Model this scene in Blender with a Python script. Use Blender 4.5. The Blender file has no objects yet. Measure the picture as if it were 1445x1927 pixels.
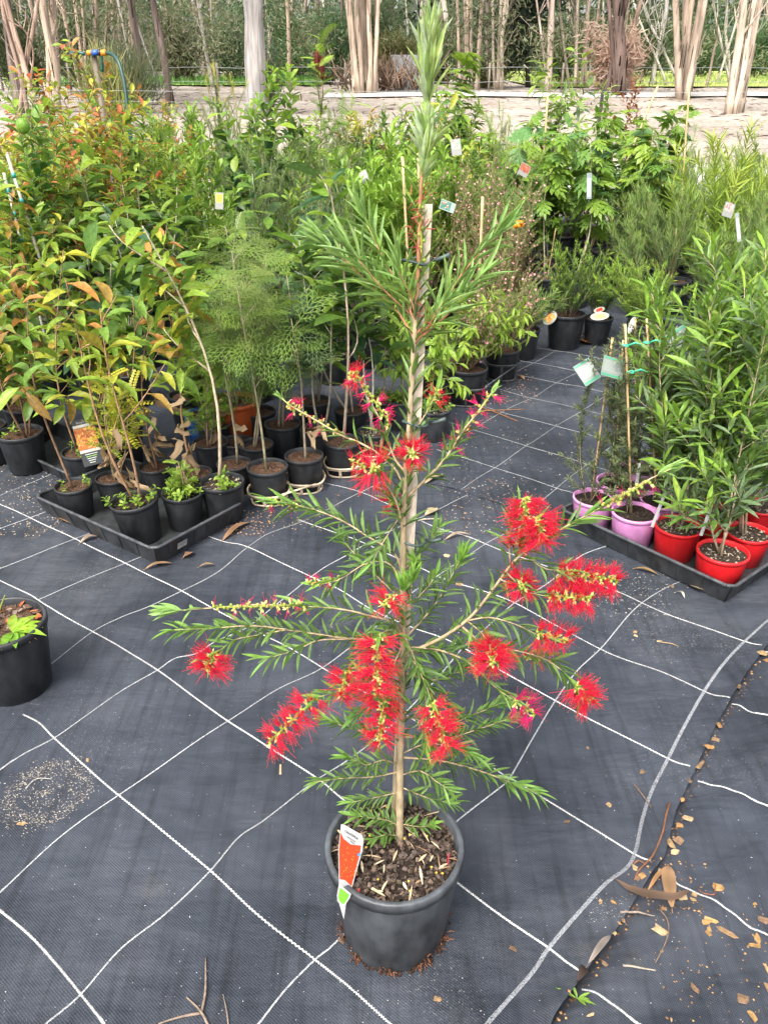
import bpy, math
from mathutils import Matrix
import numpy as np

# ------------------------------------------------------------------ camera, sky, sun, exposure
SC = bpy.context.scene
COL = SC.collection
PITCH = math.radians(28.48)
FPX, CX, CY, CAMZ = 1500.0, 722.5, 963.5, 1.5
cam_d = bpy.data.cameras.new('camera')
cam = bpy.data.objects.new('camera', cam_d)
COL.objects.link(cam)
cam.location = (0, 0, CAMZ)
cam.rotation_euler = (math.pi / 2 - PITCH, 0, 0)
cam_d.sensor_fit = 'VERTICAL'
cam_d.sensor_height = 36.0
cam_d.lens = FPX / 1927 * 36.0
cam_d.clip_start = 0.02
cam_d.clip_end = 1500
SC.camera = cam

SUN_EL, SUN_AZ = math.radians(56), math.radians(207)
world = bpy.data.worlds.new('World')
SC.world = world
world.use_nodes = True
wn = world.node_tree
sky = wn.nodes.new('ShaderNodeTexSky')
sky.sky_type = 'NISHITA'
sky.sun_disc = False
sky.sun_elevation = SUN_EL
sky.sun_rotation = SUN_AZ
sky.air_density = 1.0
sky.dust_density = 6.0
sky.ozone_density = 1.0
hs = wn.nodes.new('ShaderNodeHueSaturation')
hs.inputs['Saturation'].default_value = 0.25
wn.links.new(sky.outputs['Color'], hs.inputs['Color'])
bg = wn.nodes['Background']
wn.links.new(hs.outputs['Color'], bg.inputs['Color'])
bg.inputs['Strength'].default_value = 0.14
sun_d = bpy.data.lights.new('sun', 'SUN')
sun_d.energy = 1.15
sun_d.angle = math.radians(18)
sun_d.color = (1.0, 0.95, 0.87)
sun = bpy.data.objects.new('sun', sun_d)
COL.objects.link(sun)
sun.rotation_euler = (math.pi / 2 - SUN_EL, 0, math.pi - SUN_AZ)
SC.view_settings.view_transform = 'Standard'
SC.view_settings.look = 'None'
SC.view_settings.gamma = 1.0
SC.view_settings.use_curve_mapping = False
SC.view_settings.exposure = 1.74
SC.cycles.max_bounces = 6
SC.cycles.transparent_max_bounces = 4

# ------------------------------------------------------------------ projecting photo measurements to the place
sP, cP = math.sin(PITCH), math.cos(PITCH)
EYE = np.array([0, 0, CAMZ])


def ray(px, py):
    x = (px - CX) / FPX
    u = -(py - CY) / FPX
    return np.array([x, cP + u * sP, -sP + u * cP])


def G(px, py, z=0.0):
    d = ray(px, py)
    return EYE + d * ((z - CAMZ) / d[2])


def atY(px, py, Y):
    d = ray(px, py)
    return EYE + d * (Y / d[1])


def proj(p):
    d = np.asarray(p, float) - EYE
    dep = d[1] * cP - d[2] * sP
    u = d[1] * sP + d[2] * cP
    return CX + FPX * d[0] / dep, CY - FPX * u / dep


def depth(p):
    return p[1] * cP - (p[2] - CAMZ) * sP


TY = np.array([-50, 9, 10.5, 12, 14, 18, 25, 28, 40, 80, 200, 600.])
TZ = np.array([0, 0, .05, .15, .36, .72, 1.11, 1.22, 1.5, 2.1, 3.2, 6.])


def terr(y):
    return np.interp(y, TY, TZ)


def GT(px, py):
    """the point of the ground (terrain) seen at a pixel of the photograph"""
    d = ray(px, py)
    ys = np.concatenate([np.arange(.5, 60, .05), np.arange(60, 500, 1.0)])
    z = CAMZ + d[2] / d[1] * ys
    k = np.argmax(z <= terr(ys)) if (z <= terr(ys)).any() else len(ys) - 1
    return np.array([d[0] / d[1] * ys[k], ys[k], float(terr(ys[k]))])


def unit(v):
    v = np.asarray(v, float)
    return v / np.maximum(np.linalg.norm(v, axis=-1, keepdims=True), 1e-9)


def smooth(pts, n):
    """Catmull-Rom resampling of a polyline to n points"""
    p = np.asarray(pts, float)
    if len(p) == 2:
        return p[0] + (p[1] - p[0]) * np.linspace(0, 1, n)[:, None]
    q = np.vstack([2 * p[0] - p[1], p, 2 * p[-1] - p[-2]])
    t = np.linspace(0, len(p) - 1 - 1e-6, n)
    i = t.astype(int)
    f = (t - i)[:, None]
    a, b, c, d = q[i], q[i + 1], q[i + 2], q[i + 3]
    return .5 * (2 * b + (c - a) * f + (2 * a - 5 * b + 4 * c - d) * f ** 2 + (3 * b - a - 3 * c + d) * f ** 3)


# ------------------------------------------------------------------ mesh collecting
class Geo:
    def __init__(self):
        self.v, self.c, self.f, self.n = [], [], [], 0

    def add(self, v, faces, col):
        v = np.asarray(v, float).reshape(-1, 3)
        c = np.asarray(col, float)
        self.v.append(v)
        self.c.append(np.broadcast_to(c, (len(v), 3)) if c.ndim == 1 else c)
        for f in (faces if isinstance(faces, list) else [faces]):
            f = np.asarray(f, int)
            if len(f):
                self.f.append(f + self.n)
        self.n += len(v)

    def tube(self, path, rad, col, sides=6, cap=True):
        p = np.asarray(path, float)
        n = len(p)
        r = np.broadcast_to(np.asarray(rad, float), (n,))
        t = unit(np.gradient(p, axis=0))
        ref = np.array([0, 0, 1.]) if abs(t[0, 2]) < .8 else np.array([1., 0, 0])
        if abs(t[:, 2]).max() >= .95 and abs(t[0, 2]) < .8:
            ref = np.array([.3, 1., .2])
        a = unit(np.cross(t, ref))
        b = np.cross(t, a)
        th = np.arange(sides) * 2 * math.pi / sides
        ring = p[:, None] + r[:, None, None] * (a[:, None] * np.cos(th)[None, :, None] + b[:, None] * np.sin(th)[None, :, None])
        i = np.arange(n - 1)[:, None] * sides
        j = np.arange(sides)[None]
        k = (j + 1) % sides
        q = np.stack([i + j, i + k, i + sides + k, i + sides + j], -1).reshape(-1, 4)
        fs = [q]
        if cap and sides > 2:
            fs.append(np.arange(sides)[::-1][None])
            fs.append((np.arange(sides) + (n - 1) * sides)[None])
        c = np.asarray(col, float)
        if c.ndim == 2:
            c = np.repeat(c, sides, axis=0)
        self.add(ring.reshape(-1, 3), fs, c)

    def box(self, o, ax, ay, az, col):
        """box from corner o along three vectors"""
        o, ax, ay, az = (np.asarray(k, float) for k in (o, ax, ay, az))
        v = [o, o + ax, o + ax + ay, o + ay, o + az, o + ax + az, o + ax + ay + az, o + ay + az]
        f = [[0, 3, 2, 1], [4, 5, 6, 7], [0, 1, 5, 4], [1, 2, 6, 5], [2, 3, 7, 6], [3, 0, 4, 7]]
        self.add(v, np.array(f), col)

    def grid(self, P, col):
        """P: (n,m,3) sheet"""
        n, m = P.shape[:2]
        i = np.arange(n - 1)[:, None] * m
        j = np.arange(m - 1)[None]
        f = np.stack([i + j, i + j + 1, i + m + j + 1, i + m + j], -1).reshape(-1, 4)
        c = np.asarray(col, float)
        self.add(P.reshape(-1, 3), f, c.reshape(-1, 3) if c.ndim == 3 else c)

    def lathe(self, prof, col, n=32, o=(0, 0, 0), sx=1.0):
        p = np.asarray(prof, float)
        th = np.arange(n) * 2 * math.pi / n
        P = np.stack([p[:, None, 0] * np.cos(th), p[:, None, 0] * np.sin(th) * sx, np.repeat(p[:, 1:2], n, 1)], -1) + np.asarray(o, float)
        i = np.arange(len(p) - 1)[:, None] * n
        j = np.arange(n)[None]
        k = (j + 1) % n
        f = np.stack([i + j, i + k, i + n + k, i + n + j], -1).reshape(-1, 4)
        self.add(P.reshape(-1, 3), f, col)

    def ball(self, c, r, col, n=6, m=4, axis=None):
        r = np.broadcast_to(np.asarray(r, float), (3,))
        ph = np.linspace(0, math.pi, m + 1)
        th = np.arange(n) * 2 * math.pi / n
        P = np.stack([np.sin(ph)[:, None] * np.cos(th) * r[0], np.sin(ph)[:, None] * np.sin(th) * r[1], np.cos(ph)[:, None] * np.ones(n) * r[2]], -1)
        P = P.reshape(-1, 3) + np.asarray(c, float)
        i = np.arange(m)[:, None] * n
        j = np.arange(n)[None]
        k = (j + 1) % n
        self.add(P, np.stack([i + j, i + n + j, i + n + k, i + k], -1).reshape(-1, 4), col)

    def place(self, tm, P, X, N, L, W, cols):
        """many copies of a unit leaf: position, direction, upward hint, length, width, colour"""
        tv, tf = TM[tm]
        P, X, N = np.atleast_2d(P), unit(np.atleast_2d(X)), np.atleast_2d(N)
        m, k = len(P), len(tv)
        if m == 0:
            return
        Z = unit(N - X * (N * X).sum(-1, keepdims=True))
        Y = np.cross(Z, X)
        L = np.broadcast_to(np.asarray(L, float), (m,))[:, None, None]
        W = np.broadcast_to(np.asarray(W, float), (m,))[:, None, None]
        V = P[:, None] + L * (tv[None, :, :1] * X[:, None] + tv[None, :, 2:] * Z[:, None]) + W * tv[None, :, 1:2] * Y[:, None]
        F = [(f[None] + (np.arange(m) * k)[:, None, None]).reshape(-1, f.shape[1]) for f in tf]
        self.add(V.reshape(-1, 3), F, np.repeat(np.broadcast_to(np.asarray(cols, float), (m, 3)), k, axis=0))

    def mesh(self, name, mat, off=(0, 0, 0), flat=False):
        me = bpy.data.meshes.new(name)
        if not self.v:
            return me
        v = (np.vstack(self.v) - np.asarray(off, float)).astype(np.float32)
        c = np.vstack(self.c)
        loops = np.concatenate([f.ravel() for f in self.f]).astype(np.int32)
        tot = np.concatenate([np.full(len(f), f.shape[1]) for f in self.f]).astype(np.int32)
        st = np.concatenate([[0], np.cumsum(tot)[:-1]]).astype(np.int32)
        me.vertices.add(len(v))
        me.vertices.foreach_set('co', v.ravel())
        me.loops.add(len(loops))
        me.loops.foreach_set('vertex_index', loops)
        me.polygons.add(len(tot))
        me.polygons.foreach_set('loop_start', st)
        me.polygons.foreach_set('loop_total', tot)
        me.polygons.foreach_set('use_smooth', np.full(len(tot), not flat))
        at = me.color_attributes.new('Col', 'FLOAT_COLOR', 'POINT')
        at.data.foreach_set('color', np.hstack([c, np.ones((len(c), 1))]).astype(np.float32).ravel())
        me.update(calc_edges=True)
        if mat:
            me.materials.append(mat)
        return me

    def obj(self, name, mat, parent=None, off=(0, 0, 0), flat=False, kind=None, label=None):
        o = bpy.data.objects.new(name, self.mesh(name, mat, off, flat))
        COL.objects.link(o)
        if parent is not None:
            o.parent = parent
        if kind:
            o['kind'] = kind
        if label:
            o['label'] = label
        return o


def empty(name, loc, label, cat, group=None):
    o = bpy.data.objects.new(name, None)
    o.empty_display_size = .05
    COL.objects.link(o)
    o.location = [float(k) for k in loc]
    return tag(o, label, cat, group)


def tag(o, label, cat, group=None):
    o['label'] = label
    o['category'] = cat
    if group:
        o['group'] = group
    return o


def inst(name, me, parent, loc=(0, 0, 0), sc=(1, 1, 1), rz=0.0):
    o = bpy.data.objects.new(name, me)
    COL.objects.link(o)
    if parent is not None:
        o.parent = parent
    o.location = [float(k) for k in loc]
    o.scale = sc if hasattr(sc, '__len__') else (sc, sc, sc)
    o.rotation_euler = (0, 0, rz)
    return o


# ------------------------------------------------------------------ materials
def mat(name, rough=.6, spec=.4, transl=0.0, noise=None, bump=None, attr=True, color=(.5, .5, .5), sheen=0, coat=0):
    """colour from the mesh's Col attribute (or a constant), times a noise in real metres, with relief"""
    m = bpy.data.materials.new(name)
    m.use_nodes = True
    nt = m.node_tree
    b = nt.nodes['Principled BSDF']
    b.inputs['Roughness'].default_value = rough
    b.inputs['Specular IOR Level'].default_value = spec
    if coat:
        b.inputs['Coat Weight'].default_value = coat
    if attr:
        a = nt.nodes.new('ShaderNodeVertexColor')
        a.layer_name = 'Col'
        src = a.outputs['Color']
    else:
        a = nt.nodes.new('ShaderNodeRGB')
        a.outputs[0].default_value = (*color, 1)
        src = a.outputs[0]
    tc = nt.nodes.new('ShaderNodeNewGeometry')
    if noise:
        scale, lo, hi, stretch = noise
        mp = nt.nodes.new('ShaderNodeMapping')
        mp.inputs['Scale'].default_value = stretch
        nt.links.new(tc.outputs['Position'], mp.inputs['Vector'])
        nz = nt.nodes.new('ShaderNodeTexNoise')
        nz.inputs['Scale'].default_value = scale
        nz.inputs['Detail'].default_value = 4
        nt.links.new(mp.outputs[0], nz.inputs['Vector'])
        mr = nt.nodes.new('ShaderNodeMapRange')
        mr.inputs['From Min'].default_value = .3
        mr.inputs['From Max'].default_value = .7
        mr.inputs['To Min'].default_value = lo
        mr.inputs['To Max'].default_value = hi
        nt.links.new(nz.outputs['Fac'], mr.inputs['Value'])
        mx = nt.nodes.new('ShaderNodeVectorMath')
        mx.operation = 'SCALE'
        nt.links.new(src, mx.inputs[0])
        nt.links.new(mr.outputs[0], mx.inputs['Scale'])
        src = mx.outputs[0]
    nt.links.new(src, b.inputs['Base Color'])
    if bump:
        scale, dist, stretch = bump
        mp = nt.nodes.new('ShaderNodeMapping')
        mp.inputs['Scale'].default_value = stretch
        nt.links.new(tc.outputs['Position'], mp.inputs['Vector'])
        nz = nt.nodes.new('ShaderNodeTexNoise')
        nz.inputs['Scale'].default_value = scale
        nz.inputs['Detail'].default_value = 5
        nt.links.new(mp.outputs[0], nz.inputs['Vector'])
        bp = nt.nodes.new('ShaderNodeBump')
        bp.inputs['Distance'].default_value = dist
        bp.inputs['Strength'].default_value = .8
        nt.links.new(nz.outputs['Fac'], bp.inputs['Height'])
        nt.links.new(bp.outputs[0], b.inputs['Normal'])
    if transl:
        tr = nt.nodes.new('ShaderNodeBsdfTranslucent')
        nt.links.new(src, tr.inputs['Color'])
        mixs = nt.nodes.new('ShaderNodeMixShader')
        mixs.inputs[0].default_value = transl
        nt.links.new(b.outputs[0], mixs.inputs[1])
        nt.links.new(tr.outputs[0], mixs.inputs[2])
        nt.links.new(mixs.outputs[0], nt.nodes['Material Output'].inputs['Surface'])
    return m


def weave_mat():
    """black woven ground cover: fine weave, uneven fading, painted shade of ripples and creases, pale dust"""
    m = bpy.data.materials.new('woven_ground_cover')
    m.use_nodes = True
    nt = m.node_tree
    L = nt.links.new
    b = nt.nodes['Principled BSDF']
    geo = nt.nodes.new('ShaderNodeNewGeometry')
    mp = nt.nodes.new('ShaderNodeMapping')
    mp.inputs['Rotation'].default_value = (0, 0, GRID_ROT)
    L(geo.outputs['Position'], mp.inputs['Vector'])
    ws = []
    for d, sc in (('X', 105.0), ('Y', 70.0)):
        w = nt.nodes.new('ShaderNodeTexWave')
        w.wave_type = 'BANDS'
        w.bands_direction = d
        w.inputs['Scale'].default_value = sc
        w.inputs['Distortion'].default_value = 1.2
        w.inputs['Detail'].default_value = 1.0
        L(mp.outputs[0], w.inputs['Vector'])
        ws.append(w)
    mul = nt.nodes.new('ShaderNodeMath')
    mul.operation = 'MULTIPLY'
    L(ws[0].outputs['Fac'], mul.inputs[0])
    L(ws[1].outputs['Fac'], mul.inputs[1])

    def nz(scale, detail=5, vec=None, rough=.6):
        n = nt.nodes.new('ShaderNodeTexNoise')
        n.inputs['Scale'].default_value = scale
        n.inputs['Detail'].default_value = detail
        n.inputs['Roughness'].default_value = rough
        L(vec or geo.outputs['Position'], n.inputs['Vector'])
        return n.outputs['Fac']

    def mr(v, a, c, lo, hi):
        n = nt.nodes.new('ShaderNodeMapRange')
        for k, x in zip(('From Min', 'From Max', 'To Min', 'To Max'), (a, c, lo, hi)):
            n.inputs[k].default_value = x
        L(v, n.inputs['Value'])
        return n.outputs[0]

    def mix(f, a, c):
        n = nt.nodes.new('ShaderNodeMix')
        n.data_type = 'RGBA'
        L(f, n.inputs[0])
        for s, k in ((6, a), (7, c)):
            if isinstance(k, tuple):
                n.inputs[s].default_value = (*k, 1)
            else:
                L(k, n.inputs[s])
        return n.outputs[2]
    fade_shade = mr(nz(2.2), .35, .68, 0, 1)
    base = mix(fade_shade, (.0140, .0170, .0232), (.0430, .0495, .0640))  # patches of fading, with the soft shading of ripples put into the colour
    thr = mr(mul.outputs[0], .1, .6, 0, .5)
    base = mix(thr, base, (.062, .070, .087))
    crease_shade = nt.nodes.new('ShaderNodeMapping')
    crease_shade.inputs['Rotation'].default_value = (0, 0, GRID_ROT)
    crease_shade.inputs['Scale'].default_value = (22, 1.4, 1)
    L(geo.outputs['Position'], crease_shade.inputs['Vector'])
    st = mr(nz(2.0, 3, crease_shade.outputs[0]), .48, .75, 0, .6)
    base = mix(st, base, (.009, .0095, .0115))  # dark streaks: shade of creases painted into the cloth colour
    big = mr(nz(1.6, 3), .52, .72, 0, 1)
    fine = mr(nz(190, 2, rough=.8), .60, .72, 0, 1)
    d = nt.nodes.new('ShaderNodeMath')
    d.operation = 'MULTIPLY'
    L(big, d.inputs[0])
    L(fine, d.inputs[1])
    film = mr(nz(1.1, 6, rough=.7), .48, .74, 0, .42)
    base = mix(film, base, (.088, .090, .095))
    mud = mr(nz(3.3, 7, rough=.75), .60, .74, 0, .5)
    base = mix(mud, base, (.100, .090, .080))
    base = mix(d.outputs[0], base, (.26, .25, .235))
    L(base, b.inputs['Base Color'])
    b.inputs['Roughness'].default_value = .62
    b.inputs['Specular IOR Level'].default_value = .16
    fold = nt.nodes.new('ShaderNodeMapping')
    fold.inputs['Rotation'].default_value = (0, 0, GRID_ROT + .5)
    fold.inputs['Scale'].default_value = (1, 2.6, 1)
    L(geo.outputs['Position'], fold.inputs['Vector'])
    b2 = nt.nodes.new('ShaderNodeBump')
    b2.inputs['Distance'].default_value = .030
    b2.inputs['Strength'].default_value = .9
    L(nz(3.2, 4, fold.outputs[0], .5), b2.inputs['Height'])
    bp = nt.nodes.new('ShaderNodeBump')
    bp.inputs['Distance'].default_value = .0012
    bp.inputs['Strength'].default_value = .8
    L(b2.outputs[0], bp.inputs['Normal'])
    L(mul.outputs[0], bp.inputs['Height'])
    L(bp.outputs[0], b.inputs['Normal'])
    return m


def speck_mat(name, c0, c1, scale, rough=.8, bumpd=.004, big=(0.6, (.9, .9, .9))):
    """earth or sand: two tones in patches with fine grain"""
    m = bpy.data.materials.new(name)
    m.use_nodes = True
    nt = m.node_tree
    L = nt.links.new
    b = nt.nodes['Principled BSDF']
    b.inputs['Roughness'].default_value = rough
    b.inputs['Specular IOR Level'].default_value = .2
    geo = nt.nodes.new('ShaderNodeNewGeometry')
    ns = []
    for s in (scale, scale * 14):
        n = nt.nodes.new('ShaderNodeTexNoise')
        n.inputs['Scale'].default_value = s
        n.inputs['Detail'].default_value = 6
        n.inputs['Roughness'].default_value = .65
        L(geo.outputs['Position'], n.inputs['Vector'])
        ns.append(n.outputs['Fac'])
    ad = nt.nodes.new('ShaderNodeMath')
    L(ns[0], ad.inputs[0])
    L(ns[1], ad.inputs[1])
    r = nt.nodes.new('ShaderNodeMapRange')
    r.inputs['From Min'].default_value = .8
    r.inputs['From Max'].default_value = 1.2
    L(ad.outputs[0], r.inputs['Value'])
    mx = nt.nodes.new('ShaderNodeMix')
    mx.data_type = 'RGBA'
    mx.inputs[6].default_value = (*c0, 1)
    mx.inputs[7].default_value = (*c1, 1)
    L(r.outputs[0], mx.inputs[0])
    L(mx.outputs[2], b.inputs['Base Color'])
    bp = nt.nodes.new('ShaderNodeBump')
    bp.inputs['Distance'].default_value = bumpd
    L(ns[1], bp.inputs['Height'])
    L(bp.outputs[0], b.inputs['Normal'])
    return m


_d = G(1047, 1313) - G(1326, 1303)
GRID_ROT = 0.0
_a = G(297, 1263) - G(599, 1470)
GRID_ROT = -math.atan2(_a[1], _a[0])
M_MAT = weave_mat()
M_LINE = mat('white_woven_tape', .75, .1, noise=(330, .25, 1.2, (1, 1, 1)))
M_LEAF = mat('leaf', .42, .35, transl=.42, noise=(75, .68, 1.22, (1, 1, 1)))
M_SOFT = mat('soft_leaf', .6, .2, transl=.32)
M_FIL = mat('stamen', .6, .2, transl=.35)
M_STEM = mat('stem_bark', .75, .2, noise=(120, .6, 1.25, (1, 1, .3)), bump=(160, .002, (1, 1, .3)))
M_BARK = mat('tree_bark', .85, .15, noise=(5, .5, 1.3, (2, 2, .22)), bump=(9, .05, (2, 2, .25)))
M_POT = mat('plastic_pot', .45, .4, noise=(24, .6, 2.0, (1, 1, .5)), bump=(55, .0008, (1, 1, 1)))
M_PLAST = mat('glossy_plastic', .4, .45, noise=(26, .78, 1.1, (1, 1, .6)), bump=(40, .0006, (1, 1, 1)))
M_SOIL = mat('potting_mix', .85, .2, noise=(160, .5, 1.4, (1, 1, 1)), bump=(220, .006, (1, 1, 1)))
M_WOOD = mat('weathered_wood', .8, .2, noise=(70, .65, 1.2, (3, 3, .12)), bump=(160, .001, (3, 3, .1)))
M_CHIP = mat('wood_chip', .8, .2, noise=(110, .65, 1.25, (1, 1, 1)), bump=(240, .002, (1, .25, 1)))
M_PAPER = mat('printed_card', .45, .3)
M_METAL = mat('dull_metal', .5, .5)
M_SAND = speck_mat('sandy_yard', (.17, .14, .115), (.36, .31, .26), .7, bumpd=.03)
M_TRACK = speck_mat('pale_track', (.36, .345, .31), (.48, .465, .43), .5, bumpd=.01)
M_GRASS = mat('grass', .7, .2, transl=.2)

# ------------------------------------------------------------------ unit leaves (length along x, width along y, up z)
TM = {}


def leaf_tm(name, n=5, peak=.45, tip=.9, fold=.12, bend=.12, stalk=.06, wav=0.0, curl=0.0):
    t = np.linspace(0, 1, n + 1)
    s = np.clip((t - stalk) / (1 - stalk), 0, 1)
    e = math.log(.5) / math.log(peak)
    w = np.sin(math.pi * s ** e) ** tip
    w[0] = .03
    w[-1] = .0
    z = -bend * t ** 2 + curl * np.sin(t * 7) * .1
    V = []
    for k in range(n + 1):
        for y in (-.5, 0, .5):
            V.append([t[k], y * w[k], z[k] + (abs(y) * 2 * fold * w[k] * .5) + wav * math.sin(k * 2.1 + y * 3)])
    F = []
    for k in range(n):
        for j in range(2):
            a = k * 3 + j
            F.append([a, a + 3, a + 4, a + 1])
    TM[name] = (np.array(V), [np.array(F)])


leaf_tm('lance', 5, .42, .8, .12, .10)
leaf_tm('lance_curve', 5, .45, .8, .15, .28)
leaf_tm('oval', 5, .5, .62, .22, .16, .1)
leaf_tm('oval_droop', 6, .48, .62, .25, .45, .12, .02)
leaf_tm('obovate', 5, .66, .7, .2, .08, .08)
leaf_tm('spear', 3, .5, .75, .1, .06, .03)
leaf_tm('dead', 7, .5, .7, .75, .55, .1, .07, 1.0)
leaf_tm('tiny', 2, .55, .8, .1, .05, .05)
TM['needle'] = (np.array([[0, -.5, 0], [0, .5, 0], [.6, .35, .02], [.6, -.35, .02], [1, 0, 0]]), [np.array([[0, 3, 2, 1]]), np.array([[3, 4, 2]])])
TM['quad'] = (np.array([[0, -.5, 0], [.5, -.35, .06], [1, -.05, 0], [1, .1, 0], [.45, .5, .05], [0, .3, 0]]), [np.array([[0, 1, 4, 5], [1, 2, 3, 4]])])


def compound(name, items, base='spear'):
    """items: x, y, angle, length, width, z-lift"""
    V, FF, n = [], {}, 0
    tv, tf = TM[base]
    for (x, y, a, L, W, dz) in items:
        c, s = math.cos(a), math.sin(a)
        u, w = tv[:, 0] * L, tv[:, 1] * W
        V.append(np.c_[x + c * u - s * w, y + s * u + c * w, tv[:, 2] * L + dz - .30 * (x + c * u) ** 2])
        for f in tf:
            FF.setdefault(f.shape[1], []).append(f + n)
        n += len(tv)
    TM[name] = (np.vstack(V), [np.vstack(v) for v in FF.values()])


def _fern():
    it = [(0, 0, 0, 1.0, .02, 0)]
    for k in range(6):
        x = .14 + .80 * k / 6
        ln = .46 * math.sin(math.pi * (.2 + .74 * k / 6)) + .08
        for sgn in (-1, 1):
            a = sgn * (.95 - .08 * k)
            it.append((x, 0, a, ln, .020, 0))
            for j in range(3):
                d = ln * (.22 + .28 * j)
                px, py = x + d * math.cos(a), d * math.sin(a)
                for s2 in (-1, 1):
                    it.append((px, py, a + s2 * .7, ln * (.36 - .06 * j), .020, .015 * (j - 1)))
    compound('fern', it, 'needle')
    it = [(0, 0, 0, 1.0, .03, 0)]
    for k in range(11):
        x = .1 + .85 * k / 11
        for sgn in (-1, 1):
            it.append((x, 0, sgn * 1.0, .34 * math.sin(math.pi * (.2 + .72 * k / 11)) + .03, .036, 0))
    compound('pinnate', it, 'needle')
    it = [(0, 0, 0, 1.0, .24, 0)]
    for k, x in enumerate((.18, .38, .58)):
        for sgn in (-1, 1):
            it.append((x, 0, sgn * (.85 - .12 * k), .52 - .1 * k, .17, .0))
    compound('lobed', it, 'spear')
    it = [(0, 0, 0, .9, .015, 0)]
    for k in range(7):
        x = .15 + .7 * k / 6
        for sgn in (-1, 1):
            it.append((x, 0, sgn * 1.15, .17, .13, 0))
    compound('leaflets', it, 'tiny')
    it = []
    for k in range(7):
        a = (k - 3) * .48
        it.append((0, 0, a, .92 - .06 * abs(k - 3), .2, 0))
    compound('palm_hand', it, 'spear')


_fern()

# ------------------------------------------------------------------ the ground
R0 = np.random.default_rng(7)


def hz(x, y):
    """gentle ripples of the cloth"""
    x, y = np.asarray(x, float), np.asarray(y, float)
    w = .0030 * np.sin(3.1 * x + 1.7 * y + .6) + .0026 * np.sin(5.7 * x - 3.9 * y + 2) + .0018 * np.sin(11 * x + 8 * y) + .0012 * np.sin(-17 * x + 12 * y + 1)
    return w + .0012 * np.sin(7 * x + 21 * y + 2 * np.sin(3 * x))


def sheet(name, mat_, xs, ys, zf, kind='structure', col=(1, 1, 1), parent=None):
    X, Y = np.meshgrid(xs, ys)
    g = Geo()
    g.grid(np.stack([X, Y, zf(X, Y)], -1), col)
    return g.obj(name, mat_, parent, kind=kind)


yy = np.concatenate([np.linspace(-3, 12, 40), np.linspace(12.2, 30, 110), np.linspace(31, 80, 40), np.linspace(85, 600, 30)])
sheet('ground', M_SAND, np.concatenate([np.linspace(-250, -26, 20), np.linspace(-25, 25, 160), np.linspace(26, 250, 20)]), yy,
      lambda X, Y: terr(Y) - .035 * (Y < 9.4) + (Y > 9.6) * (.02 * np.sin(X * 2.3 + Y) * np.sin(Y * 1.9 - X * .7) + .012 * np.sin(X * 7 + Y * 5)))

# seam where the near cloth ends on the right
SEAM = [(1036, 1927), (1088, 1852), (1147, 1769), (1187, 1709), (1223, 1650), (1247, 1622), (1271, 1526), (1306, 1454), (1346, 1367), (1374, 1319), (1414, 1256), (1445, 1216)]
SG = np.array([G(*p)[:2] for p in SEAM])
SG = np.vstack([[SG[0, 0] - .25, .2], SG, [SG[-1, 0] + .25, SG[-1, 1] + .45], [SG[-1, 0] + 1.2, 3.4], [3.6, 5.2]])


def seam_x(y):
    return np.interp(y, SG[:, 1], SG[:, 0])


FARE = np.array([G(*p)[:2] for p in [(300, 830), (560, 862), (793, 909), (867, 923), (934, 949), (1010, 975), (1200, 1030), (1445, 1060)]])
FARE = FARE[np.argsort(FARE[:, 0])]


def far_y(x):
    return np.interp(x, FARE[:, 0], FARE[:, 1])


def cloth_near():
    g = Geo()
    ys = np.concatenate([np.linspace(.25, 3.0, 190), np.linspace(3.03, 5, 45)])
    s = np.concatenate([np.linspace(0, .6, 60), np.linspace(.61, .96, 80), np.linspace(.9625, 1, 14)])
    x1 = seam_x(ys)
    X = -4.5 + (x1[:, None] + 4.5) * s[None]
    Y = np.repeat(ys[:, None], len(s), 1)
    d = x1[:, None] - X
    Z = hz(X, Y) + .009 * np.exp(-(d / .04) ** 2) * (1 + .5 * np.sin(Y * 23) + .3 * np.sin(Y * 61)) + .004 * np.exp(-(d / .16) ** 2)
    g.grid(np.stack([X, Y, Z], -1), (1, 1, 1))
    return g.obj('weed_mat', M_MAT, kind='structure')


def cloth_right():
    g = Geo()
    ys = np.linspace(.2, 5.2, 260)
    s = np.linspace(0, 1, 110) ** 1.6
    x0 = seam_x(ys) - .12
    X = x0[:, None] + (7 - x0[:, None]) * s[None]
    Y = np.repeat(ys[:, None], len(s), 1)
    d = X - seam_x(Y)
    u = .66 * X - .75 * Y
    w = .75 * X + .66 * Y
    str_ = .0050 * np.sin(u * 46 + 2.2 * np.sin(w * 3.2)) + .0055 * np.abs(np.sin(u * 21 + 1.4 * np.sin(w * 2.1 + 1))) + .0012 * np.sin(u * 130 + 3 * np.sin(w * 9))
    Z = hz(X, Y) - .004 - .022 * (d < -.012) + str_ * np.clip(1.3 - d * .9, .25, 1) - .008 * np.exp(-((d - .0) / .025) ** 2)
    g.grid(np.stack([X, Y, Z], -1), (1, 1, 1))
    return g.obj('weed_mat', M_MAT, kind='structure')


def cloth_far():
    g = Geo()
    xs = np.linspace(-7, 8, 240)
    s = np.linspace(0, 1, 120) ** 1.5
    y0 = far_y(xs)
    Y = y0[None] + (10.2 - y0[None]) * s[:, None]
    X = np.repeat(xs[None], len(s), 0)
    Z = hz(X, Y) * .8 + .003 + .002 * np.exp(-((Y - y0[None]) / .03) ** 2) * np.sin(X * 31)
    Z = np.where(Y > 9, Z + terr(Y) * .98, Z)
    g.grid(np.stack([X, Y, Z], -1), (1, 1, 1))
    return g.obj('weed_mat', M_MAT, kind='structure')


mat_near, mat_right, mat_far = cloth_near(), cloth_right(), cloth_far()


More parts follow.
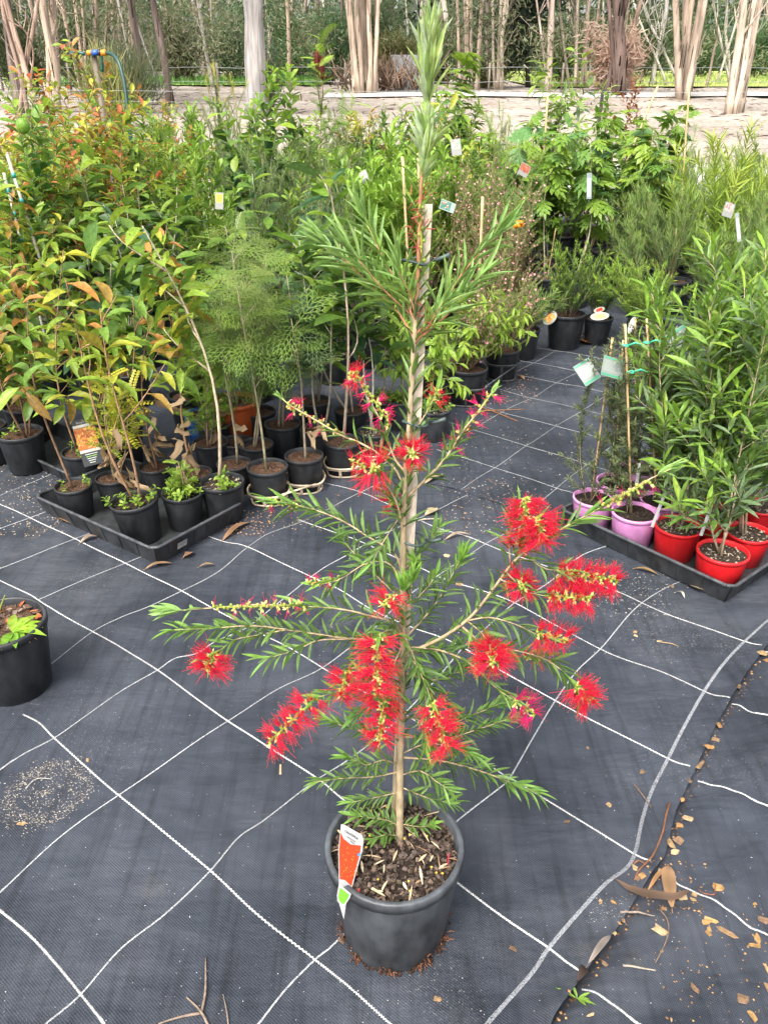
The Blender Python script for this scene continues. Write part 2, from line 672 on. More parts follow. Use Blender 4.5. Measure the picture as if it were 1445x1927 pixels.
def near_z(x, y):
    d = seam_x(y) - x
    return hz(x, y) + .009 * np.exp(-(d / .04) ** 2) * (1 + .5 * np.sin(y * 23) + .3 * np.sin(y * 61)) + .004 * np.exp(-(d / .16) ** 2)


def right_z(x, y):
    d = x - seam_x(y)
    u, w = .66 * x - .75 * y, .75 * x + .66 * y
    s = .0050 * np.sin(u * 46 + 2.2 * np.sin(w * 3.2)) + .0055 * np.abs(np.sin(u * 21 + 1.4 * np.sin(w * 2.1 + 1))) + .0012 * np.sin(u * 130 + 3 * np.sin(w * 9))
    return hz(x, y) - .004 + s * np.clip(1.3 - d * .9, .25, 1) - .008 * np.exp(-(d / .025) ** 2)


def far_z(x, y):
    return hz(x, y) * .8 + .003


def floor_z(x, y):
    if y > far_y(x):
        return float(far_z(x, y)) + float(terr(y))
    return float(near_z(x, y) if x < seam_x(y) else right_z(x, y))


def woven_line(pix, width, parent, zf, rope=False, extra=.0012, col=None):
    g3 = np.array([G(*p) for p in pix])
    for first in (True, False):
        (x, y), a, b = (pix[0], g3[0], g3[1]) if first else (pix[-1], g3[-1], g3[-2])
        if x < 0 or x > 1445 or y > 1927:
            q = a + unit(a - b) * 1.1
            if q[1] < .3:
                q = a + (a - b) / max(b[1] - a[1], 1e-3) * max(a[1] - .3, 0)
            if parent is not mat_near or q[0] < seam_x(q[1]) - .02:
                g3 = np.vstack([q[None], g3]) if first else np.vstack([g3, q[None]])
    ln = np.linalg.norm(np.diff(g3, axis=0), axis=1).sum()
    n = int(min(900, max(12, ln / (.0035 if rope else .02))))
    p = smooth(g3, n)
    t = unit(np.gradient(p[:, :2], axis=0))
    nrm = np.c_[-t[:, 1], t[:, 0]]
    k = np.arange(n)
    off = (.0011 * np.where(k % 2 == 0, 1, -1)) if rope else 0 * k
    rows = []
    for s in (-.5, -.17, .17, .5):
        q = p[:, :2] + nrm * (s * width + off)[:, None]
        rows.append(np.c_[q, zf(q[:, 0], q[:, 1]) + extra + .0008 * (abs(s) < .3)])
    g = Geo()
    c = np.array(col or ((.66, .66, .65) if rope else (.44, .45, .46)))
    w = .80 + .2 * np.sin(k * .013 * (1 if rope else 6) + p[0, 0] * 9) * np.sin(k * .0071 * (1 if rope else 6) + 2)
    g.grid(np.stack(rows, 1), c * w[:, None, None] * np.ones((1, 4, 1)))
    return g.obj('woven_line', M_LINE, parent)


DL = [
    [(-60, 1672), (0, 1714), (60, 1765), (110, 1820), (154, 1875), (195, 1927), (225, 1970)],
    [(45, 1347), (75, 1362), (103, 1390), (160, 1440), (224, 1497), (300, 1560), (397, 1642), (480, 1718), (593, 1807), (660, 1860), (735, 1927), (770, 1960)],
    [(-40, 1075), (0, 1092), (55, 1118), (85, 1138), (176, 1192), (230, 1222), (297, 1263), (370, 1315), (430, 1360), (489, 1398), (599, 1470), (650, 1510), (780, 1600), (859, 1658), (950, 1727), (1032, 1785), (1065, 1813), (1091, 1836)],
    [(-40, 935), (0, 950), (55, 975), (130, 1010), (237, 1062), (343, 1115), (467, 1179), (540, 1215), (607, 1257), (697, 1310), (800, 1368), (889, 1420), (943, 1455), (1012, 1494), (1100, 1550), (1195, 1610), (1222, 1627)],
    [(330, 985), (418, 1020), (467, 1032), (586, 1085), (640, 1108), (705, 1149), (778, 1180), (823, 1196), (871, 1218), (965, 1272), (1046, 1317), (1130, 1362), (1255, 1429), (1296, 1449)],
    [(560, 978), (667, 1014), (788, 1068), (833, 1089), (968, 1135), (1129, 1220), (1240, 1262), (1326, 1303), (1370, 1322)],
    [(602, 907), (681, 926), (728, 946), (814, 988), (880, 1010), (948, 1038), (1050, 1075), (1152, 1111), (1214, 1139), (1263, 1160), (1330, 1185), (1402, 1212), (1430, 1222)],
]
UL = [
    [(-40, 952), (0, 935), (85, 900), (120, 884)],
    [(-40, 1020), (0, 997), (92, 964), (130, 945)],
    [(-40, 1094), (0, 1070), (165, 1007), (230, 975)],
    [(72, 1130), (150, 1098), (237, 1062), (300, 1035)],
    [(60, 1275), (100, 1250), (176, 1192), (230, 1165), (280, 1146), (343, 1115), (415, 1075), (467, 1032), (505, 1005), (560, 985), (615, 960), (680, 925), (720, 905)],
    [(-40, 1480), (0, 1450), (45, 1420), (103, 1390), (160, 1350), (230, 1300), (296, 1264), (330, 1242), (370, 1232), (410, 1205), (467, 1179), (530, 1130), (586, 1085), (620, 1060), (667, 1035), (730, 1000), (822, 958), (879, 932)],
    [(-40, 1720), (0, 1680), (110, 1580), (224, 1497), (330, 1425), (429, 1360), (520, 1300), (607, 1257), (690, 1195), (735, 1150), (776, 1114), (833, 1078), (906, 1028), (954, 1004), (985, 990)],
    [(40, 1970), (90, 1927), (154, 1875), (230, 1790), (310, 1725), (397, 1642), (450, 1580), (500, 1546), (599, 1470), (657, 1430), (740, 1365), (820, 1280), (871, 1218), (913, 1184), (968, 1135), (1027, 1100), (1081, 1056), (1117, 1037), (1180, 1015)],
    [(450, 1970), (488, 1927), (540, 1860), (593, 1807), (640, 1768), (760, 1640), (862, 1542), (943, 1480), (961, 1460), (1000, 1390), (1047, 1313), (1085, 1262), (1129, 1220), (1190, 1150), (1258, 1103), (1330, 1075)],
]
UF = [(885, 1970), (920, 1927), (1000, 1833), (1032, 1785), (1080, 1729), (1139, 1665), (1179, 1634), (1195, 1602), (1207, 1546), (1225, 1490), (1255, 1431), (1294, 1355), (1326, 1299), (1358, 1255), (1398, 1212), (1430, 1184), (1470, 1150)]
for k, p in enumerate(DL):
    woven_line(p, .0040, mat_near, near_z, rope=True)
for p in UL:
    woven_line(p, .0037, mat_near, near_z)
woven_line(UF, .0080, mat_near, near_z, col=(.27, .28, .30))
for p in ([(1095, 1858), (1159, 1896), (1209, 1927), (1260, 1960)], [(1239, 1634), (1299, 1673), (1358, 1709), (1445, 1759), (1500, 1790)],
          [(1314, 1464), (1380, 1494), (1445, 1516), (1500, 1535)], [(1376, 1324), (1410, 1338), (1445, 1345), (1500, 1356)], [(1440, 1230), (1500, 1250)]):
    woven_line(p, .0040, mat_right, right_z, rope=True, extra=.003)
for p in ([(867, 923), (896, 902), (928, 883), (951, 868), (989, 841), (1044, 804), (1097, 771), (1140, 744), (1200, 708), (1270, 665)],
          [(830, 846), (858, 827), (889, 811), (943, 777), (999, 750), (1046, 721), (1097, 695), (1150, 664), (1200, 637)],
          [(930, 722), (963, 705), (1007, 682), (1044, 662), (1066, 650), (1100, 630)],
          [(970, 975), (1004, 955), (1046, 922), (1091, 886), (1150, 842), (1210, 800), (1280, 752), (1340, 712)],
          [(1240, 905), (1300, 862), (1380, 806), (1440, 765)]):
    woven_line(p, .0027, mat_far, far_z)
for p in ([(822, 848), (928, 881), (1046, 922), (1077, 931), (1200, 972)], [(840, 798), (889, 811), (989, 841), (1088, 871), (1250, 922), (1400, 970)],
          [(880, 758), (943, 777), (1044, 803), (1146, 832), (1300, 875), (1445, 915)], [(900, 724), (946, 737), (999, 750), (1097, 771), (1250, 812), (1445, 862)],
          [(930, 699), (1046, 721), (1111, 733), (1250, 766), (1445, 812)], [(950, 675), (1007, 685), (1097, 701), (1250, 730), (1445, 768)], [(980, 650), (1044, 662), (1111, 673), (1250, 700), (1445, 737)]):
    woven_line(p, .0033, mat_far, far_z, extra=.0026)

# pale track across the yard, a bright patch of sand between the beds, the paddock
for a0, a1, xs_, nm in ((184, 176, (-1.6, 40), 'track'),):
    y0, y1 = GT(700, a0)[1], GT(700, a1)[1]
    sheet(nm, M_TRACK, np.linspace(xs_[0], xs_[1], 60), np.linspace(y0, y1, 8), lambda X, Y: terr(Y) + .03 + .02 * np.sin(X * .8) + 0 * Y)
g = Geo()
n = 40
th = np.linspace(0, 2 * math.pi, n, endpoint=False)
c = np.array([3.6, 12.2])
rr = 1 + .12 * np.sin(3 * th) + .08 * np.sin(5 * th + 1)
ring = np.c_[c[0] + 3.4 * rr * np.cos(th), c[1] + 1.25 * rr * np.sin(th)]
V = np.vstack([[*c], ring])
V = np.c_[V, terr(V[:, 1]) + .05]
g.add(V, np.array([[0, 1 + i, 1 + (i + 1) % n] for i in range(n)]), (1, 1, 1))
g.obj('sand_patch', M_TRACK, kind='structure')


def tufts(name, n, xr, yr, h, cols, rng, zoff=.0, w=.012, kind='stuff', parent=None):
    g = Geo()
    x = rng.uniform(*xr, n)
    y = rng.uniform(*yr, n)
    P = np.c_[x, y, terr(y) + zoff]
    X = np.c_[rng.normal(0, .5, n), rng.normal(0, .5, n), np.ones(n)]
    N = np.c_[rng.normal(0, 1, n), rng.normal(0, 1, n), np.zeros(n)]
    L = h * rng.uniform(.5, 1.3, n)
    c = np.array(cols)[rng.integers(0, len(cols), n)] * rng.uniform(.75, 1.25, n)[:, None]
    g.place('needle', P, X, N, L, w, c)
    return g.obj(name, M_GRASS, parent, kind=kind)


fy = np.linspace(29.5, 110, 30)
M_FIELD = speck_mat('paddock_turf', (.20, .26, .06), (.34, .38, .11), .5, bumpd=.04)
sheet('grass_field', M_FIELD, np.linspace(5, 90, 40), fy, lambda X, Y: terr(Y) + .05 + 0 * X)
tufts('grass', 14000, (5, 45), (29.2, 48), .16, [(.2, .3, .06), (.3, .36, .1), (.36, .37, .15)], R0, .05, .03)
sheet('grass_verge', M_FIELD, np.linspace(-12, -2.2, 20), np.linspace(31, 38, 8), lambda X, Y: terr(Y) + .05 + 0 * X)
tufts('grass', 5000, (-12, -2.2), (30.5, 38), .25, [(.08, .19, .04), (.12, .24, .05)], R0, .05, .03)

# bark litter and twigs over the sandy yard
g = Geo()
n = 5200
y = 9.8 + 19 * R0.uniform(0, 1, n) ** 1.3
x = R0.uniform(-1, 1, n) * (3 + y * .55)
rows = np.sin(y * 5.5 + .35 * np.sin(x)) > R0.uniform(-1.4, 1.2, n)
x, y = x[rows], y[rows]
n = len(x)
P = np.c_[x, y, terr(y) + .015]
g.place('spear', P, np.c_[R0.normal(0, 1, n), R0.normal(0, .35, n), R0.normal(0, .08, n)], np.c_[R0.normal(0, .3, n), R0.normal(0, .3, n), np.ones(n)],
        R0.uniform(.05, .34, n), R0.uniform(.015, .05, n), np.array([(.16, .10, .07), (.24, .17, .12), (.10, .07, .055), (.30, .25, .2)])[R0.integers(0, 4, n)])
g.obj('bark_litter', M_CHIP, kind='stuff')

# pale grit, sand and bark crumbs lying on the cloth
g = Geo()


def crumbs(px0, py0, px1, py1, n, s, cols, ring=None):
    for k in range(n):
        if ring:
            a = R0.uniform(0, 2 * math.pi)
            q = np.array(ring[:2]) + ring[2] * (R0.normal(.82, .14) if R0.uniform() < .75 else R0.uniform(0, .8)) * np.array([math.cos(a), math.sin(a)])
            p = np.array([q[0], q[1]])
        else:
            p = G(R0.uniform(px0, px1), R0.uniform(py0, py1))[:2]
        z = floor_z(p[0], p[1])
        r = s * R0.uniform(.4, 1.3)
        a, b_ = R0.uniform(0, 6.28), R0.uniform(.5, 1.8)
        u = np.array([math.cos(a), math.sin(a), 0]) * r * b_
        v = np.array([-math.sin(a), math.cos(a), 0]) * r
        o = np.array([p[0], p[1], z + .001])
        g.add([o - u, o - v, o + u, o + v, o + [0, 0, r * .8]], np.array([[0, 1, 4], [1, 2, 4], [2, 3, 4], [3, 0, 4]]), np.array(cols)[R0.integers(0, len(cols))] * R0.uniform(.8, 1.2))


SANDC = [(.26, .23, .19), (.38, .35, .30), (.18, .14, .11)]
rc = G(88, 1493)
crumbs(0, 0, 0, 0, 1500, .0014, SANDC, ring=(rc[0], rc[1], .105))
crumbs(0, 1150, 1445, 1927, 900, .0010, [(.36, .36, .35), (.22, .21, .2)])
crumbs(500, 980, 1300, 1250, 500, .0016, [(.34, .32, .29), (.2, .17, .13), (.12, .07, .04)])
crumbs(830, 900, 1000, 1010, 330, .0030, [(.14, .08, .05), (.2, .13, .08), (.27, .24, .2)])
crumbs(820, 680, 1090, 930, 380, .0028, [(.28, .26, .23), (.17, .13, .1)])
crumbs(1120, 1080, 1260, 1160, 330, .0016, [(.36, .34, .31), (.27, .25, .22)])
crumbs(0, 870, 120, 1010, 420, .0026, [(.2, .12, .07), (.32, .24, .17), (.4, .36, .3)])
crumbs(500, 930, 640, 1000, 150, .0024, [(.2, .12, .07), (.3, .2, .12)])
crumbs(420, 960, 520, 1010, 150, .0030, [(.28, .15, .08), (.36, .22, .12)])
crumbs(940, 690, 1010, 760, 150, .0034, [(.3, .16, .08), (.2, .12, .07)])
crumbs(1100, 1690, 1180, 1740, 110, .0008, [(.3, .29, .27)])
for (x, y), (x2, y2) in zip(SEAM, SEAM[1:]):
    for _ in range(34):
        t = R0.uniform()
        qx, qy = x + (x2 - x) * t + abs(R0.normal(0, 9)) + 2, y + (y2 - y) * t + R0.normal(0, 5)
        crumbs(qx, qy, qx + .1, qy + .1, 1, .0030 if R0.uniform() < .25 else .0017, [(.06, .035, .02), (.12, .065, .03), (.035, .022, .015), (.3, .17, .07)])
crumbs(1180, 1620, 1330, 1720, 120, .0022, [(.3, .17, .07), (.16, .09, .045), (.07, .04, .025)])
crumbs(1230, 1700, 1445, 1927, 110, .0018, [(.3, .18, .08), (.2, .12, .06)])
g.obj('grit', M_CHIP, kind='stuff', flat=True)

# ------------------------------------------------------------------ pots
POTC = {'black': (.016, .017, .019), 'grey': (.040, .044, .049), 'pink': (.60, .25, .50), 'red': (.60, .014, .018), 'blue': (.02, .09, .42), 'terracotta': (.42, .085, .025), 'worn': (.030, .032, .036)}
POTM, SOILM = {}, {}
PROF = [(.0, 0), (.76, 0), (.78, .02), (.965, 1.62), (.97, 1.64), (1.0, 1.645), (1.0, 1.80), (.985, 1.82), (.93, 1.82), (.915, 1.80), (.90, 1.55), (.85, .9), (0, .9)]


def pot_mesh(col):
    if col not in POTM:
        g = Geo()
        g.lathe(PROF, POTC[col], 36)
        POTM[col] = g.mesh('pot', M_PLAST if col in ('pink', 'red', 'blue', 'terracotta') else M_POT)
    return POTM[col]


def soil_mesh(kind, rng=np.random.default_rng(3)):
    if kind not in SOILM:
        g = Geo()
        r = np.linspace(0, .915, 9)
        th = np.linspace(0, 2 * math.pi, 25)
        R, T = np.meshgrid(r, th)
        Z = 1.60 + .05 * np.sin(R * 9 + T * 3) * R + rng.normal(0, .015, R.shape)
        Z[-1] = Z[0]
        dark = {'dark': (.022, .015, .011), 'litter': (.075, .042, .026), 'pale': (.04, .028, .02)}[kind]
        g.grid(np.stack([R * np.cos(T), R * np.sin(T), Z], -1), dark)
        n = {'dark': 150, 'litter': 110, 'pale': 150}[kind]
        rr, aa = .88 * np.sqrt(rng.uniform(0, 1, n)), rng.uniform(0, 6.28, n)
        cols = {'dark': [(.02, .014, .01), (.035, .024, .017), (.06, .045, .03)], 'litter': [(.09, .05, .03), (.16, .09, .05), (.05, .03, .02)], 'pale': [(.3, .25, .18), (.42, .37, .29), (.1, .07, .05), (.03, .02, .015)]}[kind]
        L = rng.uniform(.05, .16, n) * (1.8 if kind == 'litter' else 1)
        W = rng.uniform(.04, .1, n) * (.45 if kind == 'litter' else 1)
        g.place('quad', np.c_[rr * np.cos(aa), rr * np.sin(aa), np.full(n, 1.63)], rng.normal(0, 1, (n, 3)) * [1, 1, .3], np.c_[rng.normal(0, .5, (n, 2)), np.ones(n)], L, W, np.array(cols)[rng.integers(0, len(cols), n)])
        SOILM[kind] = g.mesh('soil', M_SOIL)
    return SOILM[kind]


def rim_to_pot(px, py, w, z0=0.0, R=None, zs=1.0):
    hp = .15
    for _ in range(40):
        p = G(px, py, z0 + hp)
        if R is None:
            D = w * depth(p) / FPX
        else:
            D = 2 * R
        hp = .91 * D * zs
    return np.array([p[0], p[1], z0]), D / 2


def potted(name, label, cat, base, R, col='black', soil='litter', group=None, tilt=(0, 0), zs=1.0):
    """a potted plant's root with its pot and soil; returns root and the soil's centre"""
    base = np.array([base[0], base[1], base[2] if len(base) > 2 and base[2] else floor_z(base[0], base[1])])
    root = empty(name, base, label, cat, group)
    root.rotation_euler = (tilt[0], tilt[1], 0)
    rz = float(base[0] * 7 + base[1] * 3)
    inst('pot', pot_mesh(col), root, (0, 0, 0), (R, R, R * zs), rz)
    inst('soil', soil_mesh(soil), root, (0, 0, 0), (R, R, R * zs), rz)
    return root, base, base + np.array([0, 0, 1.6 * R * zs])


# ------------------------------------------------------------------ leaves on stems
GA = 2.39996


class Leaves:
    def __init__(self):
        self.rows = []   # template, P, X, N, L, W, col

    def add(self, tm, P, X, N, L, W, c):
        P = np.atleast_2d(P)
        m = len(P)
        b = lambda a, d: np.broadcast_to(np.asarray(a, float), (m, d) if d else (m,)).copy()
        self.rows.append((tm, b(P, 3), b(X, 3), b(N, 3), b(L, 0), b(W, 0), b(c, 3)))

    def along(self, rng, path, dens, tm, L, W, pal, young=None, t0=0.0, t1=1.0, ang=1.0, droop=0.0, up=.6, ang_tip=None, prof=None, yp=2.5):
        """leaves spirally along a path; dens per metre"""
        p = np.asarray(path, float)
        seg = np.linalg.norm(np.diff(p, axis=0), axis=1)
        cum = np.concatenate([[0], np.cumsum(seg)])
        n = max(1, int(dens * cum[-1] * (t1 - t0) + rng.uniform()))
        t = np.sort(np.clip(t0 + (t1 - t0) * (np.arange(n) + rng.uniform(.1, .9, n)) / n, 0, 1))
        s = t * cum[-1]
        P = np.stack([np.interp(s, cum, p[:, k]) for k in range(3)], 1)
        T = unit(np.stack([np.interp(s, cum, np.gradient(p[:, k], cum)) for k in range(3)], 1))
        ref = np.where(np.abs(T[:, 2:]) > .9, [[1., .2, 0]], [[0, 0, 1.]])
        U = unit(np.cross(T, ref))
        V = np.cross(T, U)
        az = np.arange(n) * GA + rng.uniform(0, 6.28) + rng.normal(0, .25, n)
        rad = U * np.cos(az)[:, None] + V * np.sin(az)[:, None]
        a = ang + ((ang_tip - ang) * ((t - t0) / max(t1 - t0, .01)) ** 3 if ang_tip is not None else 0) + rng.normal(0, .13, n)
        X = T * np.cos(a)[:, None] + rad * np.sin(a)[:, None] + np.array([0, 0, -1.]) * (droop * rng.uniform(.4, 1.4, n))[:, None]
        N = T * .5 + np.array([0, 0, 1.]) * up + rng.normal(0, .22, (n, 3)) + 1e-3
        pal = np.asarray(pal, float).reshape(-1, 3)
        c = pal[rng.integers(0, len(pal), n)] * rng.uniform(.85, 1.15, n)[:, None]
        if young is not None:
            f = np.clip(t, 0, 1)[:, None] ** yp
            yc = np.asarray(young, float).reshape(-1, 3)
            c = c * (1 - f) + yc[rng.integers(0, len(yc), n)] * f * rng.uniform(.9, 1.1, n)[:, None]
        Ls = L * rng.uniform(.72, 1.18, n)
        if prof is not None:
            Ls = Ls * np.interp(t, *prof)
        self.add(tm, P, X, N, Ls, W / L * Ls * rng.uniform(.78, 1.15, n), c)

    def finish(self, root, off, m, name='foliage', single=0, rng=None, joined='foliage'):
        """leaves nearest the camera become objects of their own, the rest one joined part"""
        if not self.rows:
            return
        if single:
            flat = []
            for r in self.rows:
                for k in range(len(r[1])):
                    flat.append((r[4][k] * r[5][k] / max(np.linalg.norm(r[1][k] - EYE), .1) ** 2, r[0], *[q[k] for q in r[1:]]))
            flat.sort(key=lambda q: -q[0])
            for (_, tm, P, X, N, L, W, c) in flat[:single]:
                X = unit(X)
                Z = unit(N - X * (N @ X))
                Y = np.cross(Z, X)
                key = (tm, m.name, *(np.round(np.log(np.maximum(c, .003)) * 3.2).astype(int)))
                if key not in LEAFM:
                    g = Geo()
                    g.add(TM[tm][0], TM[tm][1], c)
                    LEAFM[key] = g.mesh(name, m)
                o = bpy.data.objects.new('leaf', LEAFM[key])
                COL.objects.link(o)
                o.parent = root
                p = P - off
                o.matrix_basis = Matrix(((X[0] * L, Y[0] * W, Z[0] * L, p[0]), (X[1] * L, Y[1] * W, Z[1] * L, p[1]), (X[2] * L, Y[2] * W, Z[2] * L, p[2]), (0, 0, 0, 1)))
            rest = flat[single:]
            if rest:
                g = Geo()
                for tm in {r[1] for r in rest}:
                    q = [r for r in rest if r[1] == tm]
                    g.place(tm, *[np.array([r[k] for r in q]) for k in range(2, 8)])
                g.obj(joined, m, root, off, kind='stuff')
        else:
            g = Geo()
            for r in self.rows:
                g.place(*r)
            g.obj(joined, m, root, off, kind='stuff')


LEAFM = {}


def curve_path(rng, a, b, bend=.08, n=8, sag=0.0):
    a, b = np.asarray(a, float), np.asarray(b, float)
    L = np.linalg.norm(b - a)
    t = np.linspace(0, 1, n)[:, None]
    o = rng.normal(0, bend * L, 3)
    o2 = rng.normal(0, bend * L * .4, 3)
    return a + (b - a) * t + np.sin(t * math.pi) * o * [1, 1, .4] + np.sin(t * 2 * math.pi) * o2 * [1, 1, .3] - np.array([0, 0, sag * L]) * (t * t)


DEEP, MID, BRI, LIME, YEL = (.052, .105, .022), (.098, .185, .030), (.165, .290, .036), (.25, .36, .042), (.46, .43, .045)
ORG, RUS, GGR, SIL, OLV, TAN = (.45, .20, .05), (.25, .075, .03), (.085, .15, .07), (.15, .22, .12), (.12, .14, .04), (.44, .33, .21)

# species: how a plant branches and what leaves it carries
SP = {
    'lilly': dict(nst=2, nbr=6, brl=.36, brang=.75, tm='oval_droop', L=.105, W=.036, dens=42, ang=.95, pal=[DEEP, MID, MID], young=[YEL, LIME, LIME, BRI, ORG], droop=.35, t0=.3, sc=(.25, .15, .09), sr=.0055, yp=1.6),
    'lilly_gold': dict(nst=2, nbr=7, brl=.38, brang=.8, tm='oval_droop', L=.10, W=.034, dens=42, ang=.9, pal=[MID, LIME, BRI], young=[YEL, LIME, YEL, BRI, LIME, ORG], droop=.35, t0=.25, sc=(.3, .18, .1), sr=.0055, yp=1.0),
    'magnolia': dict(nst=2, nbr=4, brl=.28, brang=.8, tm='oval', L=.135, W=.062, dens=34, ang=1.0, pal=[DEEP, MID, (.05, .12, .05)], young=[BRI, LIME], droop=.3, t0=.35, sc=(.3, .26, .2), sr=.006, yp=4),
    'fern': dict(nst=2, nbr=4, brl=.25, brang=.6, tm='fern', L=.16, W=.15, dens=44, ang=.95, pal=[(.07, .13, .03), (.11, .18, .035), (.065, .115, .05), (.14, .19, .045)], young=[(.18, .27, .04), (.14, .22, .045), (.2, .25, .06)], droop=.35, t0=.35, sc=(.3, .25, .17), sr=.006),
    'fern_gold': dict(nst=3, nbr=4, brl=.25, brang=.7, tm='fern', L=.18, W=.16, dens=42, ang=.85, pal=[(.2, .28, .035), (.14, .23, .03), (.24, .29, .04)], young=[YEL, LIME], droop=.35, t0=.3, sc=(.3, .2, .12), sr=.006),
    'grevillea': dict(nst=4, nbr=6, brl=.35, brang=.7, tm='pinnate', L=.12, W=.12, dens=45, ang=.85, pal=[BRI, MID, (.13, .22, .06)], young=[LIME], droop=.1, t0=.2, sc=(.3, .2, .14), sr=.004),
    'shrub': dict(nst=4, nbr=7, brl=.34, brang=.7, tm='lance', L=.06, W=.02, dens=95, ang=.85, pal=[MID, DEEP, BRI], young=[BRI, LIME], droop=.05, t0=.15, sc=(.25, .18, .12), sr=.004),
    'glossy': dict(nst=3, nbr=6, brl=.36, brang=.75, tm='obovate', L=.08, W=.034, dens=70, ang=.8, pal=[MID, DEEP, BRI], young=[LIME, BRI], droop=.0, t0=.2, sc=(.22, .2, .12), sr=.0045),
    'bright': dict(nst=5, nbr=5, brl=.32, brang=.5, tm='obovate', L=.075, W=.027, dens=85, ang=.65, pal=[BRI, LIME, MID], young=[(.24, .40, .05)], droop=-.1, t0=.2, sc=(.25, .28, .1), sr=.004),
    'dark': dict(nst=4, nbr=7, brl=.36, brang=.75, tm='lance', L=.075, W=.022, dens=85, ang=.8, pal=[DEEP, (.025, .065, .025), MID], young=[MID, BRI], droop=.1, t0=.1, sc=(.2, .14, .1), sr=.0045),
    'wispy': dict(nst=7, nbr=8, brl=.34, brang=.5, tm='needle', L=.05, W=.0035, dens=230, ang=.55, pal=[(.10, .16, .06), (.13, .19, .08), GGR], young=[(.2, .27, .09)], droop=.0, t0=.15, sc=(.26, .2, .12), sr=.0028),
    'needle': dict(nst=9, nbr=9, brl=.36, brang=.55, tm='needle', L=.055, W=.0032, dens=240, ang=.6, pal=[(.10, .18, .05), (.15, .25, .07), (.12, .2, .08)], young=[(.25, .36, .08)], droop=.0, t0=.12, sc=(.26, .18, .12), sr=.003),
    'pinkfl': dict(nst=7, nbr=9, brl=.36, brang=.6, tm='tiny', L=.016, W=.0048, dens=360, ang=.7, pal=[(.16, .19, .06), (.24, .19, .09), (.18, .24, .06)], young=[(.24, .31, .08)], droop=.0, t0=.1, sc=(.3, .19, .13), sr=.0026, flower=(.80, .38, .42), nfl=190),
    'weeping': dict(nst=4, nbr=8, brl=.45, brang=1.0, tm='lance_curve', L=.062, W=.019, dens=60, ang=.8, pal=[BRI, LIME], young=[(.28, .42, .05)], droop=.8, t0=.3, sc=(.3, .3, .12), sr=.003, sag=.35),
    'dwarf': dict(nst=12, nbr=6, brl=.4, brang=.6, tm='needle', L=.028, W=.0045, dens=330, ang=.7, pal=[DEEP, MID, (.05, .11, .05)], young=[BRI, LIME], droop=.0, t0=.1, sc=(.2, .15, .1), sr=.003),
    'lobed': dict(nst=1, nbr=3, brl=.25, brang=.7, tm='lobed', L=.21, W=.21, dens=30, ang=1.05, pal=[(.10, .22, .07), MID, BRI], young=[LIME, BRI], droop=.65, t0=.4, sc=(.33, .3, .2), sr=.0065),
    'hand': dict(nst=1, nbr=2, brl=.22, brang=.7, tm='palm_hand', L=.17, W=.17, dens=34, ang=1.0, pal=[(.09, .2, .06), BRI], young=[LIME], droop=.5, t0=.45, sc=(.33, .3, .2), sr=.0065),
    'sapling': dict(nst=2, nbr=6, brl=.30, brang=.8, tm='lance_curve', L=.12, W=.036, dens=36, ang=.9, pal=[MID, GGR, BRI], young=[LIME, (.3, .4, .12)], droop=.3, t0=.35, sc=(.28, .22, .14), sr=.006),
    'mango': dict(nst=3, nbr=5, brl=.33, brang=.75, tm='oval_droop', L=.14, W=.045, dens=38, ang=.95, pal=[BRI, MID, (.13, .26, .07)], young=[LIME, YEL, (.3, .4, .1)], droop=.5, t0=.4, sc=(.28, .22, .14), sr=.006),
    'willow': dict(nst=3, nbr=11, brl=.30, brang=.65, tm='spear', L=.092, W=.0165, dens=100, ang=.75, pal=[(.13, .22, .06), SIL, (.11, .20, .05), (.2, .28, .16)], young=[BRI, LIME, (.22, .38, .04)], droop=.0, t0=.10, sc=(.32, .26, .17), sr=.0045, yp=2.0),
    'teatree': dict(nst=4, nbr=19, brl=.17, brang=.85, tm='tiny', L=.021, W=.0056, dens=400, ang=.8, pal=[(.065, .10, .04), (.09, .13, .05), (.12, .15, .07)], young=[(.16, .2, .08)], droop=.0, t0=.05, sc=(.2, .15, .1), sr=.0022),
    'leaflet': dict(nst=3, nbr=3, brl=.3, brang=.7, tm='leaflets', L=.11, W=.11, dens=40, ang=.9, pal=[LIME, BRI, YEL], young=[YEL], droop=.2, t0=.3, sc=(.4, .3, .16), sr=.004),
    'mixed': dict(nst=3, nbr=8, brl=.36, brang=.8, tm='oval', L=.07, W=.03, dens=60, ang=.9, pal=[BRI, MID, LIME], young=[LIME, YEL, (.55, .13, .06), ORG], droop=.2, t0=.15, sc=(.24, .12, .08), sr=.0055, yp=2),
    'citrus': dict(nst=3, nbr=7, brl=.36, brang=.75, tm='oval', L=.085, W=.042, dens=60, ang=.85, pal=[MID, (.05, .15, .03), BRI], young=[BRI, LIME], droop=.2, t0=.25, sc=(.2, .24, .1), sr=.006),
    'frond': dict(nst=7, nbr=0, brl=0, brang=0, tm='needle', L=.13, W=.012, dens=150, ang=1.0, pal=[LIME, BRI], young=[(.3, .36, .06)], droop=-.2, t0=.1, sc=(.24, .28, .06), sr=.004),
}


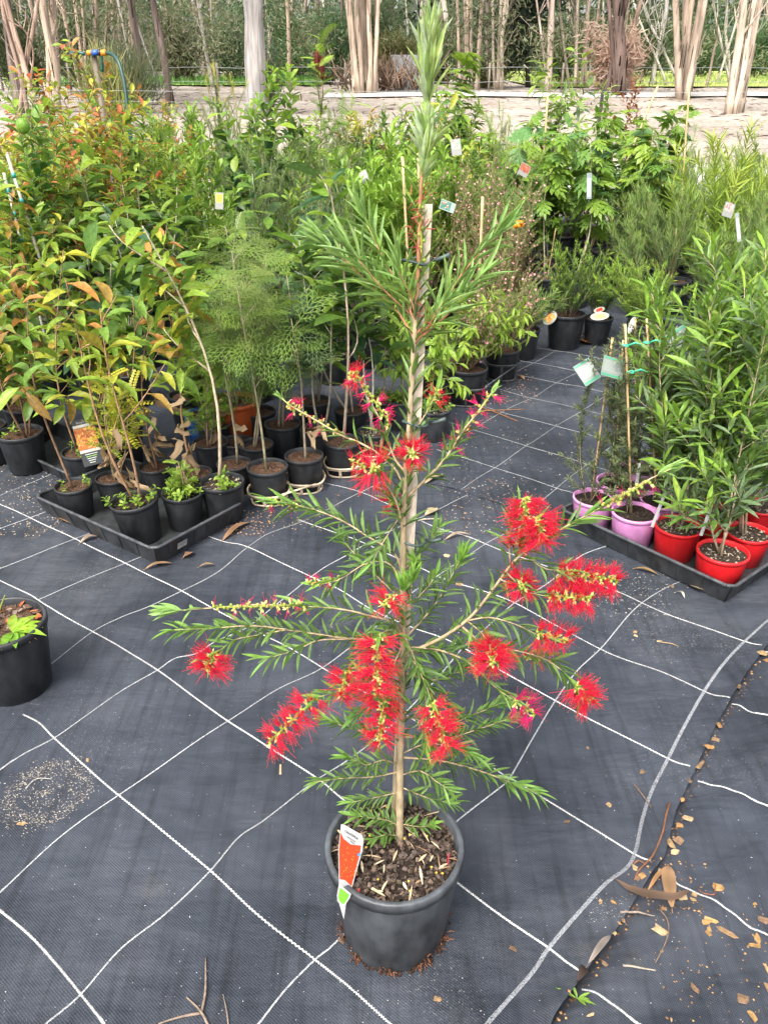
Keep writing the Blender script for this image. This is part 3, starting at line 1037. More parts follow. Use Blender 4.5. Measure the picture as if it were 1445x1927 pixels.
def grow(rng, root, off, base, top, sp, single=0, m=None, dens=1.0, nst=None, spread=.16, extra=None, size=1.0):
    """stems, side branches and leaves from base towards top"""
    S = dict(SP[sp])
    if extra:
        S.update(extra)
    base, top = np.asarray(base, float), np.asarray(top, float)
    H = np.linalg.norm(top - base)
    gs = Geo()
    lv = Leaves()
    n = nst or S['nst']
    flp = []
    stemc = np.array(S['sc'])
    kw = dict(tm=S['tm'], L=S['L'] * size, W=S['W'] * size, pal=S['pal'], young=S['young'], ang=S['ang'], droop=S['droop'], yp=S.get('yp', 2.5))
    for k in range(n):
        az = rng.uniform(0, 6.28)
        f = 1.0 if k == 0 else rng.uniform(.68, .98)
        wide = spread * H * (0 if k == 0 else rng.uniform(.4, 1.2)) * (1.5 if sp == 'frond' else 1)
        tip = base + (top - base) * f + np.array([math.cos(az), math.sin(az), 0]) * wide
        p = curve_path(rng, base + np.array([math.cos(az), math.sin(az), 0]) * (.0 if k == 0 else .02), tip, .045, 10, 0)
        gs.tube(p, np.linspace(S['sr'], S['sr'] * .3, 10), stemc * rng.uniform(.8, 1.15), 5)
        lv.along(rng, p, S['dens'] * dens, t0=S['t0'], **kw)
        flp.append(p[4:])
        nb = max(0, int(round(S['nbr'] * f)))
        for j in range(nb):
            t = S['t0'] * .7 + (1 - S['t0'] * .7) * (j + rng.uniform(.1, .9)) / nb * .94
            i = t * 9
            a = p[int(i)] + (p[min(int(i) + 1, 9)] - p[int(i)]) * (i % 1)
            tg = unit(p[min(int(i) + 1, 9)] - p[int(i)])
            az2 = rng.uniform(0, 6.28)
            side = np.array([math.cos(az2), math.sin(az2), 0])
            ba = S['brang'] * rng.uniform(.7, 1.25)
            ln = H * S['brl'] * (1.05 - .7 * t) * rng.uniform(.65, 1.25)
            b = a + (tg * math.cos(ba) + side * math.sin(ba)) * ln
            q = curve_path(rng, a, b, .07, 7, S.get('sag', 0))
            gs.tube(q, np.linspace(S['sr'] * .5, S['sr'] * .2, 7), stemc * rng.uniform(.85, 1.2), 4)
            lv.along(rng, q, S['dens'] * dens, t0=.12, **kw)
            flp.append(q)
    gs.obj('stem', M_STEM, root, off)
    lv.finish(root, off, m or (M_SOFT if S['tm'] in ('fern', 'pinnate', 'needle') else M_LEAF), single=single)
    if S.get('flower') is not None:
        small_flowers(rng, root, off, flp, S['flower'], S['nfl'])
    return flp


def small_flowers(rng, root, off, paths, col, n, r=.007):
    g = Geo()
    for k in range(n):
        p = paths[rng.integers(0, len(paths))]
        i = rng.integers(1, len(p))
        c = p[i] + rng.normal(0, .006, 3)
        ax = unit(rng.normal(0, 1, 3) + [0, -.6, .8])
        u = unit(np.cross(ax, [.3, .2, 1]))
        v = np.cross(ax, u)
        cc = np.array(col) * rng.uniform(.7, 1.25)
        a = np.arange(5) * 1.2566
        D = u * np.cos(a)[:, None] + v * np.sin(a)[:, None] + ax * .25
        g.place('tiny', np.repeat(c[None], 5, 0), D, np.repeat(ax[None], 5, 0), r, r * .95, cc)
        g.ball(c + ax * .001, r * .25, (.18, .03, .05), 4, 2)
    g.obj('blossoms', M_SOFT, root, off, kind='stuff')


def weeds(rng, root, off, c, R, n, col=(BRI, LIME), L=.02, W=.012, h=.05):
    lv = Leaves()
    g = Geo()
    for k in range(n):
        a, r = rng.uniform(0, 6.28), R * .7 * math.sqrt(rng.uniform())
        b = c + np.array([r * math.cos(a), r * math.sin(a), 0])
        t = b + np.array([rng.normal(0, .02), rng.normal(0, .02), h * rng.uniform(.5, 1.3)])
        p = curve_path(rng, b, t, .1, 4)
        g.tube(p, .0009, (.2, .28, .07), 3)
        lv.along(rng, p, 200, 'oval', L, W, col, t0=.3, ang=1.1)
    g.obj('weed_stem', M_STEM, root, off, kind='stuff')
    lv.finish(root, off, M_LEAF, joined='weed_leaves')


def stake(root, off, a, b, w, col=(.5, .42, .3), name='stake', rnd=True, m=None):
    g = Geo()
    a, b = np.asarray(a, float), np.asarray(b, float)
    if rnd:
        g.tube(np.linspace(a, b, 9), w * (.5 + .06 * (np.arange(9) % 2)), np.array(col) * np.where(np.arange(9) % 3 == 0, .75, 1)[:, None], 7)
    else:
        ax = unit(b - a)
        u = unit(np.cross(ax, [0, 1., 0]))
        v = np.cross(ax, u)
        g.box(a - u * w / 2 - v * w / 2, u * w, v * w, b - a, col)
    return g.obj(name, m or M_WOOD, root, off, flat=not rnd)

# ------------------------------------------------------------------ the flowering bottlebrush in its grey pot
RB = np.random.default_rng(21)
HB, HR = rim_to_pot(742, 1588, 262)
HY0, HK = 1.045, .14
hero, hoff, hsoil = potted('potted_bottlebrush', 'tall staked bottlebrush shrub with red brush flowers in a grey pot', 'potted plant', HB, HR, 'grey', 'dark')


def hp(px, py, off=0.0):
    d = ray(px, py)
    t = (HY0 + off + HK * (CAMZ - .2)) / (d[1] - HK * d[2])
    return EYE + d * t


def hpath(pix, o0, o1, n):
    k = np.linspace(0, 1, len(pix))
    return smooth([hp(px, py, o0 + (o1 - o0) * t) for (px, py), t in zip(pix, k)], n)


# bigger pot details: foot cut-outs filled with roots, bark chips on the soil
g = Geo()
for a in np.arange(10) * .628 + .2:
    for j in range(26):
        b = a + RB.normal(0, .09)
        r = HR * .79 + abs(RB.normal(0, .004))
        p = hoff + np.array([r * math.cos(b), r * math.sin(b), RB.uniform(.001, .022)])
        q = p + np.array([math.cos(b), math.sin(b), 0]) * RB.uniform(.001, .005) + RB.normal(0, .004, 3) * [1, 1, .3]
        q[2] = max(q[2], hoff[2] + .002)
        g.tube([p, (p + q) / 2 + [0, 0, .003], q], .0009, np.array([.12, .05, .025]) * RB.uniform(.5, 1.5), 3)
for a in np.linspace(-3.9, .7, 100):
    p = hoff + np.array([HR * .78 * math.cos(a), HR * .78 * math.sin(a), 0])
    g.ball(p + RB.normal(0, .003, 3) * [1, 1, 0] + [0, 0, .003], RB.uniform(.002, .0055), np.array([.035, .018, .012]) * RB.uniform(.6, 1.6), 5, 3)
g.obj('escaped_roots', M_SOIL, hero, hoff, kind='stuff', flat=True)
g = Geo()
n = 1300
rr, aa = .118 * np.sqrt(RB.uniform(0, 1, n)), RB.uniform(0, 6.28, n)
cols = np.array([(.065, .046, .036), (.095, .072, .06), (.04, .028, .021), (.13, .09, .065), (.03, .02, .015)])[RB.integers(0, 5, n)]
for k in range(n):
    c = hsoil + np.array([rr[k] * math.cos(aa[k]), rr[k] * math.sin(aa[k]), .002 + RB.uniform(0, .007)])
    s = RB.uniform(.0018, .0052)
    u = unit(RB.normal(0, 1, 3) * [1, 1, .35])
    v = unit(np.cross(u, RB.normal(0, .4, 3) + [0, 0, 1]))
    w = np.cross(u, v)
    a_, b_, c_ = u * s * RB.uniform(.8, 1.4), v * s * RB.uniform(.6, 1), w * s * .28
    V = [c - a_ - b_ * .6 - c_, c + a_ * .7 - b_ - c_, c + a_ + b_ * .7 - c_, c - a_ * .8 + b_ - c_]
    V += [x + 2 * c_ - (x - c) * .2 for x in V]
    g.add(V, np.array([[0, 3, 2, 1], [4, 5, 6, 7], [0, 1, 5, 4], [1, 2, 6, 5], [2, 3, 7, 6], [3, 0, 4, 7]]), cols[k] * RB.uniform(.75, 1.2))
g.obj('bark_chips', M_CHIP, hero, hoff, flat=True, kind='stuff')
g = Geo()
for k in range(16):
    r_, a_ = .105 * math.sqrt(RB.uniform()), RB.uniform(0, 6.28)
    g.ball(hsoil + np.array([r_ * math.cos(a_), r_ * math.sin(a_), .010]), .0022, (.62, .38, .04), 8, 5)
g.obj('fertiliser_beads', M_PLAST, hero, hoff, kind='stuff')
g = Geo()
n = 46
rr, aa = .11 * np.sqrt(RB.uniform(0, 1, n)), RB.uniform(0, 6.28, n)
g.place('spear', np.c_[hsoil[0] + rr * np.cos(aa), hsoil[1] + rr * np.sin(aa), np.full(n, hsoil[2] + .011)], RB.normal(0, 1, (n, 3)) * [1, 1, .18], np.tile([0, 0, 1.], (n, 1)) + RB.normal(0, .3, (n, 3)),
        RB.uniform(.012, .045, n), RB.uniform(.0015, .006, n), np.array([(.42, .32, .2), (.5, .4, .27), (.3, .18, .1), (.45, .03, .05), (.55, .33, .05)])[RB.choice(5, n, p=[.35, .25, .25, .1, .05])])
g.obj('dead_leaves', M_CHIP, hero, hoff, kind='stuff')

# trunk and branches
BK = (.30, .235, .145)
TWIG = (.36, .27, .16)
REDT = (.36, .17, .09)
GRNT = (.30, .36, .10)
trunk_px = [(752, 1592), (752, 1500), (753, 1420), (755, 1350), (757, 1270), (758, 1190), (758, 1100), (759, 1000), (763, 900), (770, 806), (776, 690), (783, 580), (788, 470), (791, 370), (799, 260), (806, 150), (810, 60)]
TPX = np.array(trunk_px, float)[::-1]
TR = hpath(trunk_px, 0, 0, 60)
TR[0, 2] = hsoil[2] - .005
tr_r = np.interp(np.linspace(0, 1, 60), [0, .12, .3, .5, .75, 1], [.0078, .0070, .0062, .0050, .0032, .0009])
tr_r = tr_r * (1 + .04 * np.sin(np.arange(60) * 2.3) + .03 * np.sin(np.arange(60) * 5.1))
tc = np.array([BK]) * np.interp(np.linspace(0, 1, 60), [0, .6, 1], [1, 1, 1])[:, None]
tc[42:] = np.array(REDT) * .9
tc[53:] = GRNT
gst = Geo()
gst.tube(TR, tr_r, tc, 9)
p2 = hpath([(741, 1572), (744, 1480), (749, 1390), (756, 1300)], .022, .012, 14)
gst.tube(p2, np.linspace(.0058, .003, 14), np.array(BK) * .95, 7)

HL = Leaves()
HPAL = [(.11, .20, .04), (.085, .165, .036), (.15, .25, .055), (.13, .21, .075)]
HYNG = [(.16, .32, .055), (.2, .36, .06)]
UPAL = [(.21, .34, .065), (.25, .39, .08), (.17, .30, .07)]
UYNG = [(.22, .38, .09), (.26, .42, .12)]


def br(pix, o0, o1, r0, dens=190, L=.044, W=.0063, t0=.12, t1=1.0, ang=.85, tip=.35, pal=HPAL, yng=HYNG, yp=5, col=TWIG, droop=.05, tm='lance', up=.7):
    tx = float(np.interp(pix[0][1], TPX[:, 1], TPX[:, 0]))
    if abs(tx - pix[0][0]) < 26:
        pix = [(tx, pix[0][1])] + list(pix[1:])
    ln = sum(math.dist(a, b) for a, b in zip(pix, pix[1:]))
    n = max(6, int(ln / 14))
    p = hpath(pix, o0, o1, n)
    c = np.array(col) * np.ones((n, 1))
    c[int(n * .8):] = c[int(n * .8):] * .4 + np.array(GRNT) * .6
    gst.tube(p, np.linspace(r0, r0 * .35, n), c, 6)
    if dens:
        HL.along(RB, p, dens * 1.5, tm, L, W, pal, yng, t0=t0, t1=t1, ang=ang, ang_tip=tip, droop=droop, yp=yp, up=up)
    return p


def tuft(px, py, off, d2, n=16, L=.05, W=.006, pal=UYNG, spread=.4):
    """a brush of young leaves at a shoot's end; d2 is the direction in the photo"""
    a = hp(px, py, off)
    ax = unit(hp(px + d2[0] * 20, py + d2[1] * 20, off - .002) - a)
    u = unit(np.cross(ax, [.2, 1, .1]))
    v = np.cross(ax, u)
    az = np.arange(n) * GA
    s = spread * np.sqrt((np.arange(n) + .5) / n)
    s = s * RB.uniform(.6, 1.35, n)
    X = ax * np.cos(s)[:, None] + (u * np.cos(az)[:, None] + v * np.sin(az)[:, None]) * np.sin(s)[:, None]
    P = a + ax * (.012 * (1 - np.arange(n) / n))[:, None]
    HL.add('lance', P, X, ax * .3 + RB.normal(0, .5, (n, 3)) + [0, 0, .3], L * RB.uniform(.6, 1.15, n), W, np.array(pal)[RB.integers(0, len(pal), n)] * RB.uniform(.85, 1.15, n)[:, None])


# lower and middle branches
br([(757, 1452), (700, 1462), (640, 1465), (592, 1472)], 0, -.03, .0018, 200, .036)
br([(757, 1425), (830, 1432), (900, 1450), (960, 1472), (1008, 1492)], 0, -.03, .0022, 185, .040)
br([(758, 1405), (700, 1382), (650, 1368), (612, 1352)], 0, .03, .0017, 210, .036)
br([(760, 1385), (830, 1392), (900, 1372), (965, 1350)], 0, .05, .0018, 210, .034)
br([(762, 1345), (830, 1365), (890, 1345), (945, 1322)], .0, .06, .0017, 210, .034)
br([(757, 1480), (800, 1500), (850, 1512)], 0, -.02, .0014, 240, .034)
br([(757, 1490), (710, 1500), (660, 1510)], 0, -.02, .0014, 240, .034)
br([(757, 1440), (720, 1430), (690, 1440), (655, 1425)], 0, -.06, .0014, 220, .036)
br([(757, 1460), (790, 1450), (820, 1470), (848, 1488)], 0, -.06, .0014, 220, .036)
br([(757, 1420), (800, 1400), (850, 1405), (890, 1420)], 0, -.05, .0014, 220, .038)
br([(757, 1560), (735, 1545), (700, 1540), (668, 1535)], 0, -.02, .0011, 260, .03)
br([(757, 1550), (790, 1556), (815, 1552)], 0, -.02, .0010, 260, .026)
br([(757, 1575), (730, 1570), (700, 1578)], 0, -.03, .0010, 260, .026)
br([(760, 1310), (720, 1315), (690, 1335), (668, 1345)], 0, -.03, .0014, 220, .036)
br([(762, 1265), (820, 1280), (870, 1262), (915, 1240)], 0, .05, .0016, 210, .036)
br([(762, 1240), (800, 1290), (840, 1320), (862, 1370)], 0, .04, .0014, 200, .034)
br([(764, 1230), (830, 1225), (880, 1212), (910, 1205)], 0, .06, .0016, 220, .036)
br([(764, 1205), (800, 1160), (830, 1120), (868, 1048)], 0, .05, .0020, 200, .040)
tuft(862, 1060, .05, (.4, -1), 12, .036, pal=HYNG)
br([(766, 1150), (800, 1110), (822, 1080)], 0, .0, .0015, 210, .036)
br([(770, 1075), (800, 1030), (828, 990)], 0, .03, .0015, 200, .036)
br([(764, 1180), (720, 1200), (680, 1230), (650, 1262)], 0, .02, .0016, 200, .036)
br([(763, 1215), (740, 1255), (742, 1300), (735, 1340)], 0, -.07, .0016, 160, .036)
br([(762, 1190), (780, 1240), (800, 1300), (800, 1400)], 0, -.08, .0014, 170, .038)
# left side
br([(764, 1205), (742, 1172), (700, 1160), (640, 1146), (560, 1140)], 0, -.07, .0026, 130, .048, t0=.2, t1=.95, ang=.95)
br([(560, 1140), (480, 1138), (410, 1143), (360, 1147), (325, 1150)], -.07, -.10, .0017, 60, .036, t0=.72, yp=1.2, pal=UYNG, yng=UYNG)
tuft(345, 1148, -.10, (-1, 0), 18, .044, .0060, spread=.34)
br([(763, 1240), (700, 1207), (640, 1200), (560, 1188), (480, 1178), (400, 1182), (322, 1186)], 0, -.05, .0024, 185, .036)
br([(660, 1203), (600, 1205), (560, 1222), (500, 1240)], -.02, -.08, .0014, 160, .042, t0=.4)
br([(540, 1185), (480, 1196), (440, 1205), (404, 1232)], -.03, -.06, .0013, 170, .040)
br([(769, 1085), (742, 1042), (690, 1008), (640, 978), (580, 956), (510, 942)], 0, .06, .0023, 150, .048)
br([(767, 1110), (735, 1062), (690, 1060), (640, 1090), (600, 1100)], 0, .03, .0018, 150, .044)
br([(766, 1130), (720, 1095), (670, 1045), (640, 1010)], 0, .07, .0018, 190, .036)
br([(775, 1010), (748, 950), (722, 905), (705, 890)], 0, -.05, .0021, 140, .046, t1=.9)
br([(779, 930), (742, 880), (690, 840), (640, 818), (590, 788), (545, 762), (526, 744)], 0, .08, .0023, 110, .040, t1=.6)
tuft(540, 758, .08, (-.7, -.7), 7, .026, .0045)
br([(781, 890), (742, 862), (722, 805), (702, 765), (668, 705)], 0, .03, .0022, 120, .042, t1=.6)
br([(777, 960), (740, 990), (715, 1030), (700, 1060)], 0, -.05, .0012, 130, .044)
# right side
br([(781, 940), (830, 872), (870, 812), (905, 768), (930, 732)], 0, .05, .0023, 140, .046, t1=.62)
tuft(920, 745, .05, (.6, -.8), 8, .022, .0045)
br([(787, 830), (803, 775), (822, 735)], 0, .02, .0015, 130, .034)
B13 = br([(764, 1232), (820, 1206), (880, 1166), (925, 1112), (962, 1062), (1002, 1026), (1062, 992), (1130, 956)], 0, -.10, .0033, 125, .046, t0=.2)
br([(1130, 956), (1180, 925), (1225, 900), (1262, 882)], -.10, -.13, .0018, 40, .030, t0=.75, yng=UYNG, pal=UYNG)
tuft(1232, 897, -.12, (.9, -.45), 16, .042, .0062, spread=.3)
br([(960, 1064), (958, 1010), (975, 960)], -.06, -.07, .0014, 150, .040)
br([(1000, 1028), (1000, 1000), (1010, 985)], -.07, -.08, .0012, 130, .036)
br([(940, 1090), (960, 1098), (984, 1100)], -.05, -.08, .0013, 140, .036)
br([(985, 1040), (1020, 1068), (1060, 1075)], -.07, -.10, .0013, 130, .040)
br([(950, 1075), (990, 1112), (1030, 1122)], -.06, -.10, .0013, 130, .040)
br([(880, 1168), (920, 1162), (970, 1175), (1020, 1200)], -.04, -.08, .0016, 150, .044)
br([(870, 1180), (915, 1215), (960, 1222), (1020, 1238), (1060, 1265), (1085, 1296)], -.03, -.09, .0018, 190, .046)
br([(880, 1170), (905, 1190), (924, 1218)], -.04, -.09, .0013, 120, .04)
br([(762, 1218), (820, 1222), (880, 1246), (930, 1292), (970, 1320)], 0, -.07, .0021, 140, .044)
br([(764, 1218), (785, 1255), (805, 1300), (812, 1325)], 0, -.10, .0016, 130, .042)
# twigs towards the front flowers
br([(763, 1200), (735, 1185), (712, 1195)], 0, -.10, .0015, 120, .036)
br([(764, 1235), (700, 1262), (655, 1268)], 0, -.08, .0014, 130, .038)
br([(762, 1280), (690, 1290), (640, 1300), (598, 1312)], 0, -.09, .0014, 150, .038)
br([(762, 1300), (740, 1312), (720, 1318)], 0, -.08, .0013, 130, .036)
br([(766, 1165), (750, 1140), (732, 1130)], 0, -.05, .0013, 110, .036)
br([(779, 905), (776, 880), (776, 862)], 0, -.05, .0012, 120, .034)
br([(773, 1010), (752, 970), (738, 945)], 0, .02, .0012, 120, .034)
# shoots along the trunk
HL.along(RB, TR[8:24], 170, 'lance', .042, .0058, HPAL, HYNG, ang=.8, yp=9)
HL.along(RB, TR[26:44], 150, 'lance', .050, .0062, HPAL, None, ang=.55)
for q in ((775, 1085, -.03), (790, 1060, .0), (760, 1100, -.02)):
    tuft(q[0], q[1] + 14, q[2], (RB.uniform(-.6, .6), -1), 14, .034, .0060, pal=HYNG, spread=.7)
# upper fans
U = dict(pal=UPAL, yng=UYNG, yp=2.2, L=.062, W=.0060, ang=.58, tip=.22, dens=135, col=REDT)
br([(791, 640), (752, 592), (702, 542), (652, 492), (612, 456)], 0, .05, .0023, **U)
br([(792, 610), (762, 560), (724, 492), (686, 412)], 0, .03, .0021, **U)
br([(760, 600), (722, 545), (680, 495), (650, 455)], .01, .0, .0017, **U)
br([(792, 600), (772, 555), (752, 515), (745, 480)], 0, -.04, .0016, **U)
br([(793, 632), (832, 572), (872, 512), (915, 462), (945, 430)], 0, .05, .0023, **U)
br([(793, 645), (842, 592), (882, 542), (910, 515)], 0, -.02, .0019, **U)
br([(792, 650), (818, 595), (838, 560)], 0, -.05, .0015, **U)
tuft(936, 438, .05, (.75, -.65), 12, .05, .0062, spread=.3)
tuft(688, 418, .03, (-.35, -1), 10, .05, .0062, spread=.3)
tuft(622, 466, .05, (-.75, -.7), 10, .05, .0062, spread=.3)
# leader
HL.along(RB, TR[44:54], 120, 'lance', .05, .0062, UPAL, UYNG, ang=.7, yp=2)
for (x, y, n, L, s) in ((799, 305, 20, .058, .62), (797, 335, 10, .045, .8), (801, 262, 14, .054, .45), (805, 178, 22, .078, .42), (807, 140, 22, .070, .40), (808, 105, 16, .055, .34), (804, 205, 12, .060, .5)):
    tuft(x, y, 0, (.04, -1), n, L, .0078, pal=[(.40, .52, .23), (.48, .58, .34), (.30, .44, .13), (.42, .54, .18)], spread=s * .9)
gst.obj('stem', M_STEM, hero, hoff)
HL.finish(hero, hoff, M_LEAF, single=300)

# red buds and spent stamens near the leader
g = Geo()


def wisps(px, py, off, n, spread_px, L, col=(.5, .03, .06)):
    c = hp(px, py, off)
    s = spread_px * .0008
    for k in range(n):
        o = c + RB.normal(0, s, 3)
        d = unit(RB.normal(0, 1, 3) + [0, -.3, .2])
        m_ = o + d * L * .5 + RB.normal(0, L * .12, 3)
        g.tube([o, m_, o + d * L + [0, 0, -L * .2]], [.0011, .0009, .0004], np.array(col) * RB.uniform(.7, 1.3), 3, cap=False)


for (x, y) in ((790, 372), (772, 412), (783, 395), (800, 425), (768, 438), (792, 590), (800, 600), (780, 570)):
    wisps(x, y, -.01, 5, 8, .017, (.36, .10, .06))
g.obj('red_shoots', M_FIL, hero, hoff, kind='stuff')


def brush(A, B, Rp, oA, oB, ntuft=22, nf=36, full=1.0, col=(.62, .015, .03)):
    nf = nf * .82
    Rp = Rp * .92
    ntuft = max(7, int(ntuft * .72))
    """one bottlebrush flower spike: a core of cups and bundles of stamens"""
    a, b = hp(A[0], A[1], oA), hp(B[0], B[1], oB)
    ax = b - a
    ln = np.linalg.norm(ax)
    ax = ax / ln
    u = unit(np.cross(ax, [.3, 1, .2]))
    v = np.cross(ax, u)
    mid = (a + b) / 2
    R = Rp * depth(mid) / FPX
    ctr = a
    o = empty_part('flower_spike', hero, ctr, hoff)
    core = Geo()
    core.tube([a, (a + b) / 2, b], [.0016, .0017, .0012], (.30, .33, .07), 5)
    P, X, L = [], [], []
    for k in range(ntuft):
        t = (k + .5) / ntuft
        az = k * GA
        rad = u * math.cos(az) + v * math.sin(az)
        c = a + ax * ln * t
        core.ball(c + rad * .0034, (.0028, .0028, .0030), np.array([(.34, .42, .07), (.46, .42, .11), (.26, .36, .06)][k % 3]), 6, 4)
        if RB.uniform() > full:
            continue
        d0 = unit(rad + ax * RB.normal(.18, .18))
        m = int(nf * RB.uniform(.7, 1.2))
        dd = unit(d0 + RB.normal(0, .23, (m, 3)))
        P.append(np.repeat((c + rad * .0055)[None], m, 0))
        X.append(dd)
        L.append(R * RB.uniform(.72, 1.05, m) * RB.uniform(.8, 1.08))
        nb = 3
        core.place('tiny', np.repeat((c + rad * .004)[None], nb, 0), unit(d0 + RB.normal(0, .6, (nb, 3))), RB.normal(0, 1, (nb, 3)), .009, .0042, (.66, .58, .2))
    core.obj('flower_core', M_SOFT, o, ctr, kind='stuff')
    if not P:
        return
    P, X, L = np.vstack(P), np.vstack(X), np.concatenate(L)
    f = Geo()
    n = len(P)
    s1 = unit(np.cross(X, RB.normal(0, 1, (n, 3))))
    s2 = np.cross(X, s1)
    bendv = RB.normal(0, .19, (n, 3)) * L[:, None]
    rings = []
    for t, r in ((0, .00042), (.55, .00032), (1, .00024)):
        c = P + X * (L * t)[:, None] + bendv * t * t
        rings.append(np.stack([c + s1 * r, c - s1 * r * .5 + s2 * r * .87, c - s1 * r * .5 - s2 * r * .87], 1))
    V = np.concatenate(rings, 1)
    T = np.array([[i * 3 + j, i * 3 + (j + 1) % 3, i * 3 + 3 + (j + 1) % 3, i * 3 + 3 + j] for i in range(2) for j in range(3)])
    F = (T[None] + (np.arange(n) * 9)[:, None, None]).reshape(-1, 4)
    cc = np.array(col) * RB.uniform(.7, 1.3, n)[:, None]
    base_c = np.minimum(cc * [1.05, 2.5, 2.0], 1)
    C = np.stack([base_c] * 3 + [cc] * 3 + [cc * [.9, .8, .9]] * 3, 1).reshape(-1, 3)
    f.add(V.reshape(-1, 3), F, C)
    tips = P + X * L[:, None] + bendv
    f.place('quad', tips, X, s1, .0013, .0010, np.where((RB.uniform(0, 1, n) < .5)[:, None], (.40, .26, .05), (.20, .01, .02)))
    f.obj('stamens', M_FIL, o, ctr, kind='stuff')


def empty_part(name, parent, p, off):
    e = bpy.data.objects.new(name, None)
    e.empty_display_size = .01
    COL.objects.link(e)
    e.parent = parent
    e.location = [float(k) for k in (np.asarray(p) - off)]
    return e


RED, PNK = (.78, .018, .060), (.72, .022, .15)
for A, B, R, oA, oB, nt_, nf, fu, cl in [
    ((712, 1198), (708, 1308), 42, -.10, -.12, 40, 40, 1, RED),
    ((722, 1318), (714, 1400), 38, -.08, -.11, 30, 38, 1, RED),
    ((655, 1262), (640, 1312), 44, -.08, -.12, 18, 38, .85, RED),
    ((596, 1312), (505, 1398), 36, -.09, -.12, 36, 36, .95, RED),
    ((812, 1322), (842, 1408), 40, -.10, -.12, 32, 40, .95, RED),
    ((404, 1228), (388, 1262), 40, -.06, -.08, 24, 42, 1, RED),
    ((740, 1118), (722, 1140), 34, -.05, -.08, 16, 34, .9, RED),
    ((776, 846), (777, 856), 30, -.04, -.07, 16, 40, 1, RED),
    ((735, 938), (742, 948), 24, .02, .0, 12, 26, 1, RED),
    ((712, 880), (700, 884), 46, -.04, -.08, 18, 30, .85, RED),
    ((660, 868), (690, 878), 24, -.03, -.05, 8, 20, .8, RED),
    ((988, 935), (985, 1005), 36, -.07, -.08, 32, 44, 1, RED),
    ((1012, 970), (1020, 1020), 38, -.09, -.10, 26, 44, 1, RED),
    ((985, 1010), (975, 1030), 30, -.06, -.07, 10, 30, 1, RED),
    ((982, 1092), (984, 1106), 34, -.06, -.09, 18, 44, 1, RED),
    ((1048, 1078), (1162, 1092), 32, -.09, -.10, 44, 42, 1, RED),
    ((1030, 1122), (1112, 1126), 32, -.10, -.12, 34, 42, 1, RED),
    ((1008, 1190), (1072, 1208), 34, -.08, -.09, 24, 36, .9, RED),
    ((985, 1238), (1020, 1240), 20, -.02, -.02, 12, 24, .9, RED),
    ((924, 1215), (927, 1250), 38, -.09, -.13, 28, 46, 1, RED),
    ((1082, 1290), (1112, 1320), 34, -.09, -.10, 26, 44, 1, RED),
    ((965, 1318), (1008, 1345), 36, -.07, -.08, 14, 30, .8, PNK),
    ((668, 700), (735, 800), 28, .03, .01, 26, 24, .75, PNK),
    ((655, 705), (672, 712), 26, .03, .03, 8, 26, 1, RED),
    ((845, 850), (925, 738), 24, .03, .05, 26, 22, .6, PNK),
    ((812, 755), (826, 732), 24, .02, .02, 9, 20, .8, RED),
    ((540, 760), (556, 772), 22, .08, .08, 7, 22, .9, PNK),
    ((580, 1098), (640, 1088), 18, .03, .03, 16, 18, .5, PNK),
    ((508, 940), (535, 948), 22, .06, .06, 8, 14, .5, PNK),
]:
    brush(A, B, R, oA, oB, nt_, nf, fu, cl)
# spent spikes: rows of green cups with a few stamens left
for A, B, oA, oB, n in [((400, 1143), (575, 1139), -.095, -.07, 40), ((560, 772), (650, 822), .07, .05, 24), ((515, 942), (570, 955), .06, .055, 12), ((1135, 953), (1222, 904), -.105, -.12, 26), ((790, 385), (796, 520), -.004, -.004, 16)]:
    brush(A, B, 22, oA, oB, n, 7, .35, PNK)

# the stake with its ties
sa, sb = hp(742, 1560, .026), hp(803, 384, .016)
sa[2] = hsoil[2] - .02
stake(hero, hoff, sa, sb, .0158, (.50, .43, .34), rnd=False)
for (px, py, r) in ((783, 490, .022), (782, 793, .02), (776, 1015, .022)):
    g = Geo()
    c = hp(px, py, .012)
    a = np.linspace(0, 6.28, 26)
    g.tube(np.c_[c[0] + r * np.cos(a), c[1] + r * .9 * np.sin(a), c[2] + .003 * np.sin(a * 2)], .0022, (.03, .045, .042), 6)
    d = unit(np.array([1, -.4, .25]))
    g.tube([c + [r, 0, 0], c + d * (r + .012) + [0, 0, -.004], c + d * (r + .03)], [.002, .003, .0035], (.03, .045, .042), 6)
    g.obj('tie', M_POT, hero, hoff)

# ------------------------------------------------------------------ cards and tags
def text(s, size, parent, mw, col_mat, name='lettering', align='CENTER'):
    cu = bpy.data.curves.new(name, 'FONT')
    cu.body = s
    cu.size = size
    cu.align_x = align
    cu.align_y = 'CENTER'
    cu.extrude = .0001
    cu.materials.append(col_mat)
    t = bpy.data.objects.new('text', cu)
    COL.objects.link(t)
    me = bpy.data.meshes.new_from_object(t.evaluated_get(bpy.context.evaluated_depsgraph_get()))
    bpy.data.objects.remove(t)
    o = bpy.data.objects.new(name, me)
    COL.objects.link(o)
    o.parent = parent
    o.matrix_basis = mw
    return o


def frame_mat(o, X, Y, Z):
    return Matrix(tuple((float(X[i]), float(Y[i]), float(Z[i]), float(o[i])) for i in range(3)) + ((0, 0, 0, 1),))


M_INK = mat('black_ink', .6, .3, attr=False, color=(.02, .02, .02))
M_INKW = mat('white_ink', .6, .3, attr=False, color=(.34, .34, .34))
M_INKG = mat('grey_ink', .6, .3, attr=False, color=(.09, .09, .095))


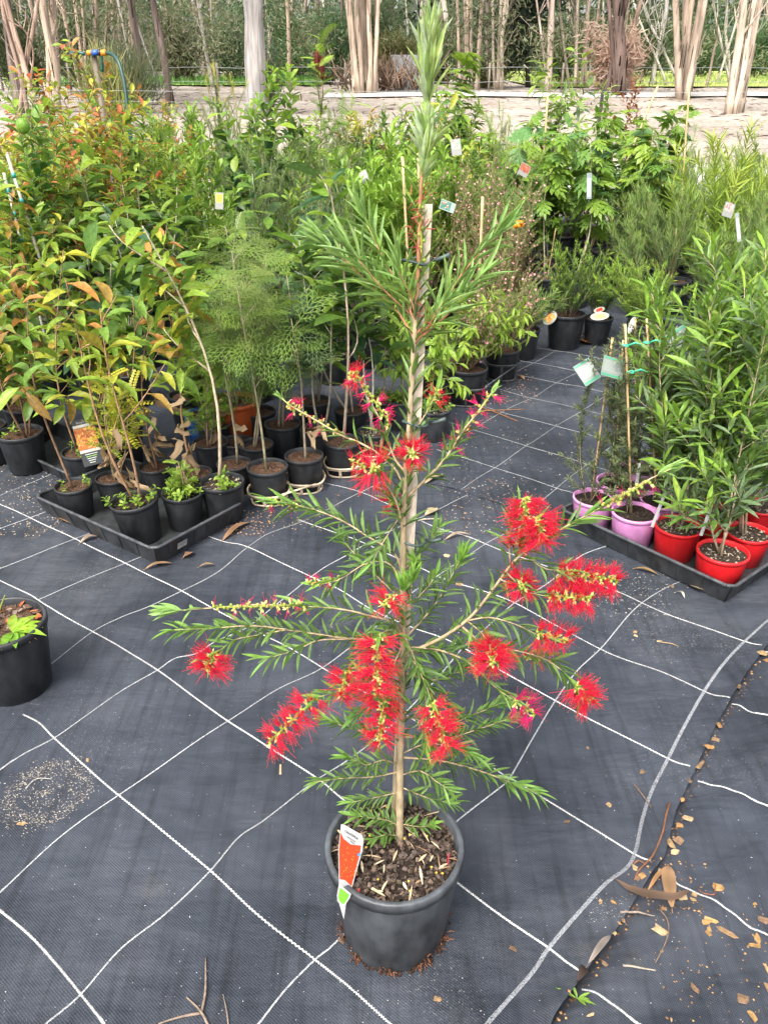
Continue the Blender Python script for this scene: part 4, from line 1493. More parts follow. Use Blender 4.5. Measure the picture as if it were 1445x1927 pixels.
def speckle(g, o, X, Y, Z, w0, w1, h0, h1, n, cols, rng, s=.004):
    """printed picture: small flat flecks of colour on a card"""
    for k in range(n):
        c = o + X * rng.uniform(w0, w1) + Y * rng.uniform(h0, h1) + Z * (.0005 + .00004 * (k % 12))
        a = rng.uniform(0, 6.28)
        u = (X * math.cos(a) + Y * math.sin(a)) * s * rng.uniform(.5, 1.4)
        v = (-X * math.sin(a) + Y * math.cos(a)) * s * rng.uniform(.2, .7)
        g.add([c - u, c - v, c + u, c + v], np.array([[0, 1, 2, 3]]), np.array(cols[rng.integers(0, len(cols))]) * rng.uniform(.7, 1.2))


def card(name, label, centre, X, Y, w, h, group=None, bgc=(.82, .82, .80), pic=None, border=(.0, .0), rng=np.random.default_rng(5), outline=None, cat='plant tag', n=26):
    X = unit(np.asarray(X, float))
    Z = unit(np.cross(X, Y))
    Y = np.cross(Z, X)
    o = empty(name, centre, label, cat, group)
    g = Geo()
    oc = outline or [(-.5, -.5), (.5, -.5), (.5, .5), (-.5, .5)]
    V0 = [X * (a * w) + Y * (b * h) for a, b in oc]
    m = len(oc)
    V = [p - Z * .0004 for p in V0] + [p + Z * .0003 for p in V0]
    g.add(V, [np.arange(m)[::-1][None], (np.arange(m) + m)[None], np.array([[i, (i + 1) % m, m + (i + 1) % m, m + i] for i in range(m)])], bgc)
    g.obj('card', M_PAPER, o, flat=True)
    if pic:
        g = Geo()
        (x0, x1, y0, y1), base, cols = pic
        q = [X * (a * w) + Y * (b * h) + Z * .00042 for a, b in ((x0, y0), (x1, y0), (x1, y1), (x0, y1))]
        g.add(q, np.array([[0, 1, 2, 3]]), base)
        if cols:
            speckle(g, np.zeros(3), X, Y, Z, x0 * w * .9, x1 * w * .9, y0 * h * .92, y1 * h * .92, n, cols, rng, min(w, h) * .12)
        g.obj('picture', M_PAPER, o, flat=True)
    return o, X, Y, Z


# the bottlebrush's own label, pushed behind the rim of the grey pot
rg = np.random.default_rng(9)
A = EYE + ray(655, 1690) * ((hsoil[2] + .035 - CAMZ) / ray(655, 1690)[2])
tl, tr_ = hp(645, 1556, -.10), hp(682, 1580, -.09)
bl, brr = hp(637, 1663, -.125), hp(660, 1672, -.12)
tip_l = hp(640, 1700, -.13)
# work in a plane through three of the points
X = unit(tr_ - tl)
Yv = (tl + tr_) / 2 - (bl + brr) / 2
Zv = unit(np.cross(X, Yv))
Yv = np.cross(Zv, X)
cen = (tl + tr_ + bl + brr) / 4
lab = empty('plant_label', cen, 'white tapered label with red flower picture stuck in the grey pot', 'plant tag')


def onplane(px, py, lift=0.0):
    d = ray(px, py)
    t = ((cen - EYE) @ Zv) / (d @ Zv)
    return EYE + d * t + Zv * lift


if Zv @ (EYE - cen) < 0:
    Zv = -Zv


def flat_poly(pts, lift, col, name, m=M_PAPER, thick=None):
    g = Geo()
    V = [onplane(*p) + Zv * lift for p in pts]
    k = len(V)
    if thick:
        V2 = [p - Zv * thick for p in V]
        g.add(V + V2, [np.arange(k)[None], (np.arange(k) + k)[::-1][None], np.array([[i, i + k, (i + 1) % k + k, (i + 1) % k] for i in range(k)])], col)
    else:
        g.add(V, [np.arange(k)[None]], col)
    return g.obj(name, m, lab, cen, flat=True)


flat_poly([(642, 1551), (648, 1552), (681, 1571), (684, 1580), (682, 1600), (662, 1672), (655, 1677), (647, 1730), (637, 1696), (638, 1662), (637, 1600)], 0, (.36, .36, .36), 'card', thick=.0006)
flat_poly([(641, 1566), (646, 1578), (660, 1589), (679, 1591), (677, 1606), (661, 1667), (649, 1656), (639, 1654), (638, 1600)], .0005, (.36, .045, .014), 'picture')
g = Geo()
for k in range(90):
    q = onplane(rg.uniform(641, 672), rg.uniform(1592, 1652), .0008 + .00002 * k)
    a = rg.uniform(0, 6.28)
    Xx, Yy = X, np.cross(Zv, X)
    s = rg.uniform(.0008, .0026)
    u, v = (Xx * math.cos(a) + Yy * math.sin(a)) * s, (-Xx * math.sin(a) + Yy * math.cos(a)) * s * .3
    g.add([q - u, q - v, q + u, q + v], np.array([[0, 1, 2, 3]]), [(.42, .30, .06), (.42, .08, .02), (.24, .02, .012), (.45, .18, .04)][rg.integers(0, 4)])
q = onplane(674, 1607, .0026)
g.add([q + (X * math.cos(a) + np.cross(Zv, X) * math.sin(a)) * .0028 for a in np.arange(10) * .628], [np.arange(10)[None]], (.02, .25, .55))
g.obj('picture_detail', M_PAPER, lab, cen, flat=True)
Yt = np.cross(Zv, X)
if (Zv @ np.cross(X, Yt)) < 0:
    Yt = -Yt
for s_, px, py, sz, mm in (('CALLISTEMON', 661, 1571, .0052, M_INK), ('Dawson River', 661, 1579, .0040, M_INKG), ('Weeper', 663, 1585, .0038, M_INKG)):
    text(s_, sz, lab, frame_mat(onplane(px, py, .0007) - cen, X, Yt, Zv), mm)
# the green tail of the label outside the rim
tailc = hoff + np.array([-.072, -.113, HR * 1.55])
g = Geo()
pl = [hp(px, py, -.1475) for px, py in [(638, 1664), (661, 1682), (658, 1690), (649, 1704), (644, 1705), (635, 1696), (634, 1685)]]
nrm = unit(EYE - pl[0])
k = len(pl)
V = [p for p in pl] + [p - nrm * .0006 for p in pl]
g.add(V, [np.arange(k)[None], (np.arange(k) + k)[::-1][None], np.array([[i, i + k, (i + 1) % k + k, (i + 1) % k] for i in range(k)])], (.36, .36, .36))
c = np.mean(pl, 0)
V = [c + (p - c) * .76 + nrm * .0006 for p in pl]
g.add(V, [np.arange(k)[None]], [(.12, .34, .03)] * k)
g.obj('green_tail', M_PAPER, lab, cen, flat=True)


# ------------------------------------------------------------------ trays
def deep_tray(label, F, Lc, Rc, h, group=None, flare=.022, col=(.020, .021, .023)):
    """open nursery tray: floor, four leaning sides with a rolled rim. F, Lc, Rc: three floor corners"""
    F, Lc, Rc = (np.array([p[0], p[1], 0]) for p in (F, Lc, Rc))
    a, b = Lc - F, Rc - F
    b = b - unit(a) * (b @ unit(a))
    z = floor_z(F[0], F[1])
    F[2] = z
    root = empty('nursery_tray', F, label, 'tray', group)
    ua, ub = unit(a), unit(b)
    c = [F, F + a, F + a + b, F + b]
    out = [-ua - ub, ua - ub, ua + ub, -ua + ub]
    top = [p + o * flare + [0, 0, h] for p, o in zip(c, out)]
    g = Geo()
    g.box(F + [0, 0, .001], a, b, [0, 0, .004], col)
    g.obj('tray_floor', M_POT, root, F, flat=True)
    for i in range(4):
        j = (i + 1) % 4
        g = Geo()
        e = unit(c[j] - c[i])
        nrm = unit(np.cross(e, [0, 0, 1.]))
        if nrm @ (F + (a + b) / 2 - c[i]) < 0:
            nrm = -nrm
        V = [c[i], c[j], top[j], top[i]]
        V = V + [v + nrm * .004 for v in V]
        g.add(V, np.array([[0, 1, 2, 3], [7, 6, 5, 4], [0, 4, 5, 1], [1, 5, 6, 2], [2, 6, 7, 3], [3, 7, 4, 0]]), col)
        n = 7
        for k in range(1, n):
            s = k / n
            p0, p1 = c[i] + (c[j] - c[i]) * s, top[i] + (top[j] - top[i]) * s
            g.box(p0 - nrm * .002 + [0, 0, .004], e * .003, -nrm * .0, (p1 - p0) * .9, col) if False else g.tube([p0 - nrm * .0005, p1 - nrm * .0005 - [0, 0, .01]], .0014, col, 5)
        g.obj('tray_side', M_POT, root, F, flat=True)
    g = Geo()
    ring = []
    for i in range(4):
        j = (i + 1) % 4
        e = unit(top[j] - top[i])
        ring += [top[i] + e * .02, top[i] + (top[j] - top[i]) * .5, top[j] - e * .02, ]
    ring = np.array(ring + [ring[0]])
    dense = np.vstack([np.linspace(p, q, 6, endpoint=False) for p, q in zip(ring, ring[1:])] + [ring[:1]])
    g.tube(dense, .0062, np.array(col) * 1.7, 7)
    g.obj('tray_rim', M_POT, root, F)
    return root, c, top, F


tA, cA, topA, fA = deep_tray('black tray with a white sticker holding six pots of scruffy seedlings', G(298, 1064), G(90, 968), G(468, 990), .082)
tB, cB, topB, fB = deep_tray('black tray at the left edge behind the stickered tray', G(147, 917), G(-25, 838), G(225, 872), .062)
tF, cF, topF, fF = deep_tray('black tray of pink and red pots at the right edge', G(1362, 1136), G(1066, 994), G(1478, 1010), .076)
# sticker
st = empty('sticker', (cA[0] + topA[0]) / 2 + (cA[3] - cA[0]) * .3, 'white printed sticker on the side of the seedling tray', 'sticker')
e = unit(cA[3] - cA[0])
up = unit((topA[0] - cA[0] + topA[3] - cA[3]) / 2)
nn = unit(np.cross(e, up))
if nn @ (EYE - cA[0]) < 0:
    nn = -nn
g = Geo()
o_ = nn * .0035
g.add([o_ - e * .022 - up * .014, o_ + e * .022 - up * .014, o_ + e * .022 + up * .014, o_ - e * .022 + up * .014], np.array([[0, 1, 2, 3]]), (.34, .34, .34))
g.obj('paper', M_PAPER, st, flat=True)
xx = e if np.cross(e, up) @ nn > 0 else -e
for k, s_ in enumerate(('KURANDA', 'TURMERIC', '11-2')):
    text(s_, .0085, st, frame_mat(nn * .004 + up * (.0085 - .0085 * k), xx, up, nn), M_INKG)


def carry_tray(label, cells, col, hr=.055, group=None):
    """open lattice carry tray: hoops round each pot, legs and a foot ring"""
    z = floor_z(*cells[0][:2])
    o = np.array([cells[0][0], cells[0][1], z])
    root = empty('carry_tray', o, label, 'tray', group)
    for (x, y, R) in cells:
        c = np.array([x, y, z])
        r = R * .95
        a = np.linspace(0, 2 * math.pi, 29)
        for zz, rr, nm in ((hr, r * 1.08, 'hoop'), (.006, r * .9, 'foot_ring')):
            g = Geo()
            sq = rr / np.maximum(np.abs(np.cos(a)), np.abs(np.sin(a))) ** .35
            g.tube(np.c_[x + sq * np.cos(a), y + sq * np.sin(a), np.full(29, z + zz)], .0042, col, 6)
            if nm == 'hoop':
                g.tube(np.c_[x + sq * np.cos(a) * .97, y + sq * np.sin(a) * .97, np.full(29, z + zz - .008)], .003, np.array(col) * .8, 6)
            g.obj(nm, M_POT, root, o)
        for k in range(6):
            b = k * 1.047 + .4
            g = Geo()
            d = np.array([math.cos(b), math.sin(b), 0])
            t_ = np.array([-d[1], d[0], 0])
            p0, p1 = c + d * r * .92 + [0, 0, .004], c + d * r * 1.1 + [0, 0, hr]
            g.box(p0 - t_ * .006 - d * .0015, t_ * .012, d * .003, p1 - p0, col)
            g.obj('leg', M_POT, root, o, flat=True)
    for p, q in zip(cells, cells[1:]):
        g = Geo()
        p, q = np.array([*p[:2], z + hr]), np.array([*q[:2], z + hr])
        d = unit(np.cross(q - p, [0, 0, 1.]))
        for s in (-1, 1):
            g.tube([p + d * s * cells[0][2] * 1.0, q + d * s * cells[0][2] * 1.0], .0045, col, 6)
        g.obj('rail', M_POT, root, o)
    return root

# ------------------------------------------------------------------ potted plants one by one
def plant(label, px, py, w, sp, tops, name='potted_shrub', z0=0.0, col='black', soil='litter', group=None, single=0, seed=None, dens=1.0, nst=None, spread=.14, dy=0.0, weed=0, dead=0, stakes=(), via=None, extra=None, size=1.0, R=None, m=None, tilt=(0, 0), cat='potted plant', zs=1.0):
    b, R = rim_to_pot(px, py, w, z0, R, zs)
    if not z0:
        b[2] = floor_z(b[0], b[1])
    rng = np.random.default_rng(seed if seed is not None else int(px * 13 + py * 7))
    root, off, soil_c = potted(name, label, cat, b, R, col, soil, group, tilt, zs)
    for i, t in enumerate(tops):
        d2 = t[2] if len(t) > 2 else dy
        top = atY(t[0], t[1], b[1] + d2)
        st = soil_c + np.array([rng.normal(0, .12 * R), rng.normal(0, .12 * R), -.004])
        grow(rng, root, off, st, top, sp, single=single, dens=dens, nst=nst, spread=spread, extra=extra, size=size, m=m)
    if weed:
        weeds(rng, root, off, soil_c, R, weed)
    if dead:
        lv = Leaves()
        t0 = atY(tops[0][0], tops[0][1], b[1]) if tops else soil_c + [0, 0, .3]
        f = rng.uniform(.12, .42, dead)[:, None]
        P = soil_c + (t0 - soil_c) * f + rng.normal(0, .02, (dead, 3))
        dead = len(P)
        lv.add('dead', P, rng.normal(0, .5, (dead, 3)) + [0, 0, -.9], rng.normal(0, 1, (dead, 3)), rng.uniform(.06, .11, dead), rng.uniform(.012, .026, dead), np.array([TAN, (.42, .3, .18), (.28, .19, .11)])[rng.integers(0, 3, dead)])
        lv.finish(root, off, M_SOFT, single=dead)
    for (ax, ay, bx, by) in stakes:
        a_ = soil_c + np.array([(ax - px) * R * 2 / w, .01, -.01])
        stake(root, off, a_, atY(bx, by, b[1]), .0072, (.52, .36, .18))
    return root, off, soil_c, R


ORD = 'first second third fourth fifth sixth seventh eighth ninth tenth eleventh twelfth thirteenth fourteenth fifteenth sixteenth seventeenth eighteenth nineteenth twentieth twenty-first twenty-second twenty-third twenty-fourth twenty-fifth twenty-sixth twenty-seventh twenty-eighth'.split()
ZA = float(fA[2]) + .006
ZB = float(fB[2]) + .006
ZF = float(fF[2]) + .006
GS = 'seedling pots in the stickered tray'
plant('thin brown sapling leaning left in the left corner of the stickered tray', 138, 912, 70, 'lilly', [(52, 560)], 'potted_sapling', ZA, single=60, nst=1, dens=.7, extra=dict(t0=.5, nbr=3), weed=2)
plant('yellow-leaved weedy stems in the second pot of the stickered tray', 212, 897, 64, 'leaflet', [(205, 700), (235, 730)], 'potted_seedling', ZA, soil='litter', nst=2, dead=5)
plant('leaning brown-stemmed sapling in the front pot of the stickered tray', 258, 940, 90, 'lilly_gold', [(168, 520)], 'potted_sapling', ZA, soil='dark', single=80, nst=2, dens=.6, extra=dict(t0=.55, nbr=3), weed=9, dead=5, tilt=(.0, -.08))
plant('low clover-green seedling in a pot beside the front pot of the stickered tray', 343, 925, 78, 'leaflet', [(335, 868)], 'potted_seedling', ZA, soil='dark', nst=5, weed=26, size=.55, extra=dict(pal=[BRI, LIME], young=[LIME]))
plant('tall straight bare-stemmed sapling with golden top in the right corner of the stickered tray', 418, 905, 84, 'lilly_gold', [(268, 425)], 'potted_sapling', ZA, soil='pale', single=90, nst=1, extra=dict(t0=.62, nbr=4, L=.115, W=.042, sr=.0075, sc=(.42, .34, .24)), weed=8)
plant('sapling with hanging dead leaves at the back of the stickered tray', 366, 888, 66, 'lilly_gold', [(322, 520)], 'potted_sapling', ZA, single=70, nst=1, dens=.6, extra=dict(t0=.55, nbr=3), dead=9)
plant('withered seedling with curled tan leaves in the middle of the stickered tray', 292, 876, 62, 'lilly', [(250, 560)], 'potted_sapling', ZA, single=60, nst=2, dens=.5, extra=dict(t0=.6, nbr=2), dead=11)
plant('dark-leaved sapling in the big pot of the tray at the left edge', 38, 812, 84, 'lilly', [(22, 520)], 'potted_sapling', ZB, single=110, nst=3, spread=.2, weed=3)
plant('green-and-gold sapling behind the orange printed tag in the left tray', 152, 848, 72, 'lilly_gold', [(120, 470)], 'potted_sapling', ZB, single=110, nst=3, spread=.2, weed=4)
plant('orange-tipped sapling at the far left edge of the left tray', -30, 800, 80, 'lilly_gold', [(-10, 455)], 'potted_sapling', ZB, single=90, nst=3, spread=.2)

for q in (carry_tray('beige lattice tray carrying two pots right of the stickered tray', [(*rim_to_pot(503, 875, 78)[0][:2], rim_to_pot(503, 875, 78)[1]), (*rim_to_pot(572, 856, 74)[0][:2], rim_to_pot(572, 856, 74)[1])], (.30, .24, .17), .05, 'beige lattice carry trays'),
          carry_tray('beige lattice tray carrying two pots left of the wooden stake', [(*rim_to_pot(645, 828, 72)[0][:2], rim_to_pot(645, 828, 72)[1]), (*rim_to_pot(703, 812, 64)[0][:2], rim_to_pot(703, 812, 64)[1])], (.30, .24, .17), .05, 'beige lattice carry trays'),
          carry_tray('dark grey carry rack under the pink-flowered shrubs', [(*rim_to_pot(880, 692, 76)[0][:2], rim_to_pot(880, 692, 76)[1]), (*rim_to_pot(946, 656, 64)[0][:2], rim_to_pot(946, 656, 64)[1])], (.045, .048, .05), .10)):
    pass

F1 = dict(t0=.55)
plant('feathery sapling with a tall bare curved stem in the first beige-tray pot', 503, 875, 78, 'fern', [(436, 470)], 'potted_sapling', nst=1, extra=dict(t0=.5, sc=(.27, .24, .15)), single=40)
plant('feathery sapling with dry roots spilling over the second beige-tray pot', 572, 856, 74, 'fern', [(548, 600)], 'potted_sapling', nst=1, extra=dict(t0=.55), dead=3, single=30)
plant('slim feathery sapling in a pot just behind the beige tray', 440, 868, 66, 'fern', [(418, 560)], 'potted_sapling', nst=1, extra=F1, single=30)
plant('feathery sapling with two stems behind the pot of spilling roots', 482, 832, 66, 'fern', [(505, 560), (460, 520)], 'potted_sapling', nst=1, extra=F1, single=50)
plant('broad-leaved sapling with a straight brown trunk left of the wooden stake', 645, 828, 72, 'magnolia', [(620, 350)], 'potted_sapling', nst=1, extra=dict(t0=.5, sr=.0075, sc=(.33, .26, .19)), single=70)
plant('pale-stemmed broad-leaved sapling close to the wooden stake', 703, 812, 64, 'magnolia', [(668, 430)], 'potted_sapling', nst=2, extra=dict(t0=.5, sc=(.4, .38, .3)), single=60, soil='pale')
plant('small dry-twigged seedling between the blue pot and the beige tray', 396, 828, 68, 'grevillea', [(400, 690)], 'potted_seedling', nst=2, dead=4, size=.8)
plant('feathery sapling with short stem behind the dry-twigged seedling', 444, 826, 62, 'fern', [(430, 620)], 'potted_sapling', nst=1, extra=F1, dead=2, single=20)
plant('clover-filled pot in front of the blue pot', 402, 795, 66, 'leaflet', [(408, 752)], 'potted_seedling', nst=6, weed=22, size=.5, extra=dict(pal=[BRI, MID], young=[LIME]))
plant('green cluster of shoots in a bright blue pot', 378, 778, 64, 'shrub', [(372, 660)], 'potted_shrub', col='blue', nst=5)
plant('feathery sapling in a large terracotta pot', 442, 752, 92, 'fern', [(430, 540)], 'potted_shrub', col='terracotta', nst=3, single=40)
plant('feathery sapling in the pot behind the two-stemmed one', 486, 772, 66, 'fern', [(500, 480)], 'potted_sapling', nst=2, extra=F1, single=40)
plant('feathery blue-green sapling right of the terracotta pot', 532, 795, 70, 'fern', [(540, 520)], 'potted_sapling', nst=2, extra=dict(t0=.4, pal=[GGR, (.09, .17, .11)], young=[GGR]), single=40)
plant('broad-leaved sapling with low dark leaves behind the lattice tray', 590, 752, 66, 'magnolia', [(585, 480)], 'potted_sapling', nst=2, extra=dict(t0=.25), single=50)
plant('crooked grey-stemmed sapling behind the trunk left of the stake', 600, 806, 72, 'magnolia', [(640, 470)], 'potted_sapling', nst=2, extra=dict(t0=.55), single=50)
plant('broad-leaved sapling with forked stems near the red spent flowers', 660, 772, 62, 'magnolia', [(600, 430)], 'potted_sapling', nst=2, extra=dict(t0=.5), single=50)
plant('weedy pot with a thin sapling left of the stake', 720, 752, 60, 'glossy', [(715, 500)], 'potted_sapling', nst=2, extra=dict(t0=.45), weed=12)
plant('weedy worn pot just behind the wooden stake', 755, 752, 62, 'weeping', [(770, 560)], 'potted_shrub', nst=2, weed=14, col='worn')
plant('worn grey pot with weeping twigs right of the stake', 816, 770, 66, 'weeping', [(850, 600)], 'potted_shrub', nst=2, weed=12, col='worn', soil='pale')
plant('weeping lime-leaved shrub in a pot behind the dark rack', 820, 706, 62, 'weeping', [(870, 520)], 'potted_shrub', nst=5, spread=.5, single=0)
plant('pink-flowered shrub in the near pot of the dark rack', 880, 692, 76, 'pinkfl', [(885, 545)], 'potted_shrub', nst=12, spread=.5, dens=1.1)
plant('spreading pink-flowered shrub in the far pot of the dark rack', 946, 656, 64, 'pinkfl', [(950, 470)], 'potted_shrub', nst=12, spread=.42, dens=1.1)
plant('lime weeping shrub draped over the near rack pot', 862, 676, 60, 'weeping', [(905, 560)], 'potted_shrub', nst=6, spread=.6)
plant('soft feathery green shrub overhanging the far end of the dark rack', 985, 618, 62, 'needle', [(992, 540)], 'potted_shrub', nst=14, spread=.7, extra=dict(pal=[(.07, .13, .045), (.1, .15, .06)]))
plant('tall pink-flowered shrub behind the dark rack with sparse stems', 925, 610, 60, 'pinkfl', [(930, 300)], 'potted_shrub', nst=8, spread=.2, dens=.8)
plant('pink-flowered shrub beside a slim white stake', 985, 560, 60, 'pinkfl', [(960, 400)], 'potted_shrub', nst=9, spread=.3, stakes=[(985, 560, 972, 398)])

# right-hand bed
plant('dwarf dark green shrub in the big black pot with a dangling picture tag', 1066, 590, 72, 'dwarf', [(1085, 455)], 'potted_shrub', nst=16, spread=.38)
plant('dwarf shrub in a black pot with a curled white tag', 1126, 598, 54, 'dwarf', [(1140, 500)], 'potted_shrub', nst=12, spread=.4)
plant('spreading bright-green shrub in the pot behind the tall bamboo stakes', 1218, 606, 76, 'dwarf', [(1180, 490), (1215, 500)], 'potted_shrub', nst=12, spread=.5, extra=dict(pal=[BRI, MID, (.2, .3, .04)]))
plant('needle-leaved shrub in a tall black pot right of the bright dwarf shrub', 1264, 525, 70, 'needle', [(1265, 350)], 'potted_shrub', nst=9, spread=.3, stakes=[(1264, 520, 1272, 430)])
plant('needle-leaved shrub in a low black pot behind the bright dwarf shrub', 1210, 548, 58, 'needle', [(1190, 400)], 'potted_shrub', nst=8, spread=.3)
plant('needle shrub whose pot shows between the dwarf shrubs', 1238, 500, 66, 'needle', [(1215, 330)], 'potted_shrub', nst=10, spread=.3)
plant('lobe-leaved sapling in the front pot of the stacked black pots', 1146, 470, 66, 'lobed', [(1120, 235)], 'potted_sapling', nst=1, extra=dict(t0=.55))
plant('lobe-leaved sapling with brown stake left of the stacked pots', 1030, 520, 68, 'lobed', [(1055, 240)], 'potted_sapling', nst=1, extra=dict(t0=.6), stakes=[(1030, 515, 1045, 430)])
plant('lobe-leaved sapling above the pots left of the dwarf shrub', 1048, 470, 62, 'lobed', [(1010, 260)], 'potted_sapling', nst=1, extra=dict(t0=.55))
plant('lobe-leaved sapling with crossed bamboo stakes', 1105, 430, 66, 'lobed', [(1150, 215)], 'potted_sapling', nst=1, extra=dict(t0=.6), stakes=[(1100, 430, 1125, 300), (1110, 430, 1100, 330)])
plant('pot with low green sprouts among the stacked black pots', 1160, 440, 60, 'glossy', [(1165, 400)], 'potted_shrub', nst=4, size=.6)
plant('lobe-leaved sapling over the stacked black pots on their right', 1190, 450, 62, 'lobed', [(1205, 205)], 'potted_sapling', nst=1, extra=dict(t0=.6))
NX = [1320, 1390, 1440, 1340, 1420, 1270, 1470, 1300, 1375, 1445, 1330]
for k, (x, y, w, tx, ty) in enumerate([(1320, 500, 66, 1310, 330), (1390, 520, 66, 1385, 350), (1440, 560, 70, 1440, 370), (1340, 450, 60, 1350, 300), (1420, 460, 60, 1425, 310), (1270, 450, 60, 1255, 320), (1470, 480, 62, 1475, 330), (1300, 415, 56, 1290, 285), (1375, 420, 56, 1385, 280), (1445, 600, 72, 1455, 440), (1330, 560, 70, 1325, 420)]):
    plant(f"needle-leaved shrub in the thicket behind the red pots, {ORD[sorted(NX).index(x)]} from the left", x, y, w, 'needle', [(tx, ty)], 'potted_shrub', nst=12, spread=.34, group='needle shrubs behind the red pots')

# the tray of pink and red pots
TTL = ['teatree seedling in the left corner pink pot with a green-striped card', 'teatree seedling in the pink pot at the back left of the tray', 'teatree seedling in the farthest pink pot of the tray', 'teatree seedling in the front pink pot of the tray', 'teatree seedling in the pink pot touching the front red pot', 'teatree seedling in the half-hidden pink pot by the back red pots']
for k, (x, y, w, tx, ty, sx, sy) in enumerate([(1118, 935, 80, 1150, 640, 1152, 635), (1162, 905, 80, 1172, 650, 1172, 640), (1204, 880, 78, 1196, 600, 1195, 600), (1195, 962, 88, 1182, 640, 1176, 610), (1243, 940, 76, 1222, 610, 1216, 600), (1262, 905, 70, 1240, 640, 1232, 640)]):
    plant(TTL[k], x, y, w, 'teatree', [(tx, ty)], 'potted_teatree', ZF, col='pink', soil='dark', nst=3, spread=.09, zs=.86, stakes=[(x - 4, y, sx, sy)])
WLL = ['silvery long-leaved shrub in the front left red pot', 'silvery long-leaved shrub with a leaning brown stem in the corner red pot', 'long-leaved shrub in the red pot behind the front left one', 'long-leaved shrub in the red pot behind the corner one', 'long-leaved shrub in the back red pot with bright new tips', 'tall long-leaved shrub in the red pot cut by the right edge', 'long-leaved shrub in the last red pot at the right edge']
for k, (x, y, w, tx, ty, sd) in enumerate([(1276, 988, 88, 1330, 560, 4), (1360, 1036, 96, 1452, 560, 5), (1310, 950, 76, 1290, 680, 6), (1352, 968, 80, 1375, 500, 7), (1345, 920, 72, 1335, 450, 8), (1408, 1000, 84, 1400, 540, 9), (1430, 950, 76, 1440, 470, 10)]):
    plant(WLL[k], x, y, w, 'willow', [(tx, ty)], 'potted_shrub', ZF, col='red', soil='pale', nst=3, spread=.22, single=150, seed=sd, zs=.82)

# big pot cut by the left edge
r_, o_, s_, R_ = plant('big black pot of bark with lime strap leaves at the left edge', 0, 1172, 168, 'frond', [(10, 1120)], 'potted_bromeliad', 0, nst=1, soil='litter', dens=0, size=.2, extra=dict(dens=0))
lv = Leaves()
n = 9
a = np.linspace(-1.5, 1.9, n)
lv.add('lance_curve', np.repeat((s_ + np.array([.045, -.03, .012]))[None], n, 0), np.c_[np.cos(a), np.sin(a), np.full(n, .35)], [0, 0, 1], RB.uniform(.06, .1, n), .026, np.array([LIME, (.25, .42, .03), (.16, .32, .03)])[RB.integers(0, 3, n)])
lv.finish(r_, o_, M_LEAF, single=n)
g = Geo()
n = 150
rr, aa = .9 * R_ * np.sqrt(RB.uniform(0, 1, n)), RB.uniform(0, 6.28, n)
g.place('quad', np.c_[s_[0] + rr * np.cos(aa), s_[1] + rr * np.sin(aa), np.full(n, s_[2] + .006)], RB.normal(0, 1, (n, 3)) * [1, 1, .25], np.c_[RB.normal(0, .35, (n, 2)), np.ones(n)], RB.uniform(.01, .028, n), RB.uniform(.008, .018, n), np.array([(.10, .06, .04), (.06, .04, .03), (.2, .15, .12), (.28, .08, .03)])[RB.integers(0, 4, n)])
g.obj('bark_chips', M_CHIP, r_, o_, kind='stuff')

# ------------------------------------------------------------------ the plants packed behind
LANDM = [((190, 100), 'the orange hose fitting'), ((43, 237), 'the lime fruit'), ((478, 100), 'the great pale trunk'), ((800, 380), 'the top of the wooden stake'), ((245, 240), 'the drooping green hose'), ((378, 775), 'the blue pot'), ((442, 740), 'the terracotta pot'),
         ((410, 200), 'the dark fence picket'), ((858, 277), 'the white-backed tag'), ((985, 322), 'the brown picture tag'), ((976, 422), 'the orange flower'), ((612, 330), 'the round grey-green leaves'), ((680, 120), 'the clustered paperbark trunks'), ((1090, 100), 'the tall pale sapling'),
         ((40, 380), 'the white garden stakes'), ((1210, 190), 'the rust-coloured sprig'), ((413, 378), 'the yellow tag'), ((1420, 230), 'the arching fronds'), ((300, 420), 'the golden-topped sapling'), ((1283, 100), 'the fanned paperbark'), ((865, 160), 'the hand-leaved sapling')]
USED = {}


def where(px, py):
    best = min(LANDM, key=lambda q: (q[0][0] - px) ** 2 + (q[0][1] - py) ** 2 * 1.3)
    (lx, ly), nm = best
    dx, dy = px - lx, py - ly
    dist = math.hypot(dx, dy)
    far = '' if dist < 60 else 'well ' if dist > 130 else ''
    if abs(dx) > abs(dy) * 1.2:
        return f"{far}{'right' if dx > 0 else 'left'} of {nm}"
    return f"{far}{'below' if dy > 0 else 'above'} {nm}" if abs(dx) < 25 else f"{far}{'below' if dy > 0 else 'above'} and {'right' if dx > 0 else 'left'} of {nm}"


def pick_label(desc, px, py):
    near = sorted(LANDM, key=lambda q: (q[0][0] - px) ** 2 + (q[0][1] - py) ** 2 * 1.3)
    c = [f"{desc} {where(px, py)}"]
    c += [f"{desc} between {near[i][1]} and {near[j][1]}" for i, j in ((0, 1), (0, 2), (1, 2), (0, 3), (1, 3))]
    c = [k for k in c if len(k.split()) <= 16]
    c += [f"{a} {desc} {where(px, py)}" for a in ('another', 'one more')]
    for k in c:
        if k not in USED:
            break
    USED[k] = 1
    return k


